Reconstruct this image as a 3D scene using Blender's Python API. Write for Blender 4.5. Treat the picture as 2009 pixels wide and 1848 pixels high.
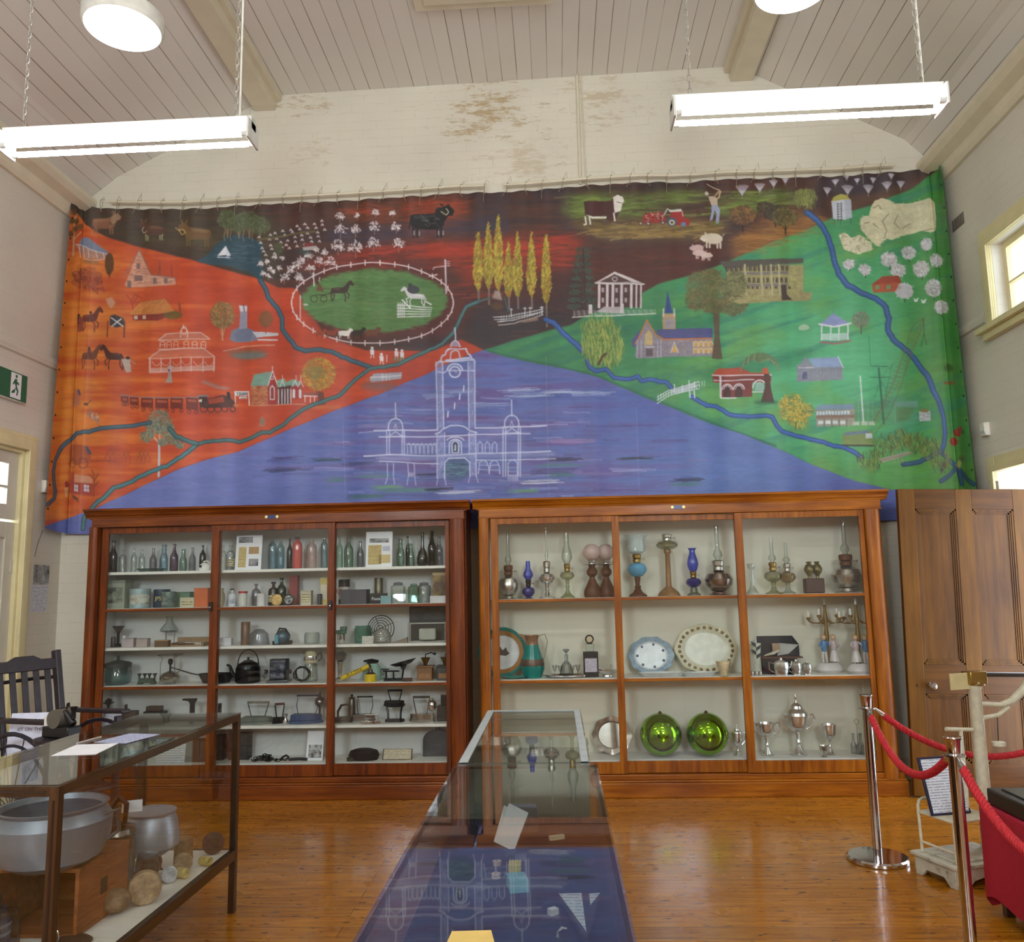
# Museum hall: painted canvas mural over two glazed display cabinets
import bpy, math, random
import numpy as np
from mathutils import Vector, Matrix
R = math.radians
S = bpy.context.scene
for o in list(bpy.data.objects): bpy.data.objects.remove(o)
COL = S.collection

# ------------------------------------------------------------------ camera
CAM = Vector((0, 0, 1.6)); FPX = 1640.0; YAW, PIT, ROL = -0.0511390, 0.1380448, -0.0197645
fw = Vector((math.sin(YAW)*math.cos(PIT), math.cos(YAW)*math.cos(PIT), math.sin(PIT)))
r0 = Vector((math.cos(YAW), -math.sin(YAW), 0)); u0 = r0.cross(fw)
rt = r0*math.cos(ROL)+u0*math.sin(ROL); up = -r0*math.sin(ROL)+u0*math.cos(ROL)
cd = bpy.data.cameras.new('camera'); cam = bpy.data.objects.new('camera', cd); COL.objects.link(cam)
cam.matrix_world = Matrix(((rt.x, up.x, -fw.x, CAM.x), (rt.y, up.y, -fw.y, CAM.y), (rt.z, up.z, -fw.z, CAM.z), (0, 0, 0, 1)))
cd.sensor_width = 36; cd.lens = FPX/2009*36; cd.clip_start = .05
S.camera = cam
# ------------------------------------------------------------------ world, lights, exposure
S.view_settings.view_transform = 'Standard'; S.view_settings.look = 'None'; S.view_settings.gamma = 1
S.view_settings.use_curve_mapping = False
S.view_settings.exposure = EXPOSURE = 0.90
S.cycles.max_bounces = 8; S.cycles.diffuse_bounces = 4; S.cycles.glossy_bounces = 4
S.cycles.transparent_max_bounces = 32; S.cycles.sample_clamp_indirect = 6
S.cycles.caustics_reflective = False; S.cycles.caustics_refractive = False
w = bpy.data.worlds.new('sky'); S.world = w; w.use_nodes = True
w.node_tree.nodes['Background'].inputs[0].default_value = (.80, .89, 1, 1)
w.node_tree.nodes['Background'].inputs[1].default_value = 3.0
TUBE_POWER = 31.0; DRUM_POWER = 3.0
XL, XR, YB, YF = -4.371, 3.452, 7.18, -4.2     # side walls, mural wall, rear wall
def day(name, loc, rot, sx, sy, power):          # daylight arriving at a window of the room
    l = bpy.data.lights.new(name, 'AREA'); l.shape = 'RECTANGLE'; l.size = sx; l.size_y = sy; l.energy = power
    l.color = (.86, .93, 1); o = bpy.data.objects.new(name, l); COL.objects.link(o); o.location = loc; o.rotation_euler = rot
for i, x in enumerate((-3.1, 2.3)):
    day('daylight_rear', (x, YF-.45, 4.1), (R(90), 0, R(0)), 1.15, 1.7, 170)

# ------------------------------------------------------------------ survey: a photo pixel met on a plane of the room
def ray(px, py): return (px-1004.5)/FPX*rt-(py-924)/FPX*up+fw
def onY(px, py, Y): d = ray(px, py); return CAM+d*(Y/d.y)
def onZ(px, py, Z): d = ray(px, py); return CAM+d*((Z-1.6)/d.z)
def onX(px, py, X): d = ray(px, py); return CAM+d*(X/d.x)

# ------------------------------------------------------------------ materials
def lin(c):
    return tuple(((v/255+.055)/1.055)**2.4 if v/255 > .04045 else v/255/12.92 for v in c)
class NT:
    def __init__(s, name):
        s.m = bpy.data.materials.new(name); s.m.use_nodes = True; s.n = s.m.node_tree.nodes; s.l = s.m.node_tree.links
        s.n.clear(); s.out = s.n.new('ShaderNodeOutputMaterial')
    def a(s, t, ins=None, **kw):
        n = s.n.new('ShaderNode'+t)
        for k, v in kw.items(): setattr(n, k, v)
        for k, v in (ins or {}).items():
            if hasattr(v, 'is_output') or isinstance(v, bpy.types.NodeSocket): s.l.new(v, n.inputs[k])
            else: n.inputs[k].default_value = v
        return n
    def math(s, op, a, b=0.0, c=None):
        d = {0: a, 1: b}
        if c is not None: d[2] = c
        return s.a('Math', d, operation=op).outputs[0]
    def ramp(s, f, stops):
        n = s.a('ValToRGB', {0: f}); e = n.color_ramp.elements
        while len(e) < len(stops): e.new(.5)
        for q, (p, c) in zip(e, stops): q.position = p; q.color = tuple(c)+(1,) if len(c) == 3 else c
        return n.outputs[0]
    def mix(s, f, a, b, mode='MIX'):
        n = s.n.new('ShaderNodeMix'); n.data_type = 'RGBA'; n.blend_type = mode
        for k, v in ((0, f), (6, a), (7, b)):
            if isinstance(v, bpy.types.NodeSocket): s.l.new(v, n.inputs[k])
            else: n.inputs[k].default_value = (tuple(v)+(1,) if isinstance(v, tuple) and len(v) == 3 else v)
        return n.outputs[2]
    def coord(s, kind='Object', scale=(1, 1, 1), loc=(0, 0, 0), rot=(0, 0, 0)):
        c = s.a('TexCoord').outputs[kind]
        return s.a('Mapping', {0: c, 1: loc, 2: rot, 3: scale}).outputs[0]
    def noise(s, v, sc, det=3, rough=.5):
        return s.a('TexNoise', {'Vector': v, 'Scale': sc, 'Detail': det, 'Roughness': rough}).outputs[0]
    def bsdf(s, **k):
        n = s.a('BsdfPrincipled'); s.b = n
        for kk, v in k.items():
            kk = kk.replace('_', ' ')
            if isinstance(v, bpy.types.NodeSocket): s.l.new(v, n.inputs[kk])
            else: n.inputs[kk].default_value = (tuple(v)+(1,) if isinstance(v, tuple) and len(v) == 3 else v)
        s.l.new(n.outputs[0], s.out.inputs[0]); return n
    def bump(s, h, st=.3, dist=.01):
        s.l.new(s.a('Bump', {'Height': h, 'Strength': st, 'Distance': dist}).outputs[0], s.b.inputs['Normal'])
MC = {}
def plain(rgb, rough=.5, metal=0.0, var=.10, sc=14, coat=0.0, bump=0.0, spec=.5):
    key = ('p', rgb, rough, metal, var, sc, coat, bump)
    if key in MC: return MC[key]
    t = NT('paint'); v = t.coord(); c = lin(rgb); n = t.noise(v, sc)
    lo = tuple(x*(1-var) for x in c); hi = tuple(min(1, x*(1+var)) for x in c)
    t.bsdf(Base_Color=t.ramp(n, [(.3, lo), (.7, hi)]), Roughness=rough, Metallic=metal, Coat_Weight=coat)
    t.b.inputs['Specular IOR Level'].default_value = spec
    if bump: t.bump(t.noise(v, sc*4), bump, .003)
    MC[key] = t.m; return t.m
def wood(a, b, axis='Z', rough=.42, coat=.10, sc=1.0, name='wood'):
    key = ('w', a, b, axis, rough, coat, sc)
    if key in MC: return MC[key]
    t = NT(name); s3 = {'X': (.7, 9, 9), 'Y': (9, .7, 9), 'Z': (9, 9, .7)}[axis]
    v = t.coord(scale=tuple(q*sc for q in s3)); n = t.noise(v, 3.2, 6, .62); n2 = t.noise(t.coord(), 1.7, 2)
    c = t.ramp(n, [(.32, lin(b)), (.5, tuple((p+q)/2 for p, q in zip(lin(a), lin(b)))), (.66, lin(a))])
    c = t.mix(t.ramp(n2, [(.35, (0, 0, 0)), (.7, (1, 1, 1))]), c, t.mix(1.0, c, (.72, .62, .55), 'MULTIPLY'))
    t.bsdf(Base_Color=c, Roughness=rough, Coat_Weight=coat, Coat_Roughness=.12); t.b.inputs['Specular IOR Level'].default_value = .28; t.bump(n, .08, .002)
    MC[key] = t.m; return t.m
def glass(tint=(1, 1, 1), edge=.55, ior=1.68, rough=.02, name='glass', milky=0.0):
    key = ('g', tint, edge, ior, rough, milky)
    if key in MC: return MC[key]
    t = NT(name); bf = t.a('NewGeometry').outputs['Backfacing']
    fr = t.a('Fresnel', {'IOR': t.math('ADD', ior, t.math('MULTIPLY', bf, 1/ior-ior))}).outputs[0]; lw = t.a('LayerWeight', {'Blend': .35}).outputs['Facing']
    c = t.mix(lw, tint, tuple(q*edge for q in tint)); tr = t.a('BsdfTransparent', {0: c}).outputs[0]
    if milky:
        df = t.a('BsdfDiffuse', {0: tuple(tint)+(1,)}).outputs[0]; tr = t.a('MixShader', {0: milky, 1: tr, 2: df}).outputs[0]
    gl = t.a('BsdfGlossy', {0: (1, 1, 1, 1), 'Roughness': rough}).outputs[0]
    t.l.new(t.a('MixShader', {0: fr, 1: tr, 2: gl}).outputs[0], t.out.inputs[0]); MC[key] = t.m; return t.m
def emit(rgb, st, name='lamp'):
    t = NT(name); t.l.new(t.a('Emission', {0: tuple(rgb)+(1,), 1: st}).outputs[0], t.out.inputs[0]); return t.m
PANE = glass((.97, .985, .98), .9, 1.40, .0, 'pane_glass')
TOPG = glass((.93, .96, .95), .85, 1.52, .0, 'case_glass')
SILV = plain((222, 221, 218), .2, .9, .12, 20, bump=.05); CHROME = plain((205, 203, 205), .08, 1, .03)
IRON = plain((38, 36, 38), .45, .6, .2, 20); BLACK = plain((24, 23, 25), .35, 0, .2); ALU = plain((166, 172, 182), .4, .55, .08, 30, bump=.1)
WHITE = plain((232, 230, 222), .5); PAPER = plain((238, 239, 244), .8, 0, .03); BRASS = plain((170, 140, 80), .3, 1, .15)
CAB = wood((178, 108, 18), (124, 62, 4), 'Z', name='cedar'); CABX = wood((184, 112, 20), (130, 66, 5), 'X', name='cedar')
CABD = wood((138, 68, 12), (88, 36, 3), 'Z', name='cedar_dark'); CABDX = wood((146, 76, 14), (96, 42, 4), 'X', name='cedar_dark')

# ------------------------------------------------------------------ mesh builder
class MB:
    def __init__(s): s.v = []; s.f = []; s.mi = []; s.k = 0
    def add(s, vs, fs):
        n = len(s.v); s.v += [tuple(p) for p in vs]; s.f += [tuple(n+i for i in f) for f in fs]; s.mi += [s.k]*len(fs); return s
    def mat(s, k): s.k = k; return s
    def box(s, x0, x1, y0, y1, z0, z1, M=None):
        vs = [Vector((x, y, z)) for x in (x0, x1) for y in (y0, y1) for z in (z0, z1)]
        if M is not None: vs = [M @ p for p in vs]
        return s.add(vs, [(0, 1, 3, 2), (4, 6, 7, 5), (0, 4, 5, 1), (2, 3, 7, 6), (0, 2, 6, 4), (1, 5, 7, 3)])
    def cbox(s, c, sz, M=None):
        return s.box(c[0]-sz[0]/2, c[0]+sz[0]/2, c[1]-sz[1]/2, c[1]+sz[1]/2, c[2]-sz[2]/2, c[2]+sz[2]/2, M)
    def lathe(s, prof, c=(0, 0, 0), n=20, M=None, sx=1, sy=1, cap=True):
        vs = []; fs = []; m = len(prof)
        for r, z in prof:
            for i in range(n):
                a = 2*math.pi*i/n; vs.append(Vector((r*sx*math.cos(a), r*sy*math.sin(a), z)))
        for j in range(m-1):
            for i in range(n): k = (i+1) % n; fs.append((j*n+i, j*n+k, (j+1)*n+k, (j+1)*n+i))
        if cap:
            if prof[0][0] > 1e-4: fs.append(tuple(range(n-1, -1, -1)))
            if prof[-1][0] > 1e-4: fs.append(tuple((m-1)*n+i for i in range(n)))
        if M is not None: vs = [M @ p for p in vs]
        c = Vector(c); return s.add([p+c for p in vs], fs)
    def tube(s, pts, r, n=8, closed=False):
        pts = [Vector(p) for p in pts]; m = len(pts); vs = []; fs = []; rr = r if hasattr(r, '__len__') else [r]*m
        pr = None
        for i, p in enumerate(pts):
            if closed: d = pts[(i+1) % m]-pts[i-1]
            else: d = pts[min(i+1, m-1)]-pts[max(i-1, 0)]
            d.normalize()
            if pr is None: pr = d.orthogonal().normalized()
            else:
                pr = pr-d*pr.dot(d); pr = pr.normalized() if pr.length > 1e-6 else d.orthogonal().normalized()
            q = d.cross(pr)
            for k in range(n):
                a = 2*math.pi*k/n; vs.append(p+(pr*math.cos(a)+q*math.sin(a))*rr[i])
        for j in range(m if closed else m-1):
            jn = (j+1) % m
            for k in range(n): kk = (k+1) % n; fs.append((j*n+k, j*n+kk, jn*n+kk, jn*n+k))
        if not closed: fs += [tuple(range(n-1, -1, -1)), tuple((m-1)*n+k for k in range(n))]
        return s.add(vs, fs)
    def prism(s, poly, O, U, V, N, t):               # polygon (u,v) in plane O+uU+vV, thickness t along N
        O, U, V, N = map(Vector, (O, U, V, N)); n = len(poly)
        A = [O+U*a+V*b for a, b in poly]; B = [p+N*t for p in A]
        return s.add(A+B, [tuple(range(n-1, -1, -1)), tuple(range(n, 2*n))]+[(i, (i+1) % n, n+(i+1) % n, n+i) for i in range(n)])
    def sphere(s, c, r, n=16, sz=1.0, M=None):
        pr = [(r*math.sin(math.pi*i/10), -r*sz*math.cos(math.pi*i/10)) for i in range(11)]
        pr[0] = (1e-5, pr[0][1]); pr[-1] = (1e-5, pr[-1][1]); return s.lathe(pr, c, n, M)
    def quad(s, a, b, c, d): return s.add([a, b, c, d], [(0, 1, 2, 3)])
    def build(s, name, mats, parent=None, bevel=0, ang=35, smooth=True, loc=None):
        me = bpy.data.meshes.new(name); me.from_pydata(s.v, [], s.f)
        for m in (mats if isinstance(mats, (list, tuple)) else [mats]): me.materials.append(m)
        if any(s.mi): me.polygons.foreach_set('material_index', s.mi)
        if smooth: me.polygons.foreach_set('use_smooth', [True]*len(s.f))
        me.update()
        if smooth: me.set_sharp_from_angle(angle=R(ang))
        o = bpy.data.objects.new(name, me); COL.objects.link(o)
        if parent: o.parent = parent
        if loc is not None: o.location = loc
        if bevel:
            b = o.modifiers.new('bevel', 'BEVEL'); b.width = bevel; b.segments = 2; b.limit_method = 'ANGLE'; b.angle_limit = R(40)
        return o
def tag(o, label=None, cat=None, group=None, kind=None):
    for k, v in (('label', label), ('category', cat), ('group', group), ('kind', kind)):
        if v: o[k] = v
    return o
def empty(name, loc, label, cat, group=None, rz=0, rot=None):
    o = bpy.data.objects.new(name, None); COL.objects.link(o); o.location = loc; o.rotation_euler = rot or (0, 0, rz)
    o.empty_display_size = .05; return tag(o, label, cat, group)
def struct(o): o['kind'] = 'structure'; return o
def text_mesh(txt, size, M, align='CENTER', ext=.0006):
    c = bpy.data.curves.new('t', 'FONT'); c.body = txt; c.size = size; c.align_x = align; c.extrude = ext; c.resolution_u = 3
    o = bpy.data.objects.new('t', c); COL.objects.link(o); dg = bpy.context.evaluated_depsgraph_get(); dg.update()
    me = bpy.data.meshes.new_from_object(o.evaluated_get(dg)); vs = [M @ v.co for v in me.vertices]; fs = [tuple(p.vertices) for p in me.polygons]
    bpy.data.objects.remove(o); b = MB(); b.add(vs, fs); bpy.data.meshes.remove(me); return b
FACE = Matrix(((1, 0, 0, 0), (0, 0, -1, 0), (0, 1, 0, 0), (0, 0, 0, 1)))     # text xy -> stands facing the camera (-Y)
# ================================================================== ROOM SHELL
def m_floor():
    t = NT('pine_floor'); v = t.coord()
    br = t.a('TexBrick', {'Vector': v, 'Scale': 1.0, 'Mortar Size': .0016, 'Brick Width': 2.9, 'Row Height': .128, 'Bias': 0.0,
             'Color1': (0, 0, 0, 1), 'Color2': (1, 1, 1, 1), 'Mortar': (.5, .5, .5, 1)}, offset=.37)
    g = t.noise(t.coord(scale=(1.1, 15, 1)), 3.0, 6, .65); k = t.noise(t.coord(scale=(4, 11, 1)), 3.2, 2)
    c = t.ramp(g, [(.30, lin((136, 80, 10))), (.52, lin((184, 120, 26))), (.72, lin((204, 142, 42)))])
    c = t.mix(.42, c, t.mix(1.0, c, t.ramp(br.outputs[0], [(0, (.62, .52, .42)), (1, (1.22, 1.16, 1.08))]), 'MULTIPLY'))
    kn = t.ramp(k, [(.63, (0, 0, 0)), (.70, (1, 1, 1))]); c = t.mix(t.math('MULTIPLY', kn, .8), c, lin((72, 34, 8)))
    c = t.mix(t.math('MULTIPLY', br.outputs[1], .75), c, lin((56, 28, 8)))
    big = t.noise(v, .9, 2); c = t.mix(t.math('MULTIPLY', big, .22), c, lin((128, 62, 22)))
    t.bsdf(Base_Color=c, Roughness=t.ramp(t.noise(v, 6, 3), [(.3, (.16,)*3), (.7, (.30,)*3)]), Coat_Weight=.3, Coat_Roughness=.10)
    t.bump(t.math('ADD', t.math('MULTIPLY', br.outputs[1], -1.0), t.math('MULTIPLY', g, .12)), .25, .003); return t.m
def m_brick(name, base, plane, stains=(), row=.086, strong=.5, var=.06, dirt=.25):
    t = NT(name); v0 = t.coord(); sp = t.a('SeparateXYZ', {0: v0}).outputs
    hx = sp[0] if plane == 'XZ' else sp[1]
    v = t.a('CombineXYZ', {0: hx, 1: sp[2], 2: 0.0}).outputs[0]
    wv = t.a('VectorMath', {0: v, 1: t.a('VectorMath', {0: t.a('TexNoise', {'Vector': v, 'Scale': 2.5}).outputs[1], 1: (.012, .022, 0)}, operation='MULTIPLY').outputs[0]}, operation='ADD').outputs[0]
    br = t.a('TexBrick', {'Vector': wv, 'Scale': 1.0, 'Mortar Size': .0045, 'Mortar Smooth': .6, 'Brick Width': .24, 'Row Height': row,
             'Color1': (.2, .2, .2, 1), 'Color2': (.6, .6, .6, 1)})
    n1 = t.noise(v, 1.3, 4); n2 = t.noise(t.coord(scale=(1, 1, 4) if plane == 'XZ' else (1, 1, 4)), 4.5, 5, .7); b = lin(base)
    c = t.ramp(n1, [(.25, tuple(q*(1-var*1.6) for q in b)), (.75, tuple(min(1, q*(1+var)) for q in b))])
    c = t.mix(t.math('MULTIPLY', br.outputs[0], .04), c, tuple(min(1, q*1.08) for q in b))
    lin_m = t.math('MULTIPLY', br.outputs[1], t.ramp(n2, [(.5, (0, 0, 0)), (.68, (1, 1, 1))]))
    c = t.mix(t.math('MULTIPLY', lin_m, dirt), c, lin((150, 128, 100)))
    for (sx, sz, rx, rz, amt) in stains:             # brown damp patches where paint has come away
        dx = t.math('DIVIDE', t.math('SUBTRACT', hx, sx), rx); dz = t.math('DIVIDE', t.math('SUBTRACT', sp[2], sz), rz)
        d = t.math('ADD', t.math('MULTIPLY', dx, dx), t.math('MULTIPLY', dz, dz))
        nn = t.math('ADD', t.noise(t.coord(scale=(1.6, 1, 5.5)), 3.0, 6, .75), t.math('MULTIPLY', t.math('SUBTRACT', br.outputs[0], .5), .12))
        k = t.math('SUBTRACT', nn, t.math('MULTIPLY', d, .13))
        c = t.mix(t.math('MULTIPLY', t.ramp(k, [(.45, (0, 0, 0)), (.56, (1, 1, 1))]), amt), c, lin((178, 152, 108)))
    t.bsdf(Base_Color=c, Roughness=.62)
    t.bump(t.math('ADD', t.math('MULTIPLY', br.outputs[1], -1.0), t.math('MULTIPLY', n2, .35)), strong, .008); return t.m
M_FLOOR = m_floor()
M_BACK = m_brick('painted_brick', (222, 216, 200), 'XZ', [(-.55, 5.95, .62, .38, .85), (-2.25, 6.12, .32, .16, .8), (-.2, 5.45, .5, .35, .4), (.55, 6.0, .5, .3, .5), (-2.2, 5.65, .3, .2, .35), (1.3, 6.1, .4, .15, .3)], strong=.28)
M_SIDE = m_brick('painted_side_wall', (220, 214, 202), 'YZ', strong=.28, dirt=.12)
M_REAR = m_brick('painted_rear_wall', (206, 198, 180), 'XZ', strong=.2, dirt=.1)
M_TRIM = plain((222, 213, 190), .42, 0, .05, 6); M_TRIMY = plain((226, 214, 168), .42, 0, .06, 6); M_DOOR = plain((208, 203, 188), .4, 0, .05, 5)
def m_ceil():
    t = NT('ceiling_boards'); u = t.a('UVMap').outputs[0]; sp = t.a('SeparateXYZ', {0: u}).outputs
    f = t.math('FRACT', t.math('DIVIDE', sp[0], .138)); g = t.math('LESS_THAN', f, .045)
    idn = t.a('TexWhiteNoise', {'Vector': t.a('CombineXYZ', {0: t.math('FLOOR', t.math('DIVIDE', sp[0], .138)), 1: t.math('FLOOR', t.math('MULTIPLY', sp[1], .2))}).outputs[0]}).outputs[0]
    base = t.ramp(t.noise(t.coord(), .9, 4), [(.3, lin((222, 218, 212))), (.7, lin((230, 226, 220)))])
    c = t.mix(t.math('MULTIPLY', g, t.ramp(t.noise(t.coord(scale=(3, .6, 3)), 2), [(.35, (.3,)*3), (.6, (1,)*3)])), base, lin((120, 106, 90)))
    c = t.mix(t.math('MULTIPLY', idn, .12), c, lin((196, 184, 170)))
    t.bsdf(Base_Color=c, Roughness=.5); t.bump(t.math('MULTIPLY', g, -1.0), .5, .006); return t.m
M_CEIL = m_ceil()
b = MB(); b.box(XL-.3, XR+.4, YF-.3, YB+.2, -.1, 0); struct(b.build('floor', M_FLOOR, smooth=False))
prof = [(XL, 5.20), (-4.02, 5.478), (-2.56, 6.225), (1.745, 6.285), (3.203, 5.495), (XR, 5.23)]
def rects(u0, u1, v0, v1, holes):
    us = sorted({u0, u1, *[h[0] for h in holes], *[h[1] for h in holes]}); vs = sorted({v0, v1, *[h[2] for h in holes], *[h[3] for h in holes]}); o = []
    for a, c in zip(us, us[1:]):
        for d, e in zip(vs, vs[1:]):
            if not any(h[0] <= a and c <= h[1] and h[2] <= d and e <= h[3] for h in holes): o.append((a, c, d, e))
    return o
b = MB(); b.prism([(XL-.25, -.05), (XL-.25, 5.1)]+prof+[(XR+.25, 5.1), (XR+.25, -.05)], (0, YB, 0), (1, 0, 0), (0, 0, 1), (0, 1, 0), .2)
struct(b.build('wall_back', M_BACK, smooth=False))
DL = (5.66, 6.61, 0, 2.80)                                       # left doorway (Y0,Y1,Z0,Z1)
WR = (5.20, 6.42, 3.545, 4.175); DR = (5.52, 6.66, 0, 2.42)      # right window and doorway
b = MB(); [b.box(XL-.25, XL, a, c, d, e) for a, c, d, e in rects(YF-.25, YB, -.05, 5.3, [DL])]; struct(b.build('wall_left', M_SIDE, smooth=False))
b = MB(); [b.box(XR, XR+.3, a, c, d, e) for a, c, d, e in rects(YF-.25, YB, -.05, 5.3, [WR, DR])]; struct(b.build('wall_right', M_SIDE, smooth=False))
RW = [(x-.6, x+.6, 3.2, 5.0) for x in (-3.1, 2.3)]
b = MB(); [b.box(a, c, YF-.3, YF, d, e) for a, c, d, e in rects(XL-.25, XR+.3, -.05, 6.4, RW)]; struct(b.build('wall_rear', M_REAR, smooth=False))
for i, h in enumerate(RW):                                       # rear windows, behind the visitor
    b = MB(); y0, y1 = YF-.12, YF-.05
    for a, c, d, e in ((h[0], h[0]+.06, h[2], h[3]), (h[1]-.06, h[1], h[2], h[3]), (h[0], h[1], h[2], h[2]+.06), (h[0], h[1], h[3]-.06, h[3]), (h[0], h[1], 4.07, 4.13), ((h[0]+h[1])/2-.02, (h[0]+h[1])/2+.02, h[2], h[3])):
        b.box(a, c, y0, y1, d, e)
    w_ = struct(b.build('window_%d' % (i+2), M_TRIM, smooth=False)); b = MB(); b.box(h[0]+.03, h[1]-.03, YF-.09, YF-.085, h[2]+.03, h[3]-.03); b.build('pane', PANE, w_, smooth=False)
# ceiling skin
me = bpy.data.meshes.new('ceiling'); vs = []; uv = []; s_ = 0
pr2 = [(prof[0][0]-.12, prof[0][1]-.1)]+prof+[(prof[-1][0]+.12, prof[-1][1]-.1)]
acc = [0]
for p, q in zip(pr2, pr2[1:]): acc.append(acc[-1]+math.dist(p, q))
for (x, z), a in zip(pr2, acc):
    for y in (YF-.2, YB): vs.append((x, y, z)); uv.append((a, y))
fs = [(2*i, 2*i+1, 2*i+3, 2*i+2) for i in range(len(pr2)-1)]
me.from_pydata(vs, [], fs); me.materials.append(M_CEIL); ul = me.uv_layers.new(name='UVMap')
for lp in me.loops: ul.data[lp.index].uv = uv[lp.vertex_index]
o = bpy.data.objects.new('ceiling', me); COL.objects.link(o); struct(o)
sd = o.modifiers.new('solid', 'SOLIDIFY'); sd.thickness = .1; sd.offset = 1 if me.polygons[3].normal.z > 0 else -1
# timber strips where the raked boards meet the flat
for n_, x, z in (('trim_1', -2.62, 6.19), ('trim_2', 1.80, 6.25)):
    b = MB(); b.box(x-.10, x+.10, YF, YB-.002, z-.115, z+.06); b.box(x-.15, x+.15, YF, YB-.002, z-.03, z+.06); struct(b.build(n_, M_TRIM, bevel=.006))
# cornices and picture rails along the side walls
for sgn, X0, nm in ((1, XL, 'trim_3'), (-1, XR, 'trim_4')):
    b = MB(); pf = [(0, 5.02), (.03, 5.02), (.05, 5.06), (.06, 5.12), (.14, 5.16), (.17, 5.21), (.17, 5.25), (.06, 5.30), (0, 5.30)]
    b.prism(pf, (X0, YF, 0), (sgn, 0, 0), (0, 0, 1), (0, 1, 0), YB-YF-.002); struct(b.build(nm, M_TRIM, smooth=False))
for nm, sgn, X0, z, spans in (('trim_5', 1, XL, 3.57, ((YF, YB-.02),)), ('trim_6', -1, XR, 3.60, ((YF, 5.02), (6.60, YB-.02)))):
    b = MB()
    for y0, y1 in spans: b.prism([(0, z), (.022, z+.01), (.03, z+.05), (0, z+.10)], (X0, y0, 0), (sgn, 0, 0), (0, 0, 1), (0, 1, 0), y1-y0)
    struct(b.build(nm, M_SIDE, smooth=False))
b = MB(); x = onY(1135, 250, YB).x
b.tube([(x, YB-.014, 5.20), (x, YB-.014, 6.27)], .013, 8); b.tube([(x+.05, YB-.012, 5.20), (x+.035, YB-.012, 6.27)], .006, 6)
tag(b.build('electrical_conduit', M_TRIM), 'thin cream pipe running up the brick wall from mural top to ceiling', 'pipe')
p = onZ(815, 14, 6.255); q = onZ(1085, 10, 6.255)
b = MB(); b.box(p.x, q.x, p.y-1.4, p.y, 6.215, 6.25); b.box(p.x+.08, q.x-.08, p.y-1.32, p.y-.08, 6.20, 6.216)
tag(b.build('ceiling_hatch', M_TRIM, bevel=.004), 'flat cream hatch panel in the middle of the boarded ceiling', 'hatch')
# left doorway: architrave, fanlight, panelled leaf
b = MB(); x = XL; y0, y1, z1 = DL[0], DL[1], DL[3]
for wd, ta, th in ((.13, 0, .02), (.10, .02, .032), (.03, .032, .045)):
    b.box(x+ta, x+th, y1, y1+wd, 0, z1+wd); b.box(x+ta, x+th, y0-wd, y0, 0, z1+wd); b.box(x+ta, x+th, y0, y1, z1, z1+wd)
b.box(x-.2, x+.002, y1-.03, y1, 0, z1); b.box(x-.2, x+.002, y0, y0+.03, 0, z1); b.box(x-.2, x+.002, y0+.03, y1-.03, z1-.03, z1)
struct(b.build('trim_7', M_TRIMY, bevel=.003))
d = MB(); xa, xb = x-.07, x-.03; ya, yb = y0+.03, y1-.03
for a, c, e, f in ((ya, ya+.11, .01, 2.20), (yb-.11, yb, .01, 2.20), (ya+.11, yb-.11, .01, .22), (ya+.11, yb-.11, 2.07, 2.20), (ya+.11, yb-.11, .95, 1.12), ((ya+yb)/2-.05, (ya+yb)/2+.05, .22, 2.07)): d.box(xa, xb, a, c, e, f)
d.box(xa+.008, xb-.014, ya+.1, yb-.1, .2, 2.1)
dr = struct(d.build('door_1', M_DOOR, bevel=.003))
h = MB(); h.box(xb, xb+.006, yb-.03, yb, 1.80, 1.90); h.box(xb, xb+.006, yb-.03, yb, .25, .35); h.build('hinge', M_DOOR, dr)
d = MB(); za, zb = 2.22, z1-.03
for a, c, e, f in ((ya, ya+.12, za, zb), (yb-.12, yb, za, zb), (ya+.12, yb-.12, za, za+.12), (ya+.12, yb-.12, zb-.10, zb), (ya+.12, yb-.12, 2.47, 2.49), ((ya+yb)/2-.012, (ya+yb)/2+.012, za+.12, 2.47), ((ya+yb)/2-.012, (ya+yb)/2+.012, 2.49, zb-.1)): d.box(xa, xb, a, c, e, f)
fl = struct(d.build('window_4', M_DOOR, bevel=.002)); d = MB(); d.box(xa+.015, xa+.02, ya+.1, yb-.1, za+.1, zb-.09); d.build('pane', PANE, fl, smooth=False)
# right window
b = MB(); y0, y1, z0, z1 = WR; x = XR
for wd, ta, th in ((.15, 0, .02), (.11, .02, .035), (.04, .035, .05)):
    b.box(x-th, x-ta, y1, y1+wd, z0, z1+wd); b.box(x-th, x-ta, y0-wd, y0, z0, z1+wd); b.box(x-th, x-ta, y0, y1, z1, z1+wd)
b.box(x-.09, x, y0-.2, y1+.2, z0-.045, z0); b.box(x-.05, x, y0-.16, y1+.16, z0-.10, z0-.045)
struct(b.build('trim_8', M_TRIMY, bevel=.004))
b = MB(); xa, xb = x+.08, x+.12
for a, c, e, f in ((y0, y0+.05, z0, z1), (y1-.05, y1, z0, z1), (y0+.05, y1-.05, z0, z0+.05), (y0+.05, y1-.05, z1-.05, z1), (y0+.05, y1-.05, 3.84, 3.855), (5.98, 5.995, z0+.05, z1-.05), (5.62, 5.635, z0+.05, z1-.05)): b.box(xa, xb, a, c, e, f)
wn = struct(b.build('window_1', M_TRIMY, smooth=False)); b = MB(); b.box(xa+.018, xa+.022, y0+.04, y1-.04, z0+.04, z1-.04); b.build('pane', PANE, wn, smooth=False)
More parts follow.
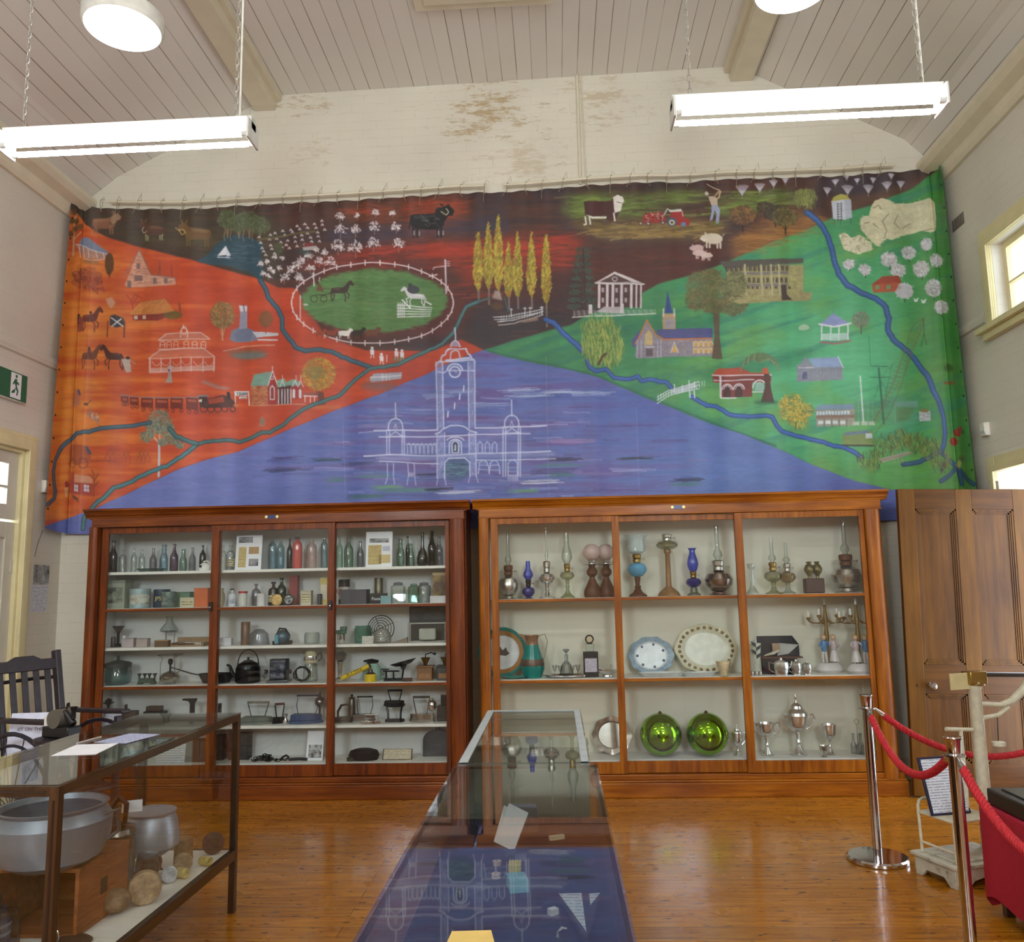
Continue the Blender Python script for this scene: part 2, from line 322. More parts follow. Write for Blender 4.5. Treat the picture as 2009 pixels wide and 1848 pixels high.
# right doorway with its brown leaf standing open
b = MB(); y0, y1, z1 = DR[0], DR[1], DR[3]
for wd, ta, th in ((.12, 0, .02), (.05, .02, .04)): b.box(x-th, x-ta, y1, y1+wd, 2.345 if wd > .1 else 0, z1+wd); b.box(x-th, x-ta, y0-wd, y0, 0, z1+wd); b.box(x-th, x-ta, y0, y1, z1, z1+wd)
struct(b.build('trim_9', M_TRIMY, bevel=.003))
DW = wood((122, 80, 18), (92, 58, 8), 'Z', .42, .08, .8, 'stained_door'); DWX = wood((106, 66, 14), (76, 44, 6), 'X', .42, .08, .8, 'stained_door')
dl = empty('door_2', (2.592, 6.60, .012), None, None); dl['kind'] = 'structure'; dl.rotation_euler = (0, R(1.6), 0)
b = MB(); Wd, Hd, T = .985, 2.285, .045; st = .125
V = [(0, st), ((Wd-.12)/2, (Wd+.12)/2), (Wd-st, Wd)]; H = [(0, .24), (.74, .955), (Hd-.155, Hd)]
for a, c in V: b.box(a, c, 0, T, 0, Hd)
b.build('stile', DW, dl, bevel=.003)
b = MB()
for e, f in H:
    for a, c in ((st, V[1][0]), (V[1][1], V[2][0])): b.box(a, c, .001, T-.001, e, f)
b.build('rail', DWX, dl, bevel=.002)
for (a, c) in ((st, V[1][0]), (V[1][1], V[2][0])):
    for (e, f) in ((H[0][1], H[1][0]), (H[1][1], H[2][0])):
        b = MB(); b.box(a-.005, c+.005, .022, T-.01, e-.005, f+.005)
        for k in range(3):                                        # stepped moulding round the panel
            i = .012*k; w_ = .014; yy = .004+.006*k
            b.box(a+i, a+i+w_, yy, .03, e+i, f-i); b.box(c-i-w_, c-i, yy, .03, e+i, f-i); b.box(a+i, c-i, yy, .03, e+i, e+i+w_); b.box(a+i, c-i, yy, .03, f-i-w_, f-i)
        b.build('panel', wood((110, 70, 16), (80, 48, 6), 'Z', .42, .08, .8, 'stained_panel'), dl, bevel=.0015)
b = MB(); Mx = Matrix.Rotation(R(90), 4, 'X'); b.lathe([(.014, 0), (.012, .02), (.026, .035), (.03, .05), (.022, .065), (.001, .068)], (.165, 0, .80), 18, Mx)
b.lathe([(.022, 0), (.020, .006)], (.165, 0, .80), 18, Mx); tag(b.build('door_knob', CHROME, dl), 'small polished metal knob')
b = MB(); b.box(.06, .068, -.003, 0, .79, .81); b.build('keyhole', BLACK, dl)
# skirting on the mural wall
b = MB(); b.box(XL+.001, XR-.001, YB-.02, YB, 0, .18); struct(b.build('baseboard_back', M_TRIM, bevel=.004))
# ================================================================== CEILING LIGHTS
M_LH = plain((225, 226, 222), .4)
M_TUBE = emit((1, .985, .95), TUBE_POWER, 'fluorescent_tube')
def chain(b, x, y, z0, z1, r=.004, step=.034):
    n = int((z1-z0)/step)
    for i in range(n):
        z = z0+(i+.5)*(z1-z0)/n; L = (z1-z0)/n*.62; a = i % 2*math.pi/2; dx, dy = math.cos(a)*.008, math.sin(a)*.008
        b.tube([(x+dx, y+dy, z-L*.6), (x+dx, y+dy, z+L*.6), (x, y, z+L), (x-dx, y-dy, z+L*.6), (x-dx, y-dy, z-L*.6), (x, y, z-L)], .0022, 4, True)
def ceil_z(x):
    for (a, za), (c, zc) in zip(prof, prof[1:]):
        if a <= x <= c: return za+(zc-za)*(x-a)/(c-a)
def fluoro(x0, x1, y, z, label, cord, group='suspended fluorescent battens'):
    L = x1-x0; t = empty('fluorescent_light', (x0, y, z), label, 'ceiling light', group)
    b = MB(); b.box(.0, L, -.03, .03, .03, .095); b.box(.0, .012, -.07, .07, -.035, .07); b.box(L-.012, L, -.07, .07, -.035, .07); b.build('housing', M_LH, t, bevel=.003)
    for dy in (-.045, .045):
        b = MB(); b.tube([(.03, dy, -.01), (L-.03, dy, -.01)], .013, 10); b.build('tube', M_TUBE, t)
        [MB().tube([(u, dy, -.01), (u+.028, dy, -.01)], .0145, 10).build('lamp_holder', M_LH, t) for u in (.012, L-.04)]
    for f in (.09, L-.09):
        b = MB(); chain(b, f, 0, .105, ceil_z(x0+f)-z-.005); b.build('chain', plain((190, 188, 182), .35, .7), t)
    if cord: b = MB(); b.tube([(L-.075, .012, .10), (L-.072, .014, ceil_z(x1)-z-.1)], .005, 6); b.build('flex_cord', WHITE, t)
    return t
fluoro(-2.645, -1.405, 3.7, 3.775, 'hanging fluorescent light at the left, near the exit sign wall', 1)
fluoro(.595, 1.84, 3.7, 3.775, 'hanging fluorescent light at the right, above the green side of the mural', 1)
for x in (-2.645, .595):
    for y in (.9, -1.9): fluoro(x, x+1.24, y, 3.775, 'hanging fluorescent light further back in the hall', 0, 'fluorescent lights at the back of the hall')
M_DR = plain((225, 224, 216), .45); M_DF = emit((1, .98, .93), DRUM_POWER, 'drum_diffuser')
def drum(px, py, Y, label, grp='round drum lights'):
    c = onY(px, py, Y); r = .0515*Y; t = empty('drum_light', c, label, 'ceiling light', grp); zc = ceil_z(c.x)-c.z
    b = MB(); b.lathe([(r*.94, .0), (r, .02), (r, .09), (r*.9, .115), (.05, .12)], (0, 0, 0), 40); b.build('shade', M_DR, t)
    b = MB(); b.lathe([(1e-4, -.012), (r*.6, -.008), (r*.93, .0), (r*.93, .004)], (0, 0, 0), 40, cap=False); b.build('diffuser', M_DF, t)
    b = MB(); b.lathe([(.012, .11), (.012, zc-.03), (.05, zc-.02), (.05, zc-.002)], (0, 0, 0), 10); b.build('stem', M_DR, t)
drum(241, 57, 4.6, 'round white drum light under the raked boards, upper left')
drum(1556, -22, 4.6, 'round white drum light cut off by the top edge, upper right')

# ================================================================== WALL-MOUNTED SMALL THINGS
GREEN = plain((16, 104, 76), .4, 0, .03)
e = onX(20, 754, XL); t = empty('exit_sign', (XL, 6.30, 3.285), 'green exit sign with a white running figure on the left wall', 'exit sign')
b = MB(); b.box(0, .045, -.20, .215, -.115, .12); b.build('sign_box', WHITE, t, bevel=.003)
b = MB(); b.box(.045, .047, -.195, .21, -.11, .115); b.build('sign_face', GREEN, t)
b = MB(); fig = [(-.01, .07), (.012, .07), (.016, .05), (.05, .035), (.045, .02), (.015, .03), (.02, .0), (.045, -.03), (.03, -.075), (.015, -.07), (.025, -.035), (-.002, -.015), (-.02, -.04), (-.055, -.05), (-.055, -.065), (-.01, -.055), (.0, .0), (-.015, .03), (-.035, .01), (-.045, .02), (-.02, .055)]
b.prism([(-.06, -.1), (.07, -.1), (.07, .105), (-.06, .105)], (.047, .065, 0), (0, 1, 0), (0, 0, 1), (1, 0, 0), .001); b.build('doorway_symbol', PAPER, t, smooth=False)
b = MB(); b.prism([(u*.85, v*.95-.005) for u, v in fig], (.048, .065, 0), (0, 1, 0), (0, 0, 1), (1, 0, 0), .001); b.lathe([(.001, 0), (.014, 0), (.014, .001), (.001, .001)], (.048, .07, .082), 12, Matrix.Rotation(R(90), 4, 'Y')); b.build('running_figure', GREEN, t, smooth=False)
for nm, X0, y, z, lab in (('motion_sensor', XL, 6.88, 2.53, 'white motion sensor on the left wall beside the mural edge'), ('motion_sensor', XR, 6.74, 2.77, 'white motion sensor on the right wall above the open door')):
    sg = 1 if X0 < 0 else -1; t = empty(nm, (X0, y, z), lab, 'sensor')
    b = MB(); b.prism([(0, -.055), (.035, -.05), (.045, -.01), (.045, .05), (0, .055)], (0, -.035, 0), (sg, 0, 0), (0, 0, 1), (0, 1, 0), .07); b.build('housing', WHITE, t, bevel=.004)
    b = MB(); b.prism([(.033, -.042), (.046, -.012), (.047, -.010), (.036, -.044)], (0, -.026, 0), (sg, 0, 0), (0, 0, 1), (0, 1, 0), .052); b.build('lens', plain((205, 212, 220), .2), t)
def m_photo(seed=0, lo=(20, 20, 24), hi=(190, 190, 195), sc=9):
    t = NT('grey_print'); n = t.noise(t.coord(loc=(seed, seed, 0)), sc, 4, .6); t.bsdf(Base_Color=t.ramp(n, [(.38, lin(lo)), (.62, lin(hi))]), Roughness=.5); return t.m
def m_lines(bg=(226, 228, 240), fg=(120, 122, 150), sp=.011, axis=2):
    t = NT('printed_page'); s = t.a('SeparateXYZ', {0: t.coord()}).outputs; f = t.math('FRACT', t.math('DIVIDE', s[axis], sp))
    n = t.noise(t.coord(), 90, 2); k = t.math('MULTIPLY', t.math('LESS_THAN', f, .38), t.math('GREATER_THAN', n, .44))
    t.bsdf(Base_Color=t.mix(k, lin(bg), lin(fg)), Roughness=.7); return t.m
PAGE = m_lines(); PHOTO = m_photo()
b = MB(); b.box(XL, XL+.002, 6.815, 7.03, 1.70, 1.865); tag(b.build('pinned_photograph', PHOTO), 'black and white photograph pinned to the left wall by the door', 'photograph')
b = MB(); b.box(XL, XL+.002, 6.80, 7.02, 1.47, 1.695); tag(b.build('pinned_notice', PAGE), 'printed text sheet pinned under the photograph on the left wall', 'notice')
b = MB(); b.tube([(XL+.01, 6.80, 1.93), (XL+.008, 6.84, 2.05), (XL+.012, 6.89, 2.16)], .003, 5); tag(b.build('tie_string', plain((120, 112, 98), .8)), 'loose string hanging from the lower left corner of the mural', 'string')
b = MB(); b.box(XR-.004, XR, 6.78, 6.98, 4.52, 4.62)
for k in range(4): b.box(XR-.007, XR-.004, 6.80+.045*k, 6.825+.045*k, 4.53, 4.61)
tag(b.build('wall_vent', plain((120, 112, 104), .7)), 'small grey brick vent high on the right wall', 'vent')
# ================================================================== PAINTED CANVAS MURAL
# The paint is laid out on a drawing sheet (survey units), then carried on to the cloth as its paint colours.
SX, SY, SW, SH = 70, 315, 1870, 735
rng = np.random.default_rng(7)
A = np.zeros((SH, SW, 3), np.float32)
YY, XX = np.mgrid[0:SH, 0:SW].astype(np.float32)
def smooth_noise(w_, h_, cx, cy, oct_=3):
    out = np.zeros((h_, w_), np.float32); amp = 1; tot = 0
    for o_ in range(oct_):
        gx, gy = max(2, int(cx*2**o_)+2), max(2, int(cy*2**o_)+2); g = rng.random((gy, gx)).astype(np.float32)
        x = np.linspace(0, gx-1.001, w_); y = np.linspace(0, gy-1.001, h_); xi = x.astype(int); yi = y.astype(int)
        fx = x-xi; fy = (y-yi)[:, None]; fx = fx*fx*(3-2*fx); fy = fy*fy*(3-2*fy)
        a = g[yi][:, xi]*(1-fx)+g[yi][:, xi+1]*fx; c = g[yi+1][:, xi]*(1-fx)+g[yi+1][:, xi+1]*fx
        out += amp*(a*(1-fy)+c*fy); tot += amp; amp *= .5
    lo, hi = np.percentile(out[::7, ::7], (6, 94)); return np.clip((out-lo)/(hi-lo), -.1, 1.1).astype(np.float32)
N_H = smooth_noise(SW, SH, 14, 60, 3); N_B = smooth_noise(SW, SH, 22, 12, 4); N_F = smooth_noise(SW, SH, 160, 200, 2); N_V = smooth_noise(SW, SH, 120, 4, 2)
N_D = smooth_noise(SW+SH, SH, 14, 60, 3)
_ii = np.clip((YY+XX*.33).astype(int) % SH, 0, SH-1); N_G = N_D[_ii, np.clip((XX*.9).astype(int), 0, SW-1)]
def C3(c): return np.array(c, np.float32)
def blend(m, col, x0=0, y0=0):
    h_, w_ = m.shape; s = A[y0:y0+h_, x0:x0+w_]; s += m[..., None]*(np.asarray(col, np.float32)-s)
def pmask(pts, pad=2, ss=2):
    p = np.array(pts, np.float32)-(SX, SY); x0 = int(max(0, p[:, 0].min()-pad)); x1 = int(min(SW, p[:, 0].max()+pad+1)); y0 = int(max(0, p[:, 1].min()-pad)); y1 = int(min(SH, p[:, 1].max()+pad+1))
    if x1 <= x0 or y1 <= y0: return None, 0, 0
    if (x1-x0)*(y1-y0) > 60000: ss = 1
    w_, h_ = x1-x0, y1-y0; gx = (np.arange(w_*ss)+.5)/ss+x0; gy = (np.arange(h_*ss)+.5)/ss+y0; m = np.zeros((h_*ss, w_*ss), bool)
    for (ax, ay), (bx, by) in zip(p, np.roll(p, -1, 0)):
        if ay == by: continue
        r = ((ay <= gy) != (by <= gy)); xi = ax+(gy-ay)/(by-ay)*(bx-ax); rows = np.nonzero(r)[0]
        if len(rows): m[rows] ^= gx[None, :] < xi[rows][:, None]
    return m.reshape(h_, ss, w_, ss).mean((1, 3)).astype(np.float32), x0, y0
def blur(m, r):
    r = int(r)
    if r < 1: return m
    k = 2*r+1
    for ax in (0, 1, 0, 1):
        c = np.cumsum(np.pad(m, [(r+1, r) if i == ax else (0, 0) for i in (0, 1)], mode='edge'), ax)
        m = (c[k:, :]-c[:-k, :])/k if ax == 0 else (c[:, k:]-c[:, :-k])/k
    return m
def P_(pts, col, a=1.0, soft=0, rough=0):
    rough *= .5
    m, x0, y0 = pmask(pts, 2+soft*3)
    if m is None: return
    if soft: m = blur(m, soft)
    if rough:
        n = N_F[y0:y0+m.shape[0], x0:x0+m.shape[1]]; m = np.clip((m-.5+(n-.5)*rough)*3+.5, 0, 1)
    blend(m*a, col, x0, y0)
def L_(pts, col, wd=1.2, a=1.0, closed=False):
    pts = list(pts)+([pts[0]] if closed else [])
    p = np.array(pts, np.float32)-(SX, SY); pad = wd+2; x0 = int(max(0, p[:, 0].min()-pad)); x1 = int(min(SW, p[:, 0].max()+pad+1)); y0 = int(max(0, p[:, 1].min()-pad)); y1 = int(min(SH, p[:, 1].max()+pad+1))
    if x1 <= x0 or y1 <= y0: return
    X = XX[y0:y1, x0:x1]; Y = YY[y0:y1, x0:x1]; d = np.full(X.shape, 1e9, np.float32)
    for (ax, ay), (bx, by) in zip(p, p[1:]):
        dx, dy = bx-ax, by-ay; q = dx*dx+dy*dy+1e-6; t = np.clip(((X-ax)*dx+(Y-ay)*dy)/q, 0, 1); d = np.minimum(d, np.hypot(X-ax-t*dx, Y-ay-t*dy))
    blend(np.clip(wd/2+.5-d, 0, 1)*a, col, x0, y0)
def el(cx, cy, rx, ry, a0=0, a1=360, n=28, rot=0):
    c, s = math.cos(R(rot)), math.sin(R(rot)); o = []
    for i in range(n+1 if a1-a0 < 360 else n):
        t = R(a0+(a1-a0)*i/n); x, y = rx*math.cos(t), ry*math.sin(t); o.append((cx+x*c-y*s, cy+x*s+y*c))
    return o
def E_(cx, cy, rx, ry, col, a=1.0, soft=0, rough=0): P_(el(cx, cy, rx, ry), col, a, soft, rough)
def band(pts, wd, col, edge=None):                     # river with darker banks
    if edge is not None: L_(pts, edge, wd+2.4)
    L_(pts, col, wd)
    L_([(x+.3, y-wd*.15) for x, y in pts], [min(255, c*1.22+10) for c in col], wd*.3, .6)
def wig(pts, n=6, amp=1.6):
    o = []
    for (ax, ay), (bx, by) in zip(pts, pts[1:]):
        for i in range(n):
            t = i/n; o.append((ax+(bx-ax)*t+rng.normal()*amp*.4, ay+(by-ay)*t+rng.normal()*amp*.6))
    return o+[pts[-1]]
def dabs(poly, cols, n, ln=6, wd=1.3, ang=0, spread=25, a=.8):
    m, x0, y0 = pmask(poly)
    ys, xs = np.nonzero(m > .5)
    if len(ys) == 0: return
    for i in rng.integers(0, len(ys), n):
        x, y = xs[i]+x0+SX, ys[i]+y0+SY; t = R(ang+rng.normal()*spread); l = ln*(.5+rng.random()); c = cols[rng.integers(len(cols))]
        L_([(x-math.cos(t)*l/2, y-math.sin(t)*l/2), (x+math.cos(t)*l/2, y+math.sin(t)*l/2)], c, wd, a)
def tree(cx, cy, rx, ry, cols, trunk, base, n=120, wd=1.8, soft=1):
    L_([(cx, cy), (cx, base)], trunk, max(1.6, rx*.12)); L_([(cx, base-4), (cx-rx*.5, cy)], trunk, 1.1); L_([(cx, base-5), (cx+rx*.5, cy)], trunk, 1.1)
    E_(cx, cy, rx, ry, cols[0], .62, soft, 1.6); dabs(el(cx, cy, rx, ry), cols, n, 4, wd, 20, 60, .75)
W_ = (222, 222, 232); WL = (196, 204, 232)
# ---- grounds
A[:] = (66, 44, 42)
m = np.clip(N_H*1.2-.3, 0, 1)*.55; blend(m, (92, 48, 34)); blend(np.clip(N_B*1.6-.8, 0, 1)*.6, (52, 48, 62))
P_([(150, 400), (430, 395), (560, 430), (540, 560), (420, 525), (215, 470), (150, 440)], (70, 60, 44), .8, 10)
P_([(300, 440), (420, 420), (520, 470), (430, 500), (300, 470)], (86, 70, 48), .35, 12)
P_([(560, 395), (900, 385), (930, 470), (760, 470), (640, 455), (540, 440)], (86, 44, 30), .6, 10)
P_([(680, 405), (800, 395), (905, 392), (935, 420), (900, 440), (720, 435), (640, 425)], (132, 62, 34), .5, 8)
P_([(790, 400), (905, 385), (920, 400), (860, 470), (800, 470)], (158, 54, 32), .6, 8)
P_([(650, 450), (930, 430), (1010, 440), (990, 465), (780, 475), (640, 478)], (58, 54, 82), .6, 8)
P_([(585, 520), (640, 505), (780, 478), (930, 472), (1060, 456), (1145, 468), (1140, 510), (1085, 590), (930, 600), (905, 545), (880, 520), (740, 505), (600, 530)], (150, 46, 28), .9, 9)
P_([(700, 492), (930, 482), (1100, 472), (1120, 492), (940, 520), (880, 510), (720, 502)], (188, 54, 30), .7, 7)
P_([(910, 560), (1130, 520), (1300, 500), (1440, 500), (1330, 560), (1150, 640), (1000, 672), (950, 685), (905, 640)], (60, 34, 34), .75, 12)
P_([(1150, 500), (1300, 480), (1400, 470), (1440, 500), (1330, 555), (1180, 600), (1140, 560)], (98, 40, 28), .6, 10)
P_([(930, 600), (1060, 600), (1140, 625), (1010, 670), (955, 690), (905, 655)], (48, 42, 50), .7, 8)
for q in ([(1110, 385), (1180, 378), (1260, 382), (1300, 400), (1250, 432), (1140, 440), (1100, 420)], [(1250, 385), (1330, 372), (1390, 380), (1370, 398), (1260, 402)], [(1390, 400), (1540, 372), (1580, 400), (1480, 420), (1400, 425)]):
    P_(q, (92, 112, 44), .75, 7); P_([(x*.6+.4*q[0][0]+22, y*.7+.3*q[0][1]+6) for x, y in q], (118, 146, 60), .6, 6)
P_([(1110, 440), (1330, 430), (1440, 440), (1400, 470), (1180, 470)], (138, 112, 54), .75, 8)
P_([(1430, 470), (1500, 430), (1560, 410), (1640, 440), (1600, 480), (1500, 500), (1440, 520)], (150, 98, 46), .8, 9)
P_([(1600, 350), (1760, 345), (1800, 372), (1700, 392), (1600, 372)], (58, 50, 62), .7, 6)
P_([(1620, 400), (1850, 350), (1855, 372), (1700, 410), (1640, 425)], (116, 78, 50), .6, 6)
# left: red to yellow country
redp = [(60, 1010), (110, 400), (150, 420), (165, 445), (217, 469), (260, 482), (330, 500), (400, 518), (440, 530), (478, 540), (500, 545), (548, 566), (585, 568), (600, 600), (640, 660), (720, 690), (850, 690), (905, 668), (950, 689), (900, 706), (855, 727), (800, 751), (745, 776), (665, 803), (600, 832), (540, 857), (470, 886), (400, 905), (345, 926), (270, 960), (215, 986), (190, 1000), (60, 1042)]
P_(redp, (206, 72, 36), 1, 1)
m, x0, y0 = pmask(redp); nh = N_H[y0:y0+m.shape[0], x0:x0+m.shape[1]]; nb = N_B[y0:y0+m.shape[0], x0:x0+m.shape[1]]; nv = N_V[y0:y0+m.shape[0], x0:x0+m.shape[1]]
gx = (np.arange(m.shape[1])+x0+SX)[None, :]; gy = (np.arange(m.shape[0])+y0+SY)[:, None]
yel = np.clip((330-gx)/230, 0, 1)*np.clip(1.25-abs(gy-720)/420, .25, 1); blend(m*np.clip(yel*(.35+nh*1.1), 0, .85), (220, 146, 44), x0, y0)
blend(m*np.clip(nh*1.6-.75, 0, 1)*.7*np.clip((700-gx)/500, .15, 1), (226, 122, 50), x0, y0)
blend(m*np.clip((gx-480)/420, 0, .65)*(.5+nb*.5), (168, 46, 26), x0, y0); blend(m*np.clip(nb*1.5-.8, 0, 1)*.5, (184, 50, 24), x0, y0)
P_([(585, 570), (640, 665), (900, 665), (925, 600), (880, 530), (740, 500), (640, 520)], (104, 32, 26), .65, 14)
P_([(420, 560), (560, 570), (600, 650), (540, 700), (420, 690)], (196, 58, 32), .5, 14)
# right: greens
grp = [(950, 689), (1000, 672), (1060, 655), (1120, 640), (1150, 622), (1220, 598), (1290, 560), (1370, 538), (1440, 510), (1520, 476), (1600, 445), (1640, 425), (1700, 408), (1790, 372), (1835, 345), (1850, 318), (1945, 330), (1960, 960), (1745, 962), (1680, 946), (1600, 915), (1520, 880), (1450, 850), (1380, 828), (1300, 795), (1240, 770), (1180, 744), (1120, 728), (1060, 716), (1000, 703)]
P_(grp, (66, 152, 92), 1, 1)
m, x0, y0 = pmask(grp); sl_ = (slice(y0, y0+m.shape[0]), slice(x0, x0+m.shape[1])); nh, nb, ng = N_H[sl_], N_B[sl_], N_G[sl_]
gx = (np.arange(m.shape[1])+x0+SX)[None, :]; gy = (np.arange(m.shape[0])+y0+SY)[:, None]
blend(m*np.clip((1500-gx)/420, 0, .8)*(.4+ng*.7), (46, 118, 78), x0, y0)
blend(m*np.clip(1-np.hypot(gx-1640, (gy-720)*1.25)/340, 0, 1)*.85, (98, 200, 146), x0, y0)
blend(m*np.clip((gx-1740)/130, 0, .75), (66, 140, 50), x0, y0); blend(m*np.clip(ng*1.6-.8, 0, 1)*.55, (48, 128, 118), x0, y0)
blend(m*np.clip(nb*1.7-.95, 0, 1)*.5*np.clip((gx-1100)/300, 0, 1), (118, 162, 66), x0, y0); blend(m*np.clip((gy-860)/120, 0, .5)*np.clip((gx-1560)/150, 0, 1), (96, 150, 48), x0, y0)
for q in ([(1350, 735), (1500, 700), (1620, 680), (1560, 720), (1420, 760)], [(1200, 640), (1420, 620), (1380, 660), (1240, 690)], [(1230, 770), (1380, 815), (1480, 860), (1400, 850), (1260, 795)]): P_(q, (38, 120, 84), .5, 7)
L_([(950, 689), (1060, 712), (1180, 741), (1300, 792), (1380, 824), (1520, 876)], (34, 96, 74), 5, .55)
# centre: the blue foreground
blp = [(950, 689), (1000, 703), (1060, 716), (1120, 728), (1180, 744), (1240, 770), (1300, 795), (1380, 828), (1450, 850), (1520, 880), (1600, 915), (1680, 946), (1745, 962), (1960, 965), (1960, 1060), (60, 1060), (60, 1040), (190, 1000), (215, 986), (270, 960), (345, 926), (400, 905), (470, 886), (540, 857), (600, 832), (665, 803), (745, 776), (800, 751), (855, 727), (900, 706)]
P_(blp, (92, 108, 182), 1, 0)
m, x0, y0 = pmask(blp); sl_ = (slice(y0, y0+m.shape[0]), slice(x0, x0+m.shape[1])); nh, nb, nv = N_H[sl_], N_B[sl_], N_V[sl_]
gx = (np.arange(m.shape[1])+x0+SX)[None, :]; gy = (np.arange(m.shape[0])+y0+SY)[:, None]
blend(m*np.clip(1-abs(gx-360)/300, 0, 1)*.6, (122, 136, 208), x0, y0); blend(m*np.clip(1-np.hypot((gx-1420), (gy-930)*2)/330, 0, 1)*.6, (92, 134, 204), x0, y0)
cen = np.clip(1-abs(gx-930)/520, 0, 1); blend(m*np.clip(nh*1.7-.6, 0, 1)*(.18+.8*cen), (94, 74, 140), x0, y0); blend(m*np.clip((1-nh)*1.8-1.0, 0, 1)*(.1+.5*cen), (70, 88, 168), x0, y0)
blend(m*np.clip(1-np.hypot((gx-1260)/1.6, gy-800)/120, 0, 1)*.55, (62, 92, 176), x0, y0); blend(m*np.clip((gx-1560)/160, 0, .55)*np.clip((gy-900)/60, 0, 1), (62, 72, 150), x0, y0)
blend(m*(nv-.5)*.12, (60, 70, 150), x0, y0)
for i in range(210):                                    # long horizontal brush strokes on the water
    x = rng.normal(930, 190); y = rng.uniform(760, 975); l = rng.uniform(20, 95); c = [(150, 158, 214), (74, 62, 120), (96, 84, 156), (60, 80, 160), (128, 110, 170)][rng.integers(5)]
    yb = 690+abs(x-950)*.42
    if y > yb+12:
        for k in range(3): yq = y+rng.normal()*2; L_(wig([(x-l/2, yq), (x+l/2, yq+rng.normal()*1.2)], 4, .8), c, rng.uniform(.8, 2.6), rng.uniform(.2, .45))
for x, y, l, c in ((560, 924, 80, (44, 46, 84)), (640, 903, 60, (38, 70, 86)), (700, 908, 70, (52, 56, 96)), (660, 940, 50, (56, 118, 110)), (730, 934, 80, (70, 130, 120)), (760, 955, 60, (96, 160, 100)), (800, 962, 120, (72, 130, 110)), (720, 974, 80, (52, 110, 92)), (900, 966, 90, (200, 208, 226)), (860, 960, 60, (30, 36, 62)), (1030, 964, 60, (96, 160, 96)), (1070, 946, 90, (214, 220, 234)), (1080, 924, 90, (64, 58, 110)), (1090, 912, 110, (66, 124, 120)), (1105, 902, 70, (36, 34, 66)), (1100, 932, 60, (56, 110, 110)), (1245, 899, 80, (40, 54, 66)), (1350, 942, 66, (26, 34, 60)), (1350, 950, 70, (60, 120, 120)), (1120, 866, 120, (158, 120, 176)), (1020, 765, 80, (176, 190, 226)), (1100, 770, 70, (186, 198, 226)), (1040, 778, 90, (164, 180, 220)), (900, 770, 70, (150, 166, 214)), (960, 792, 80, (140, 160, 212)), (860, 778, 60, (140, 156, 210)), (1150, 772, 100, (170, 184, 222)), (840, 930, 60, (44, 44, 84)), (885, 926, 50, (40, 44, 76)), (560, 900, 70, (66, 58, 116)), (1200, 935, 70, (96, 92, 168))):
    for k in range(7): q = rng.uniform(-.15, .15)*l; ll = l*rng.uniform(.5, 1); yy = y+rng.normal()*2.2; L_(wig([(x+q-ll/2, yy+1), (x+q+ll/2, yy-1)], 5, .7), c, rng.uniform(1, 2.6), .5)
for q, cs, n in (([(160, 412), (940, 385), (1560, 355), (1590, 400), (1430, 480), (1150, 600), (1010, 668), (900, 600), (880, 520), (560, 500), (420, 500), (230, 460)], [(80, 42, 36), (58, 40, 44), (94, 54, 36), (52, 46, 56), (70, 38, 36), (104, 58, 34)], 520), ([(690, 405), (905, 388), (935, 420), (880, 445), (700, 440)], [(150, 68, 36), (176, 60, 34), (110, 52, 34)], 70), ([(600, 520), (780, 480), (1120, 462), (1130, 520), (900, 600), (880, 540)], [(176, 48, 28), (140, 40, 28), (196, 58, 32), (112, 36, 30)], 150),
  ([(1115, 385), (1300, 378), (1560, 372), (1580, 400), (1400, 428), (1130, 430)], [(120, 150, 56), (84, 104, 40), (142, 160, 76), (70, 70, 40)], 150), ([(1120, 445), (1430, 435), (1400, 470), (1180, 470)], [(160, 134, 66), (120, 92, 44), (176, 150, 84)], 80), ([(1450, 470), (1590, 420), (1620, 440), (1480, 505)], [(170, 112, 50), (130, 86, 40), (186, 130, 60)], 60)):
    dabs(q, cs, n, 42, 3.2, -3, 7, .33)
# ---- top left: herd, lake, orchards
def beast(cx, cy, s, col, hi, d=1, horn=False, legs=(1, 1), head=None, fine=True):
    g = lambda x, y: (cx+x*s*d, cy+y*s)
    for x in (-17, -13, 10, 14): P_([g(x-1.6, 4), g(x+1.8, 4), g(x+1.2, 18), g(x-.9, 18)], legs if len(legs) == 3 else col)
    P_([g(-20, -7), (g(-10, -9)), g(4, -9), g(13, -11), g(19, -6), g(17, 4), g(10, 9), g(-6, 8), g(-15, 8), g(-20, 4)], col, 1, 0)
    P_([g(11, -10), g(16, -17), g(23, -18), g(29, -12), g(27, -7), g(22, -6), g(18, 0), g(12, 0)], head or col)
    P_([g(-18, -6), g(-8, -8), g(8, -8), g(6, -5), g(-16, -3)], hi, .5, 1); L_([g(-20, -5), g(-22, 8)], col, 1.2*s); P_([g(15, -17), g(12, -20), g(17, -19)], col)
    if horn: L_([g(17, -18), g(14, -23)], hi, 1.1); L_([g(22, -18), g(25, -23)], hi, 1.1)
beast(207, 441, 1.15, (136, 88, 62), (176, 132, 100), 1, True, head=(150, 116, 84)); dabs([(192, 432), (222, 432), (225, 450), (192, 452)], [(92, 52, 38), (140, 92, 64)], 30, 5, 1.3)
beast(303, 455, 1.05, (92, 60, 48), (150, 110, 80), -1, True, legs=(170, 160, 126)); L_([(283, 446), (279, 452), (283, 458), (289, 455)], (200, 190, 150), 1.3)
beast(388, 462, 1.3, (116, 84, 52), (160, 126, 80), -1, True); L_([(352, 452), (358, 462), (366, 458), (362, 452)], (206, 180, 96), 1.4, closed=True); L_([(346, 448), (353, 454)], (210, 186, 110), 1.2)
E_(395, 478, 55, 7, (96, 96, 56), .4, 5); E_(300, 472, 50, 6, (92, 90, 52), .35, 5)
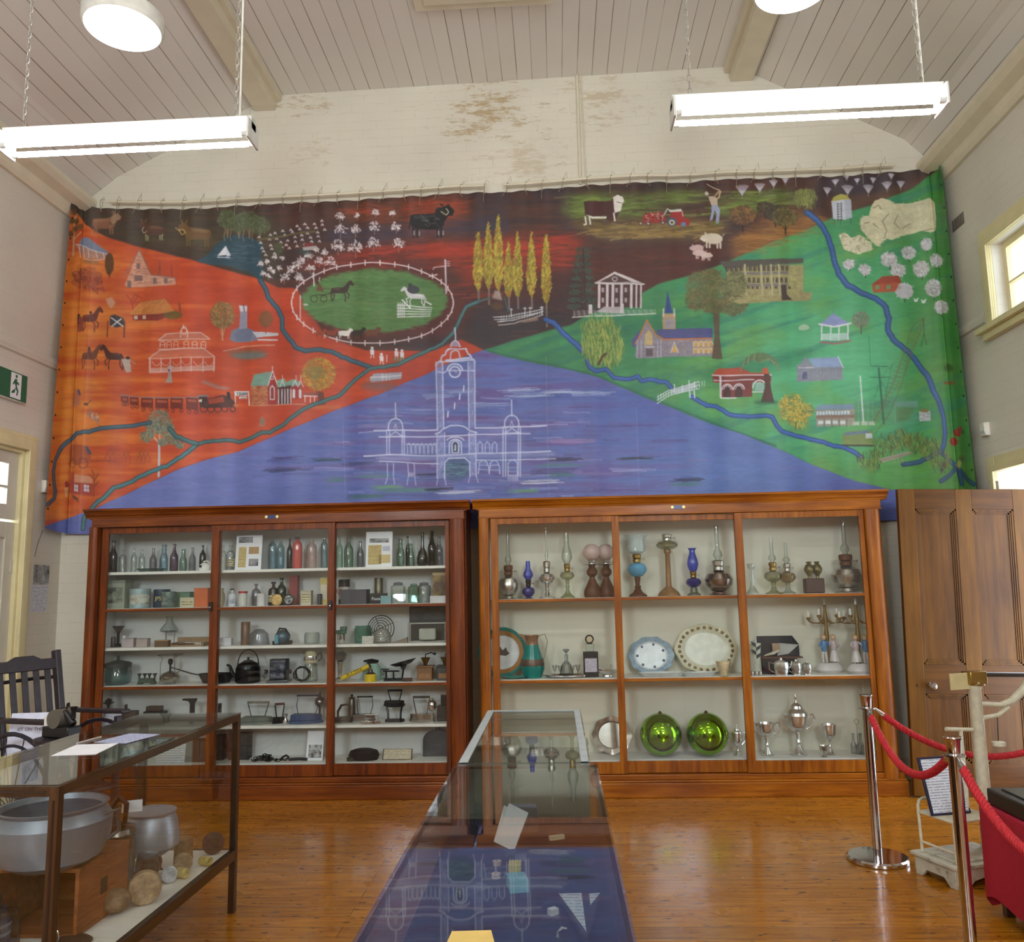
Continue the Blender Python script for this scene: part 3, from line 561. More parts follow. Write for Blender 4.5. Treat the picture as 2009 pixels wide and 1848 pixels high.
P_([(388, 516), (410, 500), (428, 480), (445, 466), (470, 462), (500, 470), (520, 480), (515, 505), (522, 540), (512, 552), (488, 535), (450, 524), (410, 520)], (44, 76, 92), .95, 2, .5); dabs([(420, 485), (510, 480), (510, 520), (430, 515)], [(64, 102, 120), (34, 60, 80), (84, 116, 128)], 60, 14, 1.5, 0, 6, .5)
P_([(428, 504), (445, 484), (452, 502)], W_); P_([(446, 486), (455, 503), (447, 506)], (206, 210, 222)); L_([(428, 506), (453, 507)], W_, 1.6)
for x, y in ((448, 432), (490, 432), (512, 445), (470, 440)): tree(x, y, 20, 18, [(84, 96, 60), (64, 84, 58), (112, 116, 78)], (140, 120, 88), 468, 90, 1.6)
for x in (444, 456, 480, 498): L_([(x, 450), (x-3, 466), (x-1, 474)], (150, 128, 96), 1.3)
for r, (x, y, s) in enumerate([(668, 427, 9), (702, 424, 6), (738, 419, 7), (771, 419, 6), (669, 453, 12), (698, 451, 11), (736, 447, 12), (778, 446, 10), (664, 484, 14), (698, 486, 15), (734, 478, 13), (783, 480, 13), (620, 490, 6), (638, 497, 7), (605, 502, 8), (592, 514, 9), (583, 523, 10), (571, 532, 9), (559, 545, 10), (589, 547, 10), (627, 513, 9), (648, 515, 12), (610, 527, 9), (549, 527, 5), (531, 527, 4), (540, 506, 5), (555, 508, 4), (526, 514, 5), (513, 519, 6), (518, 538, 5), (528, 543, 5), (538, 534, 4)]):
    L_([(x, y), (x, y+s*1.35)], (150, 120, 120), 1.3)
    for k in range(int(s*4.5)):
        t = R(rng.uniform(180, 360)); q = rng.uniform(.25, 1); xx, yy = x+math.cos(t)*s*q, y+s*.55+math.sin(t)*s*1.45*q
        L_([(xx, yy), (xx+rng.normal()*1.6, yy+rng.normal()*1.6)], [(214, 204, 210), (196, 182, 190), (228, 222, 224)][k % 3], 1.7, .9)
for j in range(5):
    for i in range(9):
        x = 512+i*15+j*3+rng.normal()*2; y = 468-i*4.6+j*9+rng.normal()*1.2+(0 if i < 7 else 3)
        if x < 640: L_([(x-2.2, y+1.5), (x, y-1.5), (x+2.2, y+1.5)], (206, 190, 196), 2.3)
L_(wig([(508, 474), (560, 464), (620, 455)], 5, 1), (116, 100, 50), 4, .7); E_(548, 490, 8, 13, (70, 78, 46), .9, 1, 1); L_([(548, 500), (548, 512)], (90, 84, 56), 1.5)
P_([(597, 488), (600, 479), (615, 478), (618, 484)], (120, 40, 40)); P_([(596, 488), (618, 484), (618, 491), (597, 495)], (170, 160, 160)); P_([(590, 492), (610, 496), (604, 502), (590, 500)], (40, 76, 70), .8, 1)
beast(842, 437, 1.75, (24, 22, 24), (74, 76, 86), 1, False, legs=(34, 32, 34)); E_(866, 418, 11, 9, (28, 26, 28)); L_([(866, 417), (876, 424), (881, 418), (876, 411)], (206, 196, 150), 1.6); dabs([(828, 425), (870, 425), (865, 445), (830, 448)], [(70, 72, 80), (100, 102, 110)], 14, 8, 1.2, 30); P_([(874, 407), (882, 402), (884, 410)], (30, 28, 30)); 
for x in (813, 823, 861, 870): L_([(x, 455), (x, 463)], (186, 186, 190), 1.6)
# ---- showground oval
E_(737, 592, 144, 62, (84, 132, 70), .95, 9, .4); dabs(el(737, 592, 128, 55), [(74, 122, 60), (96, 146, 78), (110, 126, 72), (70, 112, 60)], 420, 26, 3, 0, 12, .35)
L_(el(732, 596, 158, 79, n=64), (220, 200, 204), 2.3, 1, True)
for i in range(34): q = el(732, 596, 158, 79, n=34)[i]; L_([(q[0], q[1]-4.5), (q[0], q[1]+4.5)], (216, 204, 208), 2.2)
L_([(874, 512), (876, 577)], (204, 190, 200), 3.2); L_([(850, 530), (852, 526), (874, 524)], (204, 196, 206), 1.6); L_([(842, 543), (858, 540)], (212, 206, 214), 2); [L_([(876, y), (883, y)], W_, 1.2) for y in (515, 519, 523)]
L_([(616, 535), (617, 562)], (214, 204, 208), 2.2); L_([(591, 582), (591, 630)], (210, 190, 196), 2); L_([(628, 545), (627, 552)], W_, 1.5); [L_([(613, y), (619, y)], W_, 1) for y in (538, 542)]; E_(602, 600, 5, 2, (190, 200, 200), .8)
def horse(g, col, hi):
    P_([g(-12, -4), g(-4, -5), g(6, -5), g(11, -9), g(16, -15), g(21, -17), g(22, -15), g(26, -10), g(24, -8), g(19, -10), g(15, 0), g(9, 4), g(-6, 4), g(-12, 4)], col)
    for q in ([(-11, 2), (-13, 9), (-12, 16)], [(-8, 3), (-8, 10), (-11, 15)], [(8, 2), (11, 8), (10, 16)], [(11, 1), (17, 5), (15, 11)]): L_([g(*p) for p in q], col, 2.2)
    L_([g(-12, -2), g(-15, 5)], col, 2); P_([g(-9, -4), g(2, -4), g(2, -2), g(-8, -1)], hi, .6)
horse(lambda x, y: (666+x*1.15, 572+y*1.25), (58, 42, 34), (120, 92, 60)); L_([(652, 576), (635, 580), (620, 579)], (40, 34, 30), 1.5)
for x in (617, 636): L_(el(x, 587, 6.5, 6.5, n=18), (44, 38, 34), 1.2, 1, True)
P_([(621, 572), (627, 556), (632, 562), (637, 574)], (110, 76, 50)); E_(624, 557, 2.6, 3, (66, 44, 34)); L_([(636, 568), (662, 568)], (60, 48, 38), 1)
g = lambda x, y: (818-x*1.2, 583+y*1.1); horse(g, (206, 208, 214), (236, 238, 240)); E_(812, 570, 12, 8, (62, 64, 72)); P_([(801, 560), (808, 557), (812, 566), (804, 568)], (58, 60, 66)); L_([(790, 590), (800, 600), (806, 606)], W_, 2.6); L_([(836, 592), (846, 598)], W_, 2.6)
for k in range(4): L_([(782+k*4, 596), (782+k*4, 624)], W_, 1.7)
for k in range(5): L_([(780, 600+k*6), (848-k, 604+k*4)], W_, 1.8)
for x, c, s in ((630, (150, 62, 36), .45), (652, (140, 54, 34), .52), (677, (224, 220, 214), .58), (703, (52, 40, 36), .6), (732, (112, 58, 38), .62)): beast(x, 655, s, c, c, 1, False, legs=tuple(int(q*.85) for q in c))
# ---- poplars, bridge, cottage
for x, y0_, y1_, b_ in ((939, 455, 572, 588), (959, 438, 570, 598), (978, 422, 572, 580), (998, 478, 585, 605), (1016, 458, 585, 606), (1043, 458, 583, 606), (1072, 455, 600, 642)):
    L_([(x, y1_-12), (x+1, b_)], (120, 104, 96), 3.6)
    hh = y1_-y0_; P_([(x, y0_), (x+4, y0_+hh*.2), (x+8, y0_+hh*.45), (x+10, y0_+hh*.72), (x+5, y0_+hh*.95), (x-1, y1_), (x-7, y0_+hh*.9), (x-10, y0_+hh*.68), (x-8, y0_+hh*.4), (x-4, y0_+hh*.15)], (158, 142, 44), 1, 1, 1.2)
    dabs([(x, y0_-6), (x+8, y0_+hh*.4), (x+10, y0_+hh*.75), (x+2, y1_+2), (x-9, y0_+hh*.75), (x-8, y0_+hh*.4)], [(186, 168, 52), (204, 190, 66), (120, 116, 40), (150, 124, 36), (176, 112, 40)], int(hh*2.0), 7, 1.8, -78, 22, .85)
L_([(960, 585), (985, 590)], (90, 76, 60), 1); P_([(966, 586), (972, 570), (982, 574), (986, 590)], (170, 156, 150), .85, 1); E_(976, 602, 12, 7, (88, 58, 34), .9, 2)
L_(wig([(990, 584), (994, 600), (998, 612)], 3, .6), (52, 84, 92), 3)
for a_ in (0, 1):
    o_ = 8*a_; L_([(968+o_, 623+o_*1.1), (1000+o_, 621+o_), (1066, 607+o_*.6)], (206, 210, 214), 1.7); L_([(970+o_, 628+o_*1.3), (1000+o_, 626+o_*1.2), (1066, 612+o_*.8)], (206, 210, 214), 1.5)
for x in range(984, 1068, 5): L_([(x, 620-(x-984)*.14), (x, 632-(x-984)*.16)], (190, 194, 202), 1.1, .8)
for x, y in ((1003, 606), (1030, 604), (1040, 603), (1063, 602)): L_([(x, y), (x, y+16)], (210, 210, 216), 1.5); L_([(x-3, y+2), (x+3, y+2)], W_, 1.4)
P_([(1012, 632), (1056, 622), (1056, 630), (1030, 634)], (160, 132, 120), .7)
# dark pine and the courthouse
for k in range(9):
    y = 486+k*14; s = 8+k*1.4
    for d in (-1, 1): P_([(1143, y+6), (1143+d*s*.6, y), (1143+d*s*1.5, y+3), (1143+d*s*1.7, y+9), (1143+d*s, y+12)], (56, 72, 60), .85, 1, .8)
dabs([(1130, 484), (1156, 484), (1168, 600), (1120, 600)], [(72, 92, 74), (44, 58, 50)], 110, 6, 2, 20, 50, .6); L_([(1144, 490), (1149, 610)], (60, 30, 28), 2)
P_([(1168, 557), (1206, 534), (1262, 557)], (206, 196, 200)); P_([(1176, 555), (1206, 539), (1240, 555)], (84, 56, 54)); P_([(1172, 556), (1262, 556), (1258, 604), (1176, 606)], (76, 44, 44))
for x in (1175, 1191, 1202, 1219, 1238, 1248, 1257): L_([(x+.5, 560), (x, 604)], (206, 196, 202), 5.2 if x < 1240 else 3.4)
L_([(1168, 557), (1263, 558)], (216, 208, 212), 3.2); L_(el(1206, 548, 5, 4, n=12), W_, 1.3, 1, True)
for x in (1183, 1210, 1228): 
    for y in (570, 590): P_([(x-2.5, y-4), (x+2.5, y-4), (x+2.5, y+5), (x-2.5, y+5)], (190, 182, 190), .8)
P_([(1155, 600), (1162, 600), (1162, 618), (1155, 618)], (206, 198, 204)); P_([(1170, 614), (1186, 603), (1218, 603), (1226, 616)], (176, 168, 174)); P_([(1217, 597), (1224, 597), (1224, 616), (1217, 616)], (212, 204, 210))
for x in range(1126, 1288, 3): L_([(x, 611-(x-1126)*.02), (x, 622-(x-1126)*.04)], (196, 200, 200), 1, .8)
L_([(1123, 624), (1286, 616)], (214, 216, 214), 2)
# hereford, tractor, golfer, pigs
g = lambda x, y: (x, y); P_([(1146, 398), (1200, 396), (1206, 384), (1218, 382), (1222, 400), (1212, 425), (1206, 434), (1190, 434), (1190, 424), (1160, 428), (1148, 424)], (74, 36, 34)); P_([(1203, 389), (1212, 384), (1222, 388), (1225, 396), (1221, 402), (1218, 416), (1206, 420), (1204, 400)], (222, 216, 206))
for q in ([(1148, 428), (1150, 442), (1146, 443)], [(1156, 428), (1158, 442)], [(1204, 420), (1206, 434)]): L_(q, (220, 214, 204), 3)
P_([(1150, 424), (1164, 428), (1190, 426), (1190, 430), (1162, 432)], (212, 206, 196)); L_([(1210, 398), (1220, 400)], (80, 60, 60), 1); P_([(1196, 428), (1201, 428), (1200, 439), (1197, 439)], (80, 40, 38))
P_([(1262, 425), (1266, 419), (1300, 419), (1304, 426), (1306, 440), (1262, 440)], (150, 44, 36)); dabs([(1264, 420), (1300, 420), (1300, 438), (1264, 438)], [(206, 196, 186), (90, 30, 30), (180, 60, 50)], 34, 5, 1.5, 40, 50); P_([(1316, 418), (1338, 416), (1342, 428), (1354, 432), (1352, 444), (1312, 444)], (158, 40, 36))
E_(1318, 438, 10, 9, (70, 80, 110)); E_(1318, 439, 6, 5.5, (196, 190, 160)); E_(1318, 439, 2.5, 2, (40, 40, 50)); E_(1341, 442, 5, 4.5, (96, 116, 160)); P_([(1312, 415), (1336, 412), (1338, 417), (1314, 419)], (206, 206, 200)); L_([(1302, 424), (1309, 412), (1316, 416)], (206, 206, 206), 2); L_([(1338, 416), (1339, 426)], (200, 200, 206), 1.3)
for x in (1257, 1272, 1300): E_(x, 440, 4, 4, (90, 60, 60)); E_(x, 440, 2, 2, (180, 180, 180))
L_([(1386, 364), (1412, 374)], (206, 190, 160), 1.5); L_([(1413, 376), (1410, 388), (1404, 392)], (206, 170, 130), 2.6); L_([(1410, 376), (1400, 388)], (196, 160, 124), 2.2)
P_([(1389, 388), (1398, 386), (1408, 390), (1408, 404), (1396, 406)], (196, 172, 150)); E_(1386, 383, 4, 4, (190, 180, 166)); P_([(1396, 404), (1408, 403), (1413, 414), (1410, 440), (1404, 440), (1406, 420), (1402, 414), (1398, 432), (1392, 436), (1396, 418)], (150, 158, 190)); E_(1406, 440, 14, 3, (100, 130, 60), .6, 2)
def pig(cx, cy, s, c, d=-1):
    g = lambda x, y: (cx+x*s*d, cy+y*s); P_(el(cx, cy, 15*s, 9*s), c); P_([g(10, -8), g(20, -4), g(23, 1), g(16, 6), g(10, 5)], c); [L_([g(x, 6), g(x, 14)], c, 3*s) for x in (-11, -6, 7, 12)]; L_([g(-14, -5), g(-17, -8)], c, 1.4); L_([g(-8, 7), g(6, 8)], (120, 96, 80), .9, .6); P_([g(11, -8), g(14, -11), g(16, -6)], (196, 180, 160))
pig(1400, 470, 1.2, (218, 204, 182)); pig(1369, 489, .75, (204, 172, 170)); pig(1374, 499, .7, (206, 176, 172)); pig(1384, 503, .65, (214, 190, 184), 1)
for x, y, s, t in ((1455, 374, 12, 1), (1490, 368, 10, 0), (1516, 362, 8, 0), (1540, 355, 6, 0), (1622, 375, 8, 0), (1638, 358, 6, 0), (1661, 374, 11, 0), (1659, 350, 5, 0), (1680, 356, 5, 0), (1702, 372, 10, 0), (1712, 354, 6, 0), (1738, 366, 9, 0), (1746, 348, 6, 0), (1766, 362, 8, 0)):
    for k in range(11):
        f = k/10*2-1; L_([(x, y+s*.9), (x+f*s*.55, y+s*.1), (x+f*s, y-s*(.75-.2*f*f))], (190, 184, 200), 1.3, .85)
    L_([(x, y+s*.7), (x, y+s*1.5)], (150, 140, 130), 1.2)
for x, y, s, c in ((1456, 424, 26, (112, 78, 44)), (1520, 420, 22, (58, 54, 38)), (1540, 428, 26, (98, 88, 46)), (1500, 410, 16, (64, 52, 36))):
    tree(x, y, s, s*.72, [c, tuple(int(q*.7) for q in c), tuple(min(255, int(q*1.35)) for q in c)], (60, 36, 28), y+s*1.25, 130, 2)
E_(1578, 388, 22, 17, (120, 126, 62), .85, 3, .8); dabs(el(1580, 392, 22, 20), [(150, 156, 84), (110, 118, 56), (92, 100, 50)], 150, 9, 1.4, 88, 12, .7)
# silo
P_([(1630, 398), (1635, 388), (1648, 383), (1660, 386), (1668, 397)], (170, 164, 70)); P_([(1631, 396), (1668, 394), (1670, 430), (1656, 434), (1634, 431)], (188, 194, 208)); P_([(1655, 395), (1668, 394), (1670, 430), (1658, 433)], (160, 168, 186), .6)
for x in (1642, 1649): L_([(x, 400), (x+1, 434)], (60, 54, 60), 1.3)
for y in range(402, 434, 5): L_([(1642, y), (1649, y)], (70, 60, 64), 1.2)
for x in (1636, 1648, 1667): L_([(x, 432), (x, 442)], (80, 84, 84), 1.4)
# big ram and lambs
ram = [(1708, 408), (1716, 395), (1730, 391), (1745, 396), (1752, 402), (1790, 400), (1830, 392), (1839, 400), (1842, 430), (1841, 455), (1830, 460), (1808, 455), (1765, 466), (1748, 474), (1738, 470), (1722, 486), (1712, 478), (1700, 466), (1688, 454), (1686, 436), (1692, 428), (1704, 425)]
P_(ram, (212, 206, 168), 1, 1, .4)
dabs(ram, [(228, 224, 190), (200, 192, 152), (220, 214, 178)], 300, 9, 2.2, 0, 60, .5)
for q in ([(1742, 420), (1730, 436), (1738, 455), (1733, 470)], [(1760, 425), (1752, 440), (1764, 450)], [(1712, 410), (1722, 404), (1728, 412)], [(1704, 426), (1712, 440), (1722, 448)], [(1810, 455), (1838, 452)], [(1770, 448), (1785, 440)]): L_(wig(q, 3, 1.4), (120, 104, 76), 1.5, .8)
E_(1700, 437, 13, 11, (216, 210, 176), 1, 0, .5); E_(1692, 448, 5, 6, (206, 192, 160)); L_([(1694, 440), (1704, 438)], (110, 90, 70), 1.4)
for q in ([(1645, 462), (1654, 459), (1663, 463), (1668, 470), (1684, 464), (1694, 468), (1698, 474), (1708, 478), (1711, 492), (1700, 496), (1680, 502), (1668, 496), (1655, 492), (1650, 478)],): P_(q, (214, 210, 176), 1, 1, .4); dabs(q, [(226, 222, 190), (190, 180, 144), (140, 126, 98)], 90, 6, 1.4, 30, 60, .6)
for x, y, s in ((1820, 482, 13), (1782, 497, 14), (1743, 511, 16), (1761, 532, 15), (1808, 529, 17), (1840, 514, 14), (1773, 572, 18), (1834, 568, 19), (1851, 605, 15), (1695, 532, 12), (1664, 521, 10)):
    if s: L_([(x, y), (x+1, y+s*1.2)], (50, 60, 40), 1.8); E_(x, y, s, s*.85, (166, 162, 162), .8, 1, 1.5); dabs(el(x, y, s, s*.9), [(204, 200, 206), (176, 170, 176), (222, 220, 226)], int(s*10), 4, 1.5, 45, 60, .85)
P_([(1708, 561), (1730, 544), (1762, 543), (1768, 556), (1756, 560)], (160, 60, 40)); P_([(1709, 560), (1766, 556), (1764, 574), (1712, 576)], (176, 82, 50)); [P_([(x, 562), (x+8, 561), (x+8, 569), (x, 570)], (120, 150, 100)) for x in (1716, 1738)]; E_(1773, 572, 17, 16, (196, 196, 204), .9, 1, 1.4)
for x, y in ((1797, 589), (1812, 592)): P_([(x-5, y-4), (x, y-1), (x+6, y-5), (x+3, y+4), (x-3, y+4)], (214, 222, 222))
# ---- left side
LG = (206, 196, 206)
P_([(150, 488), (158, 470), (175, 470), (213, 495), (218, 502), (176, 492)], (122, 134, 158)); P_([(147, 482), (176, 492), (217, 502), (212, 508), (172, 512), (160, 504)], (176, 130, 108)); [L_([(x, 486+(x-150)*.22), (x+3, 508)], LG, 1.6) for x in (152, 160, 172, 190, 204, 214)]; L_([(145, 480), (176, 492), (218, 501)], LG, 1.8); L_([(163, 511), (182, 514), (214, 508)], LG, 1.8); E_(178, 517, 20, 4, (110, 84, 60), .6, 2)
L_([(141, 502), (142, 440), (146, 420)], (206, 170, 120), 4); L_([(142, 470), (156, 458)], (206, 170, 120), 2)
for x, y in ((143, 417), (137, 434), (147, 436), (145, 450), (155, 448), (136, 460)): E_(x, y, 6, 6, (96, 72, 40), .9, 1)
E_(217, 520, 9, 22, (96, 62, 34), .95, 1, .8); L_([(216, 530), (217, 546)], (90, 50, 30), 2)
E_(170, 548, 32, 22, (150, 66, 44), .55, 5, 1.5); dabs([(138, 545), (150, 525), (200, 545), (210, 575), (170, 575)], [(120, 50, 44), (168, 84, 56), (100, 48, 46)], 110, 8, 1.6, 60, 50, .55)
P_([(247, 562), (274, 491), (298, 542), (345, 547), (347, 560), (300, 564), (252, 565)], (212, 150, 124)); dabs([(250, 560), (274, 500), (298, 545), (343, 549), (343, 558)], [(190, 118, 92), (224, 176, 150), (170, 110, 90)], 110, 9, 1.3, 0, 8, .7); L_([(246, 545), (274, 490), (298, 541), (346, 547)], (150, 112, 108), 2)
for q in ((269, 518, 276, 528), (265, 541, 281, 552), (303, 547, 310, 559), (324, 547, 331, 558), (252, 552, 259, 566)): P_([(q[0], q[1]), (q[2], q[1]), (q[2], q[3]), (q[0], q[3])], (132, 100, 96))
for k in range(4): L_([(312+k*2, 540), (316, 515)], (150, 70, 48), 1)
L_([(338, 520), (339, 542)], (146, 62, 42), 2)
P_([(254, 618), (276, 594), (327, 589), (345, 613), (312, 618)], (206, 124, 56)); P_([(262, 619), (312, 618), (345, 613), (345, 617), (312, 631), (262, 629)], (140, 48, 34)); [P_([(x, 620), (x+7, 620), (x+7, 627), (x, 627)], (206, 180, 160)) for x in (264, 281)]; dabs([(256, 617), (278, 595), (326, 590), (312, 617)], [(222, 148, 70), (180, 100, 44)], 60, 9, 1.2, -55, 8, .6)
E_(342, 620, 20, 8, (112, 92, 40), .9, 2, .8); L_([(354, 597), (356, 612)], (150, 66, 50), 4); [L_([(x, 631), (x, 637)], (206, 140, 80), 1) for x in range(264, 310, 4)]
for q in ([(262, 606), (258, 590), (250, 580)], [(262, 595), (272, 580)], [(258, 592), (265, 578), (280, 586)]): L_(q, (150, 56, 36), 1.4)
tree(438, 620, 24, 26, [(138, 112, 58), (112, 98, 56), (168, 138, 80)], (200, 150, 110), 668, 170, 2)
P_([(462, 672), (452, 668), (456, 650), (475, 640), (500, 650), (510, 668), (490, 672)], (120, 124, 148)); P_([(462, 655), (462, 670), (492, 672), (500, 650), (480, 644)], (104, 112, 142), .8); P_([(470, 646), (473, 600), (486, 600), (486, 645)], (150, 146, 170)); P_([(472, 612), (470, 600), (486, 602), (485, 612)], (206, 204, 214)); L_([(478, 598), (480, 612)], (120, 60, 60), 2)
P_([(496, 652), (548, 655), (548, 660), (506, 664)], (196, 196, 206)); L_([(508, 668), (545, 668)], (220, 200, 200), 3); L_([(440, 690), (480, 680), (540, 678)], (206, 150, 120), 2); E_(488, 696, 40, 9, (132, 96, 72), .9, 3); E_(492, 699, 32, 6, (106, 116, 116), .9, 2); E_(523, 628, 14, 16, (132, 80, 40), .9, 1, 1); L_([(523, 640), (523, 656)], (120, 60, 40), 1.4)
# the homestead drawn in white line
H_ = (222, 186, 178)
P_([(313, 669), (328, 656), (396, 654), (413, 666)], (198, 112, 92), .8); P_([(294, 704), (316, 688), (400, 684), (422, 700)], (206, 110, 84), .8)
L_([(313, 669), (328, 656), (350, 655), (368, 655), (396, 654), (413, 666), (313, 669)], H_, 1.6); L_([(294, 704), (316, 688), (400, 684), (423, 701), (294, 705)], H_, 1.6)
L_([(295, 705), (295, 732), (422, 726), (422, 701)], H_, 1.8); P_([(295, 724), (422, 718), (422, 726), (295, 732)], (214, 160, 148), .8)
for x in (316, 329, 343, 364, 380, 396): L_([(x, 683), (x, 674), (x+3, 671), (x+7, 671), (x+9, 674), (x+9, 683)], H_, 1.3); L_([(x, 678), (x+9, 678)], H_, 1)
for k, x in enumerate((297, 318, 336, 358, 378, 400, 421)): L_([(x, 704), (x, 730)], H_, 1.7); L_(el(x-9, 706, 9, 12, 20, 160, n=10), H_, 1) if k else None
L_([(357, 664), (357, 652), (361, 644), (367, 644), (371, 652), (371, 664)], H_, 2); L_(el(364, 652, 5.5, 6, n=14), (230, 200, 190), 1.4, 1, True); L_([(363, 640), (363, 645)], W_, 2); L_([(312, 686), (405, 684)], H_, 1.4)
P_([(326, 752), (332, 740), (333, 730), (338, 730), (340, 742), (341, 753)], (170, 150, 140)); E_(337, 722, 6, 4, (190, 176, 170), .8); E_(334, 728, 2, 2.5, (70, 80, 130))
for cx, cy, d, c in ((176, 706, 1, (116, 62, 36)), (228, 706, -1, (78, 40, 34)), (176, 632, 1, (110, 48, 34))): horse(lambda x, y: (cx+x*1.15*d, cy+y*1.5-4), c, tuple(min(255, q+24) for q in c))
for x, y in ((178, 686), (181, 616), (152, 622)): E_(x, y, 2.6, 3, (44, 28, 30)); P_([(x-3, y+3), (x+4, y+3), (x+5, y+18), (x-3, y+18)], (104, 46, 40))
P_([(240, 706), (256, 704), (258, 730), (249, 732)], (186, 170, 160)); E_(252, 703, 4, 3, (40, 30, 34)); L_([(258, 708), (266, 714)], (180, 160, 150), 1.6)
P_([(150, 628), (160, 624), (164, 652), (150, 655)], (140, 60, 50), .8); P_([(219, 622), (228, 619), (245, 626), (246, 640), (232, 645), (218, 640)], (66, 60, 62)); L_([(221, 625), (243, 641)], W_, 2.2); L_([(240, 627), (222, 642)], W_, 2.2); [L_([(x, 632), (x-1, 662)], (120, 50, 36), 2.6) for x in (214, 246)]; P_([(210, 588), (222, 585), (230, 596), (222, 608), (214, 600)], (206, 166, 140), .8, 1)
P_([(140, 785), (146, 765), (158, 772), (160, 798), (138, 800)], (180, 110, 80), .8, 1); P_([(150, 768), (155, 766), (160, 778), (154, 778)], (84, 78, 110)); E_(172, 795, 5, 3, (110, 60, 40)); L_([(172, 795), (182, 786)], (110, 60, 40), 1.6); P_([(172, 815), (182, 805), (200, 828), (196, 834)], (170, 120, 104), .8, 1); dabs([(170, 810), (200, 815), (198, 836)], [(220, 190, 180), (120, 80, 80)], 18, 4, 1.3, 30, 60)
# train, sign and station
TR = (120, 44, 34)
for x0_, x1_, y0_, y1_ in ((239, 253, 776, 790), (255, 273, 778, 795), (278, 303, 780, 801), (307, 333, 781, 803), (337, 363, 781, 804), (369, 391, 780, 806)):
    P_([(x0_, y0_), (x1_, y0_+1), (x1_, y1_), (x0_, y1_-1)], TR); L_([(x0_-1, y0_), (x1_+1, y0_+1)], (150, 116, 116), 2.2); P_([(x0_+3, y0_+5), (x1_-3, y0_+6), (x1_-3, y0_+11), (x0_+3, y0_+10)], (176, 80, 52)); [L_(el(x, y1_+3, 3.2, 3.2, n=10), (90, 40, 40), 1.4, 1, True) for x in (x0_+5, x1_-4)]
P_([(392, 778), (408, 778), (408, 800), (394, 800)], (66, 40, 42)); P_([(408, 784), (440, 776), (452, 780), (462, 790), (456, 800), (400, 802)], (84, 44, 38)); P_([(410, 785), (440, 779), (442, 790), (412, 794)], (176, 70, 44)); P_([(446, 770), (452, 770), (454, 784), (447, 784)], (44, 34, 40)); L_([(390, 778), (410, 777)], (130, 130, 140), 3)
for x, r in ((401, 6.5), (415, 6.5), (429, 6.5), (442, 5.5), (457, 5)): L_(el(x, 803, r, r, n=16), (66, 40, 40), 1.8, 1, True)
P_([(392, 786), (398, 784), (398, 790), (392, 790)], (220, 200, 170)); [E_(445-k*7, 765-k*1.7-abs(k-2), 7, 3.2, (160, 146, 150), .5, 1) for k in range(7)]; E_(464, 796, 3.5, 3, (190, 120, 70))
P_([(462, 768), (487, 768), (487, 777), (462, 777)], (226, 228, 230)); L_([(461, 768), (462, 790)], (226, 228, 230), 1.6); L_([(488, 768), (490, 796)], (226, 228, 230), 2); P_([(470, 779), (485, 779), (485, 783), (470, 783)], (222, 222, 226)); L_([(472, 781), (483, 781)], (60, 60, 66), .9)
F5 = {'Y': [[(0, 0), (1, 1), (2, 0)], [(1, 1), (1, 2)]], 'O': [[(0, 0), (2, 0), (2, 2), (0, 2), (0, 0)]], 'U': [[(0, 0), (0, 2), (2, 2), (2, 0)]], 'N': [[(0, 2), (0, 0), (2, 2), (2, 0)]], 'G': [[(2, 0), (0, 0), (0, 2), (2, 2), (2, 1), (1, 1)]]}
for i, ch in enumerate('YOUNG'):
    for q in F5[ch]: L_([(464.5+i*4.6+x*1.4, 770.3+y*2.3) for x, y in q], (30, 34, 40), 1.0)
P_([(493, 759), (500, 736), (537, 730), (527, 760)], (120, 160, 142)); P_([(494, 759), (527, 758), (528, 796), (495, 797)], (186, 96, 56)); dabs([(494, 759), (526, 759), (526, 795), (495, 796)], [(206, 128, 76), (160, 76, 48), (196, 150, 110)], 70, 6, 1.8, 0, 20, .7)
P_([(527, 760), (536, 726), (545, 757), (545, 795), (528, 796)], (168, 44, 40)); L_([(527, 758), (536, 728), (546, 757)], W_, 1.8); L_([(536, 720), (536, 730)], W_, 1.4); L_(el(535, 742, 3, 3.4, n=12), W_, 1.4, 1, True); P_([(531, 786), (531, 762), (536, 756), (541, 762), (541, 786)], (206, 196, 196)); P_([(533, 784), (533, 764), (536, 760), (539, 764), (539, 784)], (150, 50, 46))
P_([(545, 748), (560, 744), (565, 752), (578, 746), (592, 752), (594, 760), (546, 764)], (124, 164, 146)); P_([(546, 762), (574, 758), (574, 794), (546, 795)], (84, 50, 52)); [L_([(x, 765), (x, 794)], W_, 1.9) for x in (548, 555, 561, 567, 573)]
P_([(575, 760), (595, 757), (597, 784), (576, 786)], (166, 44, 40)); [P_([(x, 783), (x, 768), (x+2.5, 764), (x+5, 768), (x+5, 783)], (206, 204, 210)) for x in (577, 589)]; [L_([(a_-5, 760), (a_, 748), (a_+5, 760)], W_, 1.3) for a_ in (556, 581, 592)]; [L_([(x, 738), (x, 748)], W_, 1.2) for x in (556, 583, 592)]
P_([(597, 772), (626, 770), (627, 778), (598, 776)], (150, 70, 60)); L_([(598, 778), (628, 778)], W_, 2); [L_([(x, 778), (x, 790)], W_, 1.3) for x in (600, 610, 618, 626)]; L_([(495, 797), (600, 794)], (206, 130, 100), 2)
tree(627, 735, 33, 32, [(186, 132, 42), (150, 128, 58), (206, 156, 56), (172, 104, 40)], (110, 60, 44), 790, 300, 3); P_([(629, 770), (636, 770), (640, 796), (627, 796)], (110, 56, 44)); E_(640, 800, 32, 4, (206, 110, 54), .7, 2); E_(623, 733, 18, 14, (118, 120, 66), .5, 4, .8)
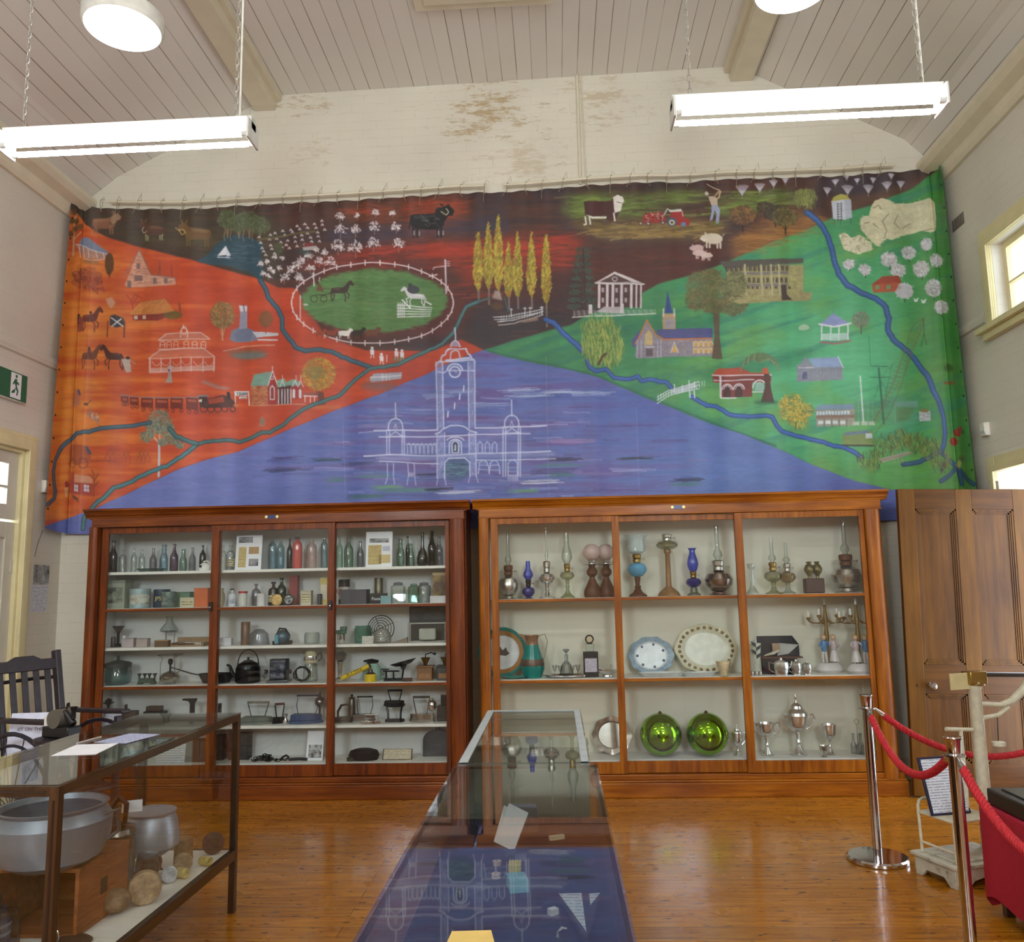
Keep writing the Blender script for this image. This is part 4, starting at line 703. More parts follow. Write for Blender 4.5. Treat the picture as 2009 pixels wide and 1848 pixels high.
P_([(727, 746), (735, 735), (790, 732), (789, 745), (730, 752)], (160, 160, 178)); L_([(728, 742), (788, 738)], (206, 206, 214), 2.4); [L_([(x, 735), (x, 748)], (206, 206, 214), 1.3) for x in (752, 759, 765)]; E_(745, 759, 38, 8, (88, 84, 96), .6, 4); P_([(719, 743), (728, 741), (728, 749), (720, 751)], (190, 80, 44))
for x, y in ((732, 690), (750, 702), (779, 693), (790, 695)): E_(x, y-5, 2.6, 2.6, W_); P_([(x-4, y-2), (x+4, y-2), (x+4, y+8), (x-3, y+8)], W_, .95); L_([(x-2, y+8), (x-3, y+14)], (214, 190, 180), 1.8); L_([(x+2, y+8), (x+3, y+14)], (214, 190, 180), 1.8)
L_([(760, 698), (760, 711)], W_, 1.3); E_(785, 708, 16, 4, (96, 110, 70), .7, 2); P_([(512, 822), (516, 817), (521, 822), (521, 838), (510, 838)], (170, 110, 76), .9, 1); P_([(515, 824), (520, 824), (520, 834), (515, 834)], (120, 120, 110))
# coach and team, cottage bottom left
P_([(133, 890), (137, 873), (170, 876), (182, 885), (180, 908), (150, 915), (135, 908)], (166, 78, 42), .8, 1, .6); [L_(el(x, 910, r, r, n=16), (120, 56, 36), 1.3, 1, True) for x, r in ((140, 8), (165, 10))]; P_([(170, 878), (175, 876), (184, 893), (176, 892)], (84, 76, 100)); L_([(180, 905), (230, 905)], (140, 60, 40), 1.4)
for x in (208, 218, 238, 246, 270, 278, 286): L_([(x, 902), (x+6, 888), (x+12, 882)], (150, 78, 40), 1.5); L_([(x+6, 890), (x+10, 900), (x+8, 908)], (146, 70, 40), 1.2)
P_([(215, 900), (300, 890), (300, 912), (230, 915)], (190, 74, 46), .5, 4, 1)
P_([(143, 948), (148, 932), (181, 936), (186, 949)], (206, 140, 106)); P_([(142, 949), (186, 949), (184, 974), (137, 970)], (176, 64, 48)); P_([(136, 930), (144, 928), (145, 970), (134, 968)], (180, 70, 50))
for x in (145, 168): P_([(x, 952), (x+10, 953), (x+10, 966), (x, 965)], (214, 206, 216)); L_([(x+5, 953), (x+5, 966)], (110, 80, 90), .9); L_([(x, 958), (x+10, 959)], (110, 80, 90), .9)
for q in ([(187, 975), (188, 935), (183, 922)], [(188, 945), (196, 930)], [(187, 940), (178, 932)], [(188, 955), (196, 946)]): L_(q, (130, 62, 40), 1.8)
P_([(125, 948), (129, 944), (132, 956), (126, 958)], (150, 44, 44)); P_([(124, 958), (131, 958), (130, 976), (125, 976)], (214, 150, 90)); P_([(140, 972), (155, 978), (156, 988), (150, 982), (142, 980)], (110, 66, 40))
# gum tree
for q in ([(313, 905), (315, 860), (313, 820)], [(314, 870), (298, 852), (290, 846)], [(314, 868), (334, 850), (345, 838)], [(314, 850), (324, 836)], [(313, 845), (302, 832)]): L_(q, (206, 196, 200), 2.0)
L_([(313, 935), (314, 900), (314, 870)], (196, 196, 206), 4.2)
for x, y, r in ((316, 826, 24), (290, 858, 13), (330, 845, 17), (345, 865, 12), (303, 840, 16), (357, 875, 8), (322, 868, 10)): E_(x, y, r, r*.8, (110, 118, 92), .42, 2, 1.6); dabs(el(x, y, r, r*.85), [(96, 116, 96), (134, 138, 112), (78, 98, 90), (150, 150, 130)], int(r*9), 4, 1.6, 20, 60, .65)
# rivers
CK, CKE = (62, 104, 106), (34, 62, 76)
band(wig([(512, 552), (522, 566), (528, 585), (545, 605), (555, 625), (556, 648), (568, 665), (582, 684), (600, 690), (630, 687), (655, 692), (670, 700), (700, 712), (728, 722)], 3, 1.2), 7, (56, 86, 106), CKE)
band(wig([(940, 594), (915, 604), (903, 625), (890, 655), (868, 676), (845, 685), (815, 700), (785, 715), (755, 722), (728, 724), (712, 735), (690, 752), (665, 776), (640, 786), (612, 796), (590, 808), (560, 834), (530, 848), (515, 850), (490, 862), (470, 866), (440, 864), (410, 866), (388, 872)], 3, 1.3), 5.5, CK, CKE)
band(wig([(388, 872), (372, 888), (352, 902), (330, 915), (302, 924), (275, 936), (255, 948), (225, 958), (212, 972), (190, 990), (178, 1005), (168, 1015), (166, 1038)], 3, 1.1), 6.5, (66, 116, 124), CKE)
band(wig([(388, 872), (370, 866), (350, 858), (335, 842)], 3, 1), 7, CK, CKE); band(wig([(296, 830), (270, 834), (235, 838), (200, 842), (178, 848), (150, 850), (138, 862), (120, 876), (108, 900), (102, 925), (104, 950), (108, 965), (104, 980), (92, 988), (78, 990)], 3, 1.1), 6, (62, 92, 112), CKE)
band(wig([(960, 586), (950, 590), (940, 594)], 2, .5), 4, (64, 92, 92), None)
BR, BRE = (48, 88, 166), (28, 54, 116)
band(wig([(1070, 628), (1085, 634), (1100, 650), (1118, 668), (1130, 676), (1142, 690)], 3, .8), 8, BR, BRE)
band(wig([(1152, 708), (1156, 722), (1168, 730), (1190, 726), (1205, 742), (1225, 744), (1240, 744), (1250, 738), (1258, 748), (1275, 745), (1290, 748), (1308, 752), (1316, 762)], 3, .8), 6.5, BR, BRE)
band(wig([(1356, 780), (1370, 788), (1386, 797), (1405, 798), (1420, 806), (1432, 814), (1460, 818), (1480, 818), (1500, 816), (1514, 820), (1522, 836), (1532, 848), (1560, 856), (1590, 862), (1615, 868), (1636, 876), (1655, 878), (1675, 888), (1688, 898)], 3, .8), 6.5, BR, BRE)
band(wig([(1582, 418), (1598, 430), (1612, 446), (1622, 462), (1630, 486), (1636, 512), (1645, 540), (1662, 562), (1688, 578), (1718, 588), (1736, 604), (1742, 626), (1740, 648), (1750, 668), (1774, 686), (1795, 706), (1818, 736), (1832, 768), (1845, 795), (1853, 820), (1856, 850), (1852, 872), (1846, 888)], 3, 1.0), 9, (50, 88, 148), (30, 58, 104))
for q in ([(1846, 888), (1862, 902), (1880, 915), (1896, 932), (1918, 950)], [(1882, 918), (1866, 932), (1846, 944)], [(1884, 920), (1892, 950)], [(1846, 886), (1820, 900), (1800, 908), (1770, 912)]): band(wig(q, 3, .8), 7, (44, 78, 112), (30, 60, 90))
# ---- green side
E_(1172, 678, 30, 42, (108, 138, 62), .5, 6, .9); dabs([(1140, 640), (1160, 628), (1200, 628), (1218, 650), (1228, 700), (1200, 720), (1160, 712), (1142, 690)], [(158, 170, 74), (120, 150, 62), (84, 116, 56), (176, 186, 92)], 520, 15, 1.6, 88, 10, .75); L_([(1174, 716), (1182, 700), (1188, 695)], (86, 62, 50), 5)
STN = (140, 134, 150)
P_([(1246, 700), (1250, 668), (1268, 630), (1290, 664), (1300, 668), (1398, 664), (1400, 700), (1250, 704)], STN); dabs([(1248, 700), (1255, 668), (1268, 640), (1290, 668), (1396, 668), (1396, 698)], [(120, 112, 130), (168, 160, 170), (150, 120, 104)], 260, 4, 1.6, 0, 60, .6)
P_([(1290, 648), (1398, 645), (1398, 664), (1302, 668), (1288, 656)], (78, 82, 140)); P_([(1240, 668), (1256, 646), (1250, 680), (1240, 682)], (82, 86, 140)); L_([(1246, 676), (1256, 658), (1269, 628), (1286, 658), (1302, 668), (1396, 665)], (206, 116, 60), 2.6)
P_([(1299, 618), (1325, 618), (1325, 648), (1300, 648)], (178, 150, 110)); P_([(1304, 617), (1309, 573), (1319, 617)], (44, 68, 140)); [L_([(x, 608), (x, 622)], (200, 196, 206), 2.6) for x in (1301, 1322)]; [P_([(x, 646), (x, 630), (x+4, 626), (x+8, 630), (x+8, 646)], (150, 146, 160)) for x in (1305, 1314)]
P_([(1265, 678), (1266, 656), (1273, 648), (1280, 656), (1281, 678)], (200, 170, 90)); [L_([(x, 654), (x, 678)], (170, 170, 190), 1.1) for x in (1268, 1273, 1278)]; P_([(1268, 685), (1281, 685), (1281, 700), (1268, 700)], (92, 80, 92)); L_([(1266, 681), (1283, 681)], (190, 190, 206), 2.6); [L_([(x, 668), (x, 702)], (176, 176, 196), 2) for x in (1250, 1258, 1290, 1296)]
P_([(1315, 694), (1322, 674), (1330, 694)], (206, 164, 90)); L_([(1315, 694), (1322, 673), (1330, 694)], (200, 200, 214), 1.6)
for r in (671, 684):
    P_([(1359, r), (1398, r-1), (1398, r+10), (1359, r+11)], (206, 160, 84)); [L_([(x, r+11), (x, r+4), (x+4.5, r), (x+9, r+4), (x+9, r+11)], (196, 200, 214), 1.3) for x in (1360, 1370, 1380, 1390)]
P_([(1396, 705), (1402, 660), (1398, 610), (1412, 608), (1412, 660), (1418, 705)], (98, 84, 66))
for x, y, rx, ry in ((1380, 560, 34, 26), (1412, 575, 34, 30), (1366, 590, 22, 20), (1440, 600, 24, 20), (1400, 600, 26, 16), (1395, 545, 24, 14)): E_(x, y, rx, ry, (104, 110, 62), .62, 4, 1.0); dabs(el(x, y, rx, ry), [(92, 98, 54), (124, 116, 66), (110, 88, 56), (76, 96, 62)], 150, 9, 2.4, -30, 50, .6)
# stone block with many windows
P_([(1425, 528), (1576, 520), (1576, 574), (1592, 575), (1591, 590), (1560, 592), (1450, 598), (1430, 590)], (156, 148, 96)); dabs([(1452, 575), (1590, 574), (1590, 590), (1452, 596)], [(176, 168, 110), (130, 122, 80), (150, 130, 90)], 120, 5, 1.8, 0, 60, .6); dabs([(1550, 524), (1575, 522), (1575, 572), (1550, 574)], [(176, 172, 116), (130, 128, 80)], 60, 4, 1.8, 0, 60, .6)
P_([(1412, 514), (1576, 508), (1576, 517), (1424, 530)], (84, 80, 72)); P_([(1428, 527), (1548, 520), (1548, 530), (1430, 534)], (120, 112, 90), .6)
for r, y in enumerate((522, 545, 562)):
    for x in range(1424+r*16, 1548, 9): P_([(x, y+2), (x+5, y+1.7), (x+5, y+(12 if r < 2 else 7)), (x, y+(12 if r < 2 else 7))], (60, 48, 42)); L_([(x+2.5, y+2), (x+2.5, y+11)], (170, 160, 130), .9)
    if r < 2: P_([(1440+r*14, y+15), (1546, y+13), (1546, y+18), (1440+r*14, y+20)], (124, 116, 116))
for x in (1461, 1493, 1512, 1527): L_([(x-1, 522), (x+2, 580)], (178, 170, 128), 4)
P_([(1531, 562), (1542, 561), (1543, 580), (1554, 590), (1533, 592)], (72, 56, 50)); E_(1440, 560, 26, 28, (104, 106, 62), .7, 4, 1.1); dabs(el(1438, 562, 28, 30), [(96, 100, 60), (128, 130, 84), (84, 84, 50)], 120, 6, 2, 20, 60, .7)
# rotunda, round tree, dam
P_([(1607, 638), (1634, 616), (1666, 636), (1664, 640), (1609, 642)], (136, 150, 200)); L_([(1606, 637), (1635, 642), (1667, 636)], (224, 226, 230), 3.2); L_([(1634, 610), (1634, 618)], (110, 120, 170), 1.4); [L_([(x, 640), (x, 668)], (226, 232, 236), 2.4) for x in (1611, 1629, 1645, 1662)]; P_([(1611, 656), (1663, 655), (1664, 667), (1636, 670), (1612, 668)], (206, 226, 226), .75); [L_([(x, 656), (x, 668)], (150, 200, 180), .8) for x in range(1614, 1662, 4)]; L_([(1609, 672), (1636, 675), (1666, 670)], (150, 112, 110), 4)
E_(1687, 630, 17, 16, (112, 128, 100), .75, 1, 1.6); dabs(el(1687, 630, 17, 16), [(140, 140, 130), (96, 110, 84), (156, 160, 146)], 130, 3, 1.2, 0, 60, .7); L_([(1687, 640), (1687, 657)], (80, 74, 60), 2); E_(1578, 644, 11, 6, (190, 214, 180), .8, 1, 1.6)
# chapel, golden tree, red bank, palm
P_([(1563, 750), (1563, 716), (1570, 716), (1580, 700), (1592, 716), (1598, 718), (1652, 716), (1653, 746)], (138, 142, 158)); P_([(1586, 704), (1643, 702), (1652, 721), (1598, 722)], (138, 162, 204)); P_([(1574, 745), (1575, 731), (1584, 730), (1584, 744)], (84, 90, 130)); L_([(1566, 722), (1595, 721)], (206, 210, 220), 1.8); [L_([(x, 724), (x, 746)], (116, 128, 140), 1.1, .7) for x in range(1600, 1652, 6)]; L_([(1643, 700), (1653, 722)], (206, 210, 220), 2); dabs([(1564, 718), (1650, 718), (1650, 745), (1564, 748)], [(160, 160, 176), (120, 124, 140)], 70, 4, 1.2, 0, 60, .5)
for x, y, r in ((1555, 790, 20), (1548, 812, 20), (1578, 806, 18), (1565, 825, 20), (1540, 795, 12)): dabs(el(x, y, r, r*.75), [(196, 172, 66), (214, 190, 84), (160, 140, 56), (110, 140, 84)], 90, 7, 2.8, 30, 60, .8)
L_([(1560, 830), (1560, 842)], (90, 80, 50), 2.5)
P_([(1397, 737), (1408, 724), (1452, 722), (1472, 733), (1508, 733), (1512, 740), (1512, 752), (1400, 752)], (178, 70, 44)); P_([(1398, 738), (1512, 738), (1512, 748), (1475, 752), (1475, 780), (1415, 780), (1413, 752), (1398, 750)], (124, 50, 44)); L_([(1397, 737), (1512, 737)], W_, 2); L_([(1400, 747), (1440, 747), (1452, 746), (1478, 746)], W_, 1.6); [L_([(x, 738), (x+1, 781)], W_, 1.8) for x in (1412, 1414)]
for x in (1427, 1449): P_([(x-7, 780), (x-7, 764), (x, 757), (x+7, 764), (x+7, 780)], (70, 34, 34)); L_(el(x, 764, 10, 10, 180, 360, n=14), W_, 2.2); L_(el(x, 764, 6.5, 7, 180, 360, n=12), W_, 1.4)
L_(el(1489, 762, 13, 15, 180, 340, n=16), W_, 2.6); P_([(1480, 768), (1482, 754), (1490, 750), (1498, 756), (1500, 768)], (150, 196, 180)); L_([(1475, 770), (1500, 770)], W_, 2); L_([(1415, 781), (1444, 781)], W_, 2)
P_([(1494, 726), (1504, 722), (1508, 735), (1496, 736)], (196, 84, 50)); P_([(1492, 790), (1500, 760), (1498, 735), (1508, 735), (1512, 765), (1518, 792)], (86, 52, 46)); E_(1502, 791, 24, 4, (44, 84, 60), .7, 2)
for k in range(26):
    a_ = R(180+k*7.2); x1_, y1_ = 1490+math.cos(a_)*34, 712+math.sin(a_)*22; L_([(1490, 712), ((1490+x1_)/2, (712+y1_)/2-7), (x1_, y1_+6), (x1_+math.cos(a_)*3, y1_+18)], [(96, 122, 78), (124, 146, 100), (78, 104, 70)][k % 3], 2.6, .8)
for k in range(5): L_([(1289, 780-k*0+k*3), (1310+k, 768+k*2), (1370, 750+k*3.4)], (206, 216, 224), 1.6) if k in (0, 2, 4) else None
P_([(1313, 768), (1362, 752), (1366, 762), (1326, 776)], (190, 200, 214), .75); [L_([(x, 776-(x-1290)*.3), (x, 786-(x-1290)*.3)], (206, 214, 224), 1) for x in range(1291, 1385, 5)]; [L_([(x, y), (x, y+12)], W_, 1.8) for x, y in ((1322, 756), (1351, 748), (1338, 757), (1362, 750))]; [L_([(x, 768), (x+1, 781)], (200, 206, 216), 2.6) for x in (1352, 1361)]
# cannery, crane, ute, bridge, cherries
P_([(1600, 805), (1606, 795), (1672, 794), (1676, 804)], (120, 148, 176)); P_([(1600, 805), (1676, 804), (1675, 836), (1602, 838)], (150, 148, 132)); P_([(1602, 808), (1666, 807), (1666, 814), (1602, 815)], (200, 214, 222)); [L_([(x, 808), (x, 815)], (90, 120, 130), 1.2) for x in range(1606, 1666, 6)]; P_([(1602, 816), (1675, 815), (1675, 821), (1602, 822)], (140, 112, 96)); [P_([(x, 826), (x+10, 826), (x+10, 833), (x, 833)], (206, 216, 220)) for x in (1605, 1619, 1633, 1648)]; [L_([(x, 822), (x, 838)], (90, 90, 84), 1.2) for x in (1616, 1631, 1646, 1660)]
P_([(1672, 788), (1700, 785), (1720, 786), (1752, 784), (1800, 788), (1800, 830), (1755, 836), (1680, 828)], (84, 150, 120), .55, 2); P_([(1755, 790), (1800, 788), (1802, 800), (1756, 800)], (120, 160, 160), .6, 1); P_([(1755, 802), (1796, 800), (1780, 825), (1758, 828)], (92, 120, 66), .6, 3); [L_([(x, 788), (x, 832)], (120, 180, 160), 1.2, .6) for x in (1682, 1700, 1709, 1754)]; [P_([(x, 829), (x+12, 829), (x+12, 836), (x, 836)], (176, 190, 176)) for x in (1672, 1688, 1702)]
L_([(1685, 740), (1691, 828)], (206, 226, 220), 2.4)
for q, w_ in (([(1722, 724), (1732, 832)], 4), ([(1706, 720), (1740, 720)], 1.4), ([(1704, 742), (1747, 741)], 1.6), ([(1705, 720), (1702, 660)], 1), ([(1718, 765), (1728, 752)], 1), ([(1736, 765), (1726, 748)], 1), ([(1712, 782), (1720, 765)], 1), ([(1748, 716), (1735, 780)], .9)): L_(q, (46, 104, 84), w_, .85)
for q in ([(1810, 624), (1790, 640), (1776, 680), (1752, 750), (1728, 800), (1712, 828)], [(1813, 624), (1806, 650), (1788, 690), (1765, 760), (1742, 815), (1714, 852)]): L_(q, (116, 104, 68), 1.3)
for k in range(26):
    t = k/26; xa = 1810-t*98; ya = 626+t*205; L_([(xa-2-8*math.sin(t*3), ya), (xa+4+10*math.sin(t*3), ya+7)], (124, 112, 74), .9, .8); L_([(xa+4+10*math.sin(t*3), ya+1), (xa-2-8*math.sin(t*3), ya+8)], (124, 112, 74), .9, .8)
L_([(1811, 624), (1813, 648)], (60, 80, 60), 1.2); L_([(1813, 650), (1807, 680)], (50, 80, 60), 1.2); L_([(1813, 655), (1818, 678)], (50, 80, 60), 1.2); L_([(1810, 626), (1770, 690), (1725, 745)], (90, 120, 70), .8, .7)
P_([(1652, 854), (1660, 847), (1700, 846), (1711, 850), (1710, 876), (1652, 873)], (124, 144, 80)); P_([(1656, 850), (1700, 846), (1702, 852), (1656, 855)], (96, 124, 150)); P_([(1696, 852), (1709, 852), (1709, 862), (1696, 862)], (190, 206, 206)); L_([(1653, 874), (1711, 876)], (60, 66, 50), 3.4); P_([(1803, 808), (1825, 806), (1826, 826), (1804, 827)], (170, 176, 180)); E_(1814, 806, 9, 3.5, (130, 112, 60)); dabs([(1804, 808), (1825, 808), (1825, 826), (1804, 826)], [(120, 120, 126), (206, 206, 210)], 20, 4, 1.3)
for x, y in ((1705, 905), (1765, 865), (1735, 875), (1820, 880), (1845, 905), (1795, 870)): dabs(el(x, y, 26, 20), [(120, 130, 50), (72, 86, 44), (148, 150, 60), (60, 76, 44)], 110, 11, 1.3, 86, 18, .7)
P_([(1722, 902), (1780, 887), (1792, 890), (1730, 909)], (160, 150, 132)); L_([(1722, 905), (1790, 889)], (120, 110, 96), 1.4); [L_([(x, 900), (x+1, 908)], (150, 140, 110), 2) for x in (1752, 1760, 1768)]
for x, y, r in ((1884, 850, 8), (1876, 868, 8), (1890, 842, 5)): E_(x, y, r, r, (160, 44, 36)); E_(x-2, y-2, 2, 2, (196, 96, 80), .7, 1)
for x, y in ((1858, 753), (1864, 754), (1870, 753), (1875, 752)): E_(x, y, 3, 2.8, (140, 84, 44))
E_(1866, 724, 9, 8, (64, 100, 44), .9, 1); L_([(1866, 732), (1864, 750)], (70, 110, 50), 1.1); E_(1853, 913, 5, 7, (96, 76, 40)); E_(1848, 923, 3.5, 3, (66, 60, 50)); L_([(1838, 905), (1846, 922)], (80, 90, 50), 1.2); P_([(1880, 915), (1886, 903), (1892, 905), (1888, 922)], (180, 180, 90), .9, 1); E_(1893, 900, 7, 6, (86, 96, 50), .9, 1); E_(1897, 848, 4, 4, (44, 96, 54))
# ---- the white-line town hall with its clock tower
TW = (196, 204, 236); wash = (140, 152, 214)
P_([(760, 845), (860, 838), (860, 893), (745, 893)], (112, 116, 190), .35, 3); P_([(935, 840), (1030, 836), (1030, 890), (935, 890)], (112, 118, 190), .35, 3)
for q in ([(856, 712), (870, 712), (871, 842), (858, 842)], [(919, 711), (933, 711), (933, 840), (922, 840)], [(859, 850), (872, 850), (874, 938), (858, 940)], [(921, 848), (933, 848), (935, 935), (924, 935)]): P_(q, wash, .6, 1); dabs(q, [(96, 104, 160), (180, 188, 226), (120, 126, 186)], 50, 4, 1.3, 90, 30, .6)
T = lambda pts, w_=2.0, a=.95: L_(wig(pts, 3, .5), TW, w_, a)
T([(893, 645), (894, 670)], 2.6); P_([(886, 682), (887, 674), (893, 669), (900, 672), (904, 682)], (170, 150, 190), .85); T(el(894, 682, 9, 12, 180, 360, n=12), 2)
T([(876, 690), (884, 686), (905, 686), (916, 686)], 2.4); T([(884, 704), (886, 692), (893, 688), (900, 690), (903, 702)], 2.4); T([(865, 712), (868, 700), (874, 697), (878, 688), (882, 686)], 3); T([(914, 686), (918, 694), (924, 700), (928, 708)], 3); T([(876, 708), (922, 704)], 4)
T([(855, 718), (862, 710), (878, 711), (931, 707), (932, 716)], 2.6); T([(856, 731), (872, 732), (878, 728), (908, 728), (932, 730)], 2.2); L_(el(893, 731, 10.5, 10.5, n=24), TW, 3, 1, True); L_(el(893, 728, 14.5, 13, 180, 360, n=16), TW, 3.2, .95); L_([(893, 731), (893, 725)], TW, 1); L_([(893, 731), (897, 733)], TW, 1)
for x0_, x1_ in ((856, 859), (869, 871), (919, 921), (932, 933)): T([(x0_, 712), ((x0_+x1_)/2, 780), (x1_, 842)], 2.1)
for x, y in ((911, 764), (903, 780), (893, 798), (880, 814)): L_([(x, y-6), (x-1, y+5)], (214, 220, 240), 2.2)
T([(855, 852), (864, 848), (870, 842), (884, 836), (900, 835), (912, 838), (922, 846), (936, 850)], 2.8); T([(735, 846), (860, 844)], 2.6); T([(935, 841), (1072, 836)], 2.6); T([(745, 858), (865, 857), (940, 853), (1040, 851)], 2.4); T([(705, 850), (760, 846)], 1.6, .6)
T([(715, 896), (760, 893), (860, 895), (935, 891), (1080, 886)], 3); P_([(745, 897), (1090, 888), (1090, 896), (745, 904)], (156, 160, 212), .5, 2); T([(745, 906), (860, 910)], 2); T([(935, 904), (1090, 901)], 2)
for cx in (777, 1004):
    T([(cx, 792 if cx < 900 else 786), (cx+.5, 822 if cx < 900 else 817)], 2.2); y = 845 if cx < 900 else 838
    L_([(cx-14, y), *el(cx, y-6, 14, 17, 180, 360, n=16), (cx+14, y)], TW, 2.4, .95); T([(cx-17, y), (cx+17, y-1)], 2.2); T([(cx-3, y-3), (cx, y-12), (cx+3, y-3)], 1.4); T([(cx-15, y+13), (cx, y+3), (cx+15, y+13)], 1.8); T([(cx-18, y+13), (cx+18, y+11)], 2)
    for dx in (-17, -12, 13, 17): T([(cx+dx, y), (cx+dx*1.0, 892 if cx < 900 else 935)], 2)
for i in range(7): x = 800+i*8.3; T([(x, 890), (x, 875), (x+3, 870), (x+6, 875), (x+6, 890)], 1.4)
T([(797, 872), (856, 872)], 1.6); [T([(x, 888), (x, 873), (x+4.5, 867), (x+9, 873), (x+9, 888)], 1.6) for x in (938, 952, 966)]
L_([(882, 890), *el(894, 873, 12, 10, 180, 360, n=14), (906, 890)], TW, 2.6); L_([(888, 889), *el(894, 874, 7, 8, 180, 360, n=10), (900, 889), (888, 889)], (206, 214, 236), 2); P_([(890, 888), (890, 872), (894, 868), (898, 872), (898, 888)], (40, 44, 76)); P_([(892, 886), (893, 872), (896, 874), (896, 886)], (176, 196, 206)); L_(el(894, 868, 18, 10, 200, 340, n=12), TW, 2)
P_([(874, 936), (874, 908), (880, 901), (912, 900), (920, 908), (922, 934), (905, 945), (884, 945)], (58, 84, 130), .85, 2); dabs([(876, 936), (876, 908), (918, 908), (918, 934)], [(70, 116, 140), (44, 60, 104), (90, 130, 150)], 60, 16, 2.2, 0, 10, .6); L_([(873, 940), (873, 908), (881, 900), (912, 899), (922, 907), (923, 935)], TW, 2.2)
for q in ([(858, 850), (858, 938)], [(873, 850), (873, 892)], [(921, 850), (921, 892)], [(934, 848), (935, 935)]): T(q, 2)
for q in ([(860, 938), (857, 952)], [(873, 938), (876, 952)], [(923, 935), (920, 947)], [(935, 935), (939, 947)], [(761, 910), (762, 935), (757, 950)], [(773, 910), (773, 935), (775, 950)], [(801, 910), (802, 935), (799, 952)], [(813, 910), (814, 935), (816, 952)]): T(q, 1.6, .8)
P_([(802, 928), (813, 928), (813, 936), (802, 936)], (190, 180, 206), .6)
for x in (941, 962): L_([(x-2, 930), (x, 915), *el(x+8, 912, 8, 8, 180, 360, n=10), (x+18, 915), (x+19, 930)], TW, 1.7, .9); T([(x, 913), (x+16, 913)], 1.2); T([(x-2, 922), (x+18, 922)], 1.2)
L_([(997, 933), (997, 912), *el(1006, 911, 9, 8, 180, 360, n=10), (1015, 912), (1015, 933), (997, 933)], TW, 1.8, .9); [T([(997+k*3.6, 935), (998+k*3.6, 943)], 1.3) for k in range(6)]; [T([(998, y), (1014, y)], 1.1, .7) for y in (918, 925)]
# cloth: seams, faint drips, weave
for x, yt in ((1071, 700), (672, 810), (1248, 800)): L_([(x, yt), (x+6, 975)], (170, 176, 220), 1, .35)
A *= (1+(N_V-.5)*.05+(N_F-.5)*.045+(N_H-.5)*.06)[..., None]
A = np.clip(A, 0, 255)
# ---- the cloth itself
NU, NV = 1400, 500
topl = [(137, 388), (143, 399), (156, 407), (180, 409), (230, 411), (330, 412), (400, 411), (470, 405), (560, 401), (669, 396), (765, 390), (898, 381), (945, 380), (1003, 378), (1060, 374), (1164, 365), (1269, 359), (1340, 361), (1405, 354), (1532, 351), (1600, 348), (1670, 347), (1700, 342), (1748, 340), (1827, 331), (1853, 324)]
wrapT, wrapB = (.10, .32), (.05, .26)                                 # how far the cloth turns on to the side walls, top and bottom
def path(u, v):                                      # arc length u in metres from the left corner, v 0 top..1 bottom
    off = .05; x0, x1, yb = XL+off, XR-off, YB-off; r = .10
    x = np.clip(u, 0, x1-x0)+x0; yb = YB-.012; y = np.full_like(x, yb)
    l = u < 0; rr = u > (x1-x0); y = np.where(l, yb+u, np.where(rr, yb-(u-(x1-x0)), y)); return x, y
wid = XR-XL-.10
zs, us_ = [], []
for px, py in topl:
    q = onY(px, py, YB-.012); u = q.x-(XL+.05)
    if u < 0: q = onX(px, py, XL+.05); u = -(YB-.012-q.y)
    if u > wid: q = onX(px, py, XR-.05); u = wid+(YB-.012-q.y)
    us_.append(u); zs.append(q.z)
ul_, ur_ = us_[0], us_[-1]
qb = onX(82, 1036, XL+.05); ulb = -(YB-.012-qb.y); zb0 = qb.z
qb = onX(1922, 950, XR-.05); zr_m = qb.z; urm = wid+(YB-.012-qb.y); zt_r = zs[-1]; zb1 = 2.09
urb = ur_+(urm-ur_)*(zt_r-zb1)/(zt_r-zr_m)
V_, U_ = np.meshgrid(np.linspace(0, 1, NV), np.linspace(0, 1, NU), indexing='ij')
UL = ul_+(ulb-ul_)*V_; UR = ur_+(urb-ur_)*V_; uu = UL+(UR-UL)*U_
zt = np.interp(uu, us_, zs); zb = np.interp(uu, [ulb, 0, .6, wid*.5, wid, urb], [zb0, zb0-.03, 2.12, 2.10, zb1, zb1]); zz = zt+(zb-zt)*V_
px_, py_ = path(uu, V_)
rip = .012*np.sin(uu*7.3+.6*np.sin(uu*2.1))*np.clip(V_*1.5+.15, 0, 1)+.006*np.sin(uu*19+1.3*V_)+.010*np.sin(uu*31)*np.exp(-V_*14)
hem = np.exp(-((1-V_)*40)**2)*.006
rip = np.maximum(rip+.018, 0)
inn = np.clip(np.minimum(uu/.12, (wid-uu)/.12), -1, 1)
cr = np.exp(-(uu/.10)**2)*.035, np.exp(-((uu-wid)/.10)**2)*.035     # the cloth cuts across the corners
oy = -(rip+hem)*np.clip(inn, 0, 1)-cr[0]-cr[1]; ox = (rip+hem)*np.clip(-inn, 0, 1)*np.where(uu < 0, 1, -1)+cr[0]-cr[1]
Vx, Vy, Vz = px_+ox, py_+oy, zz
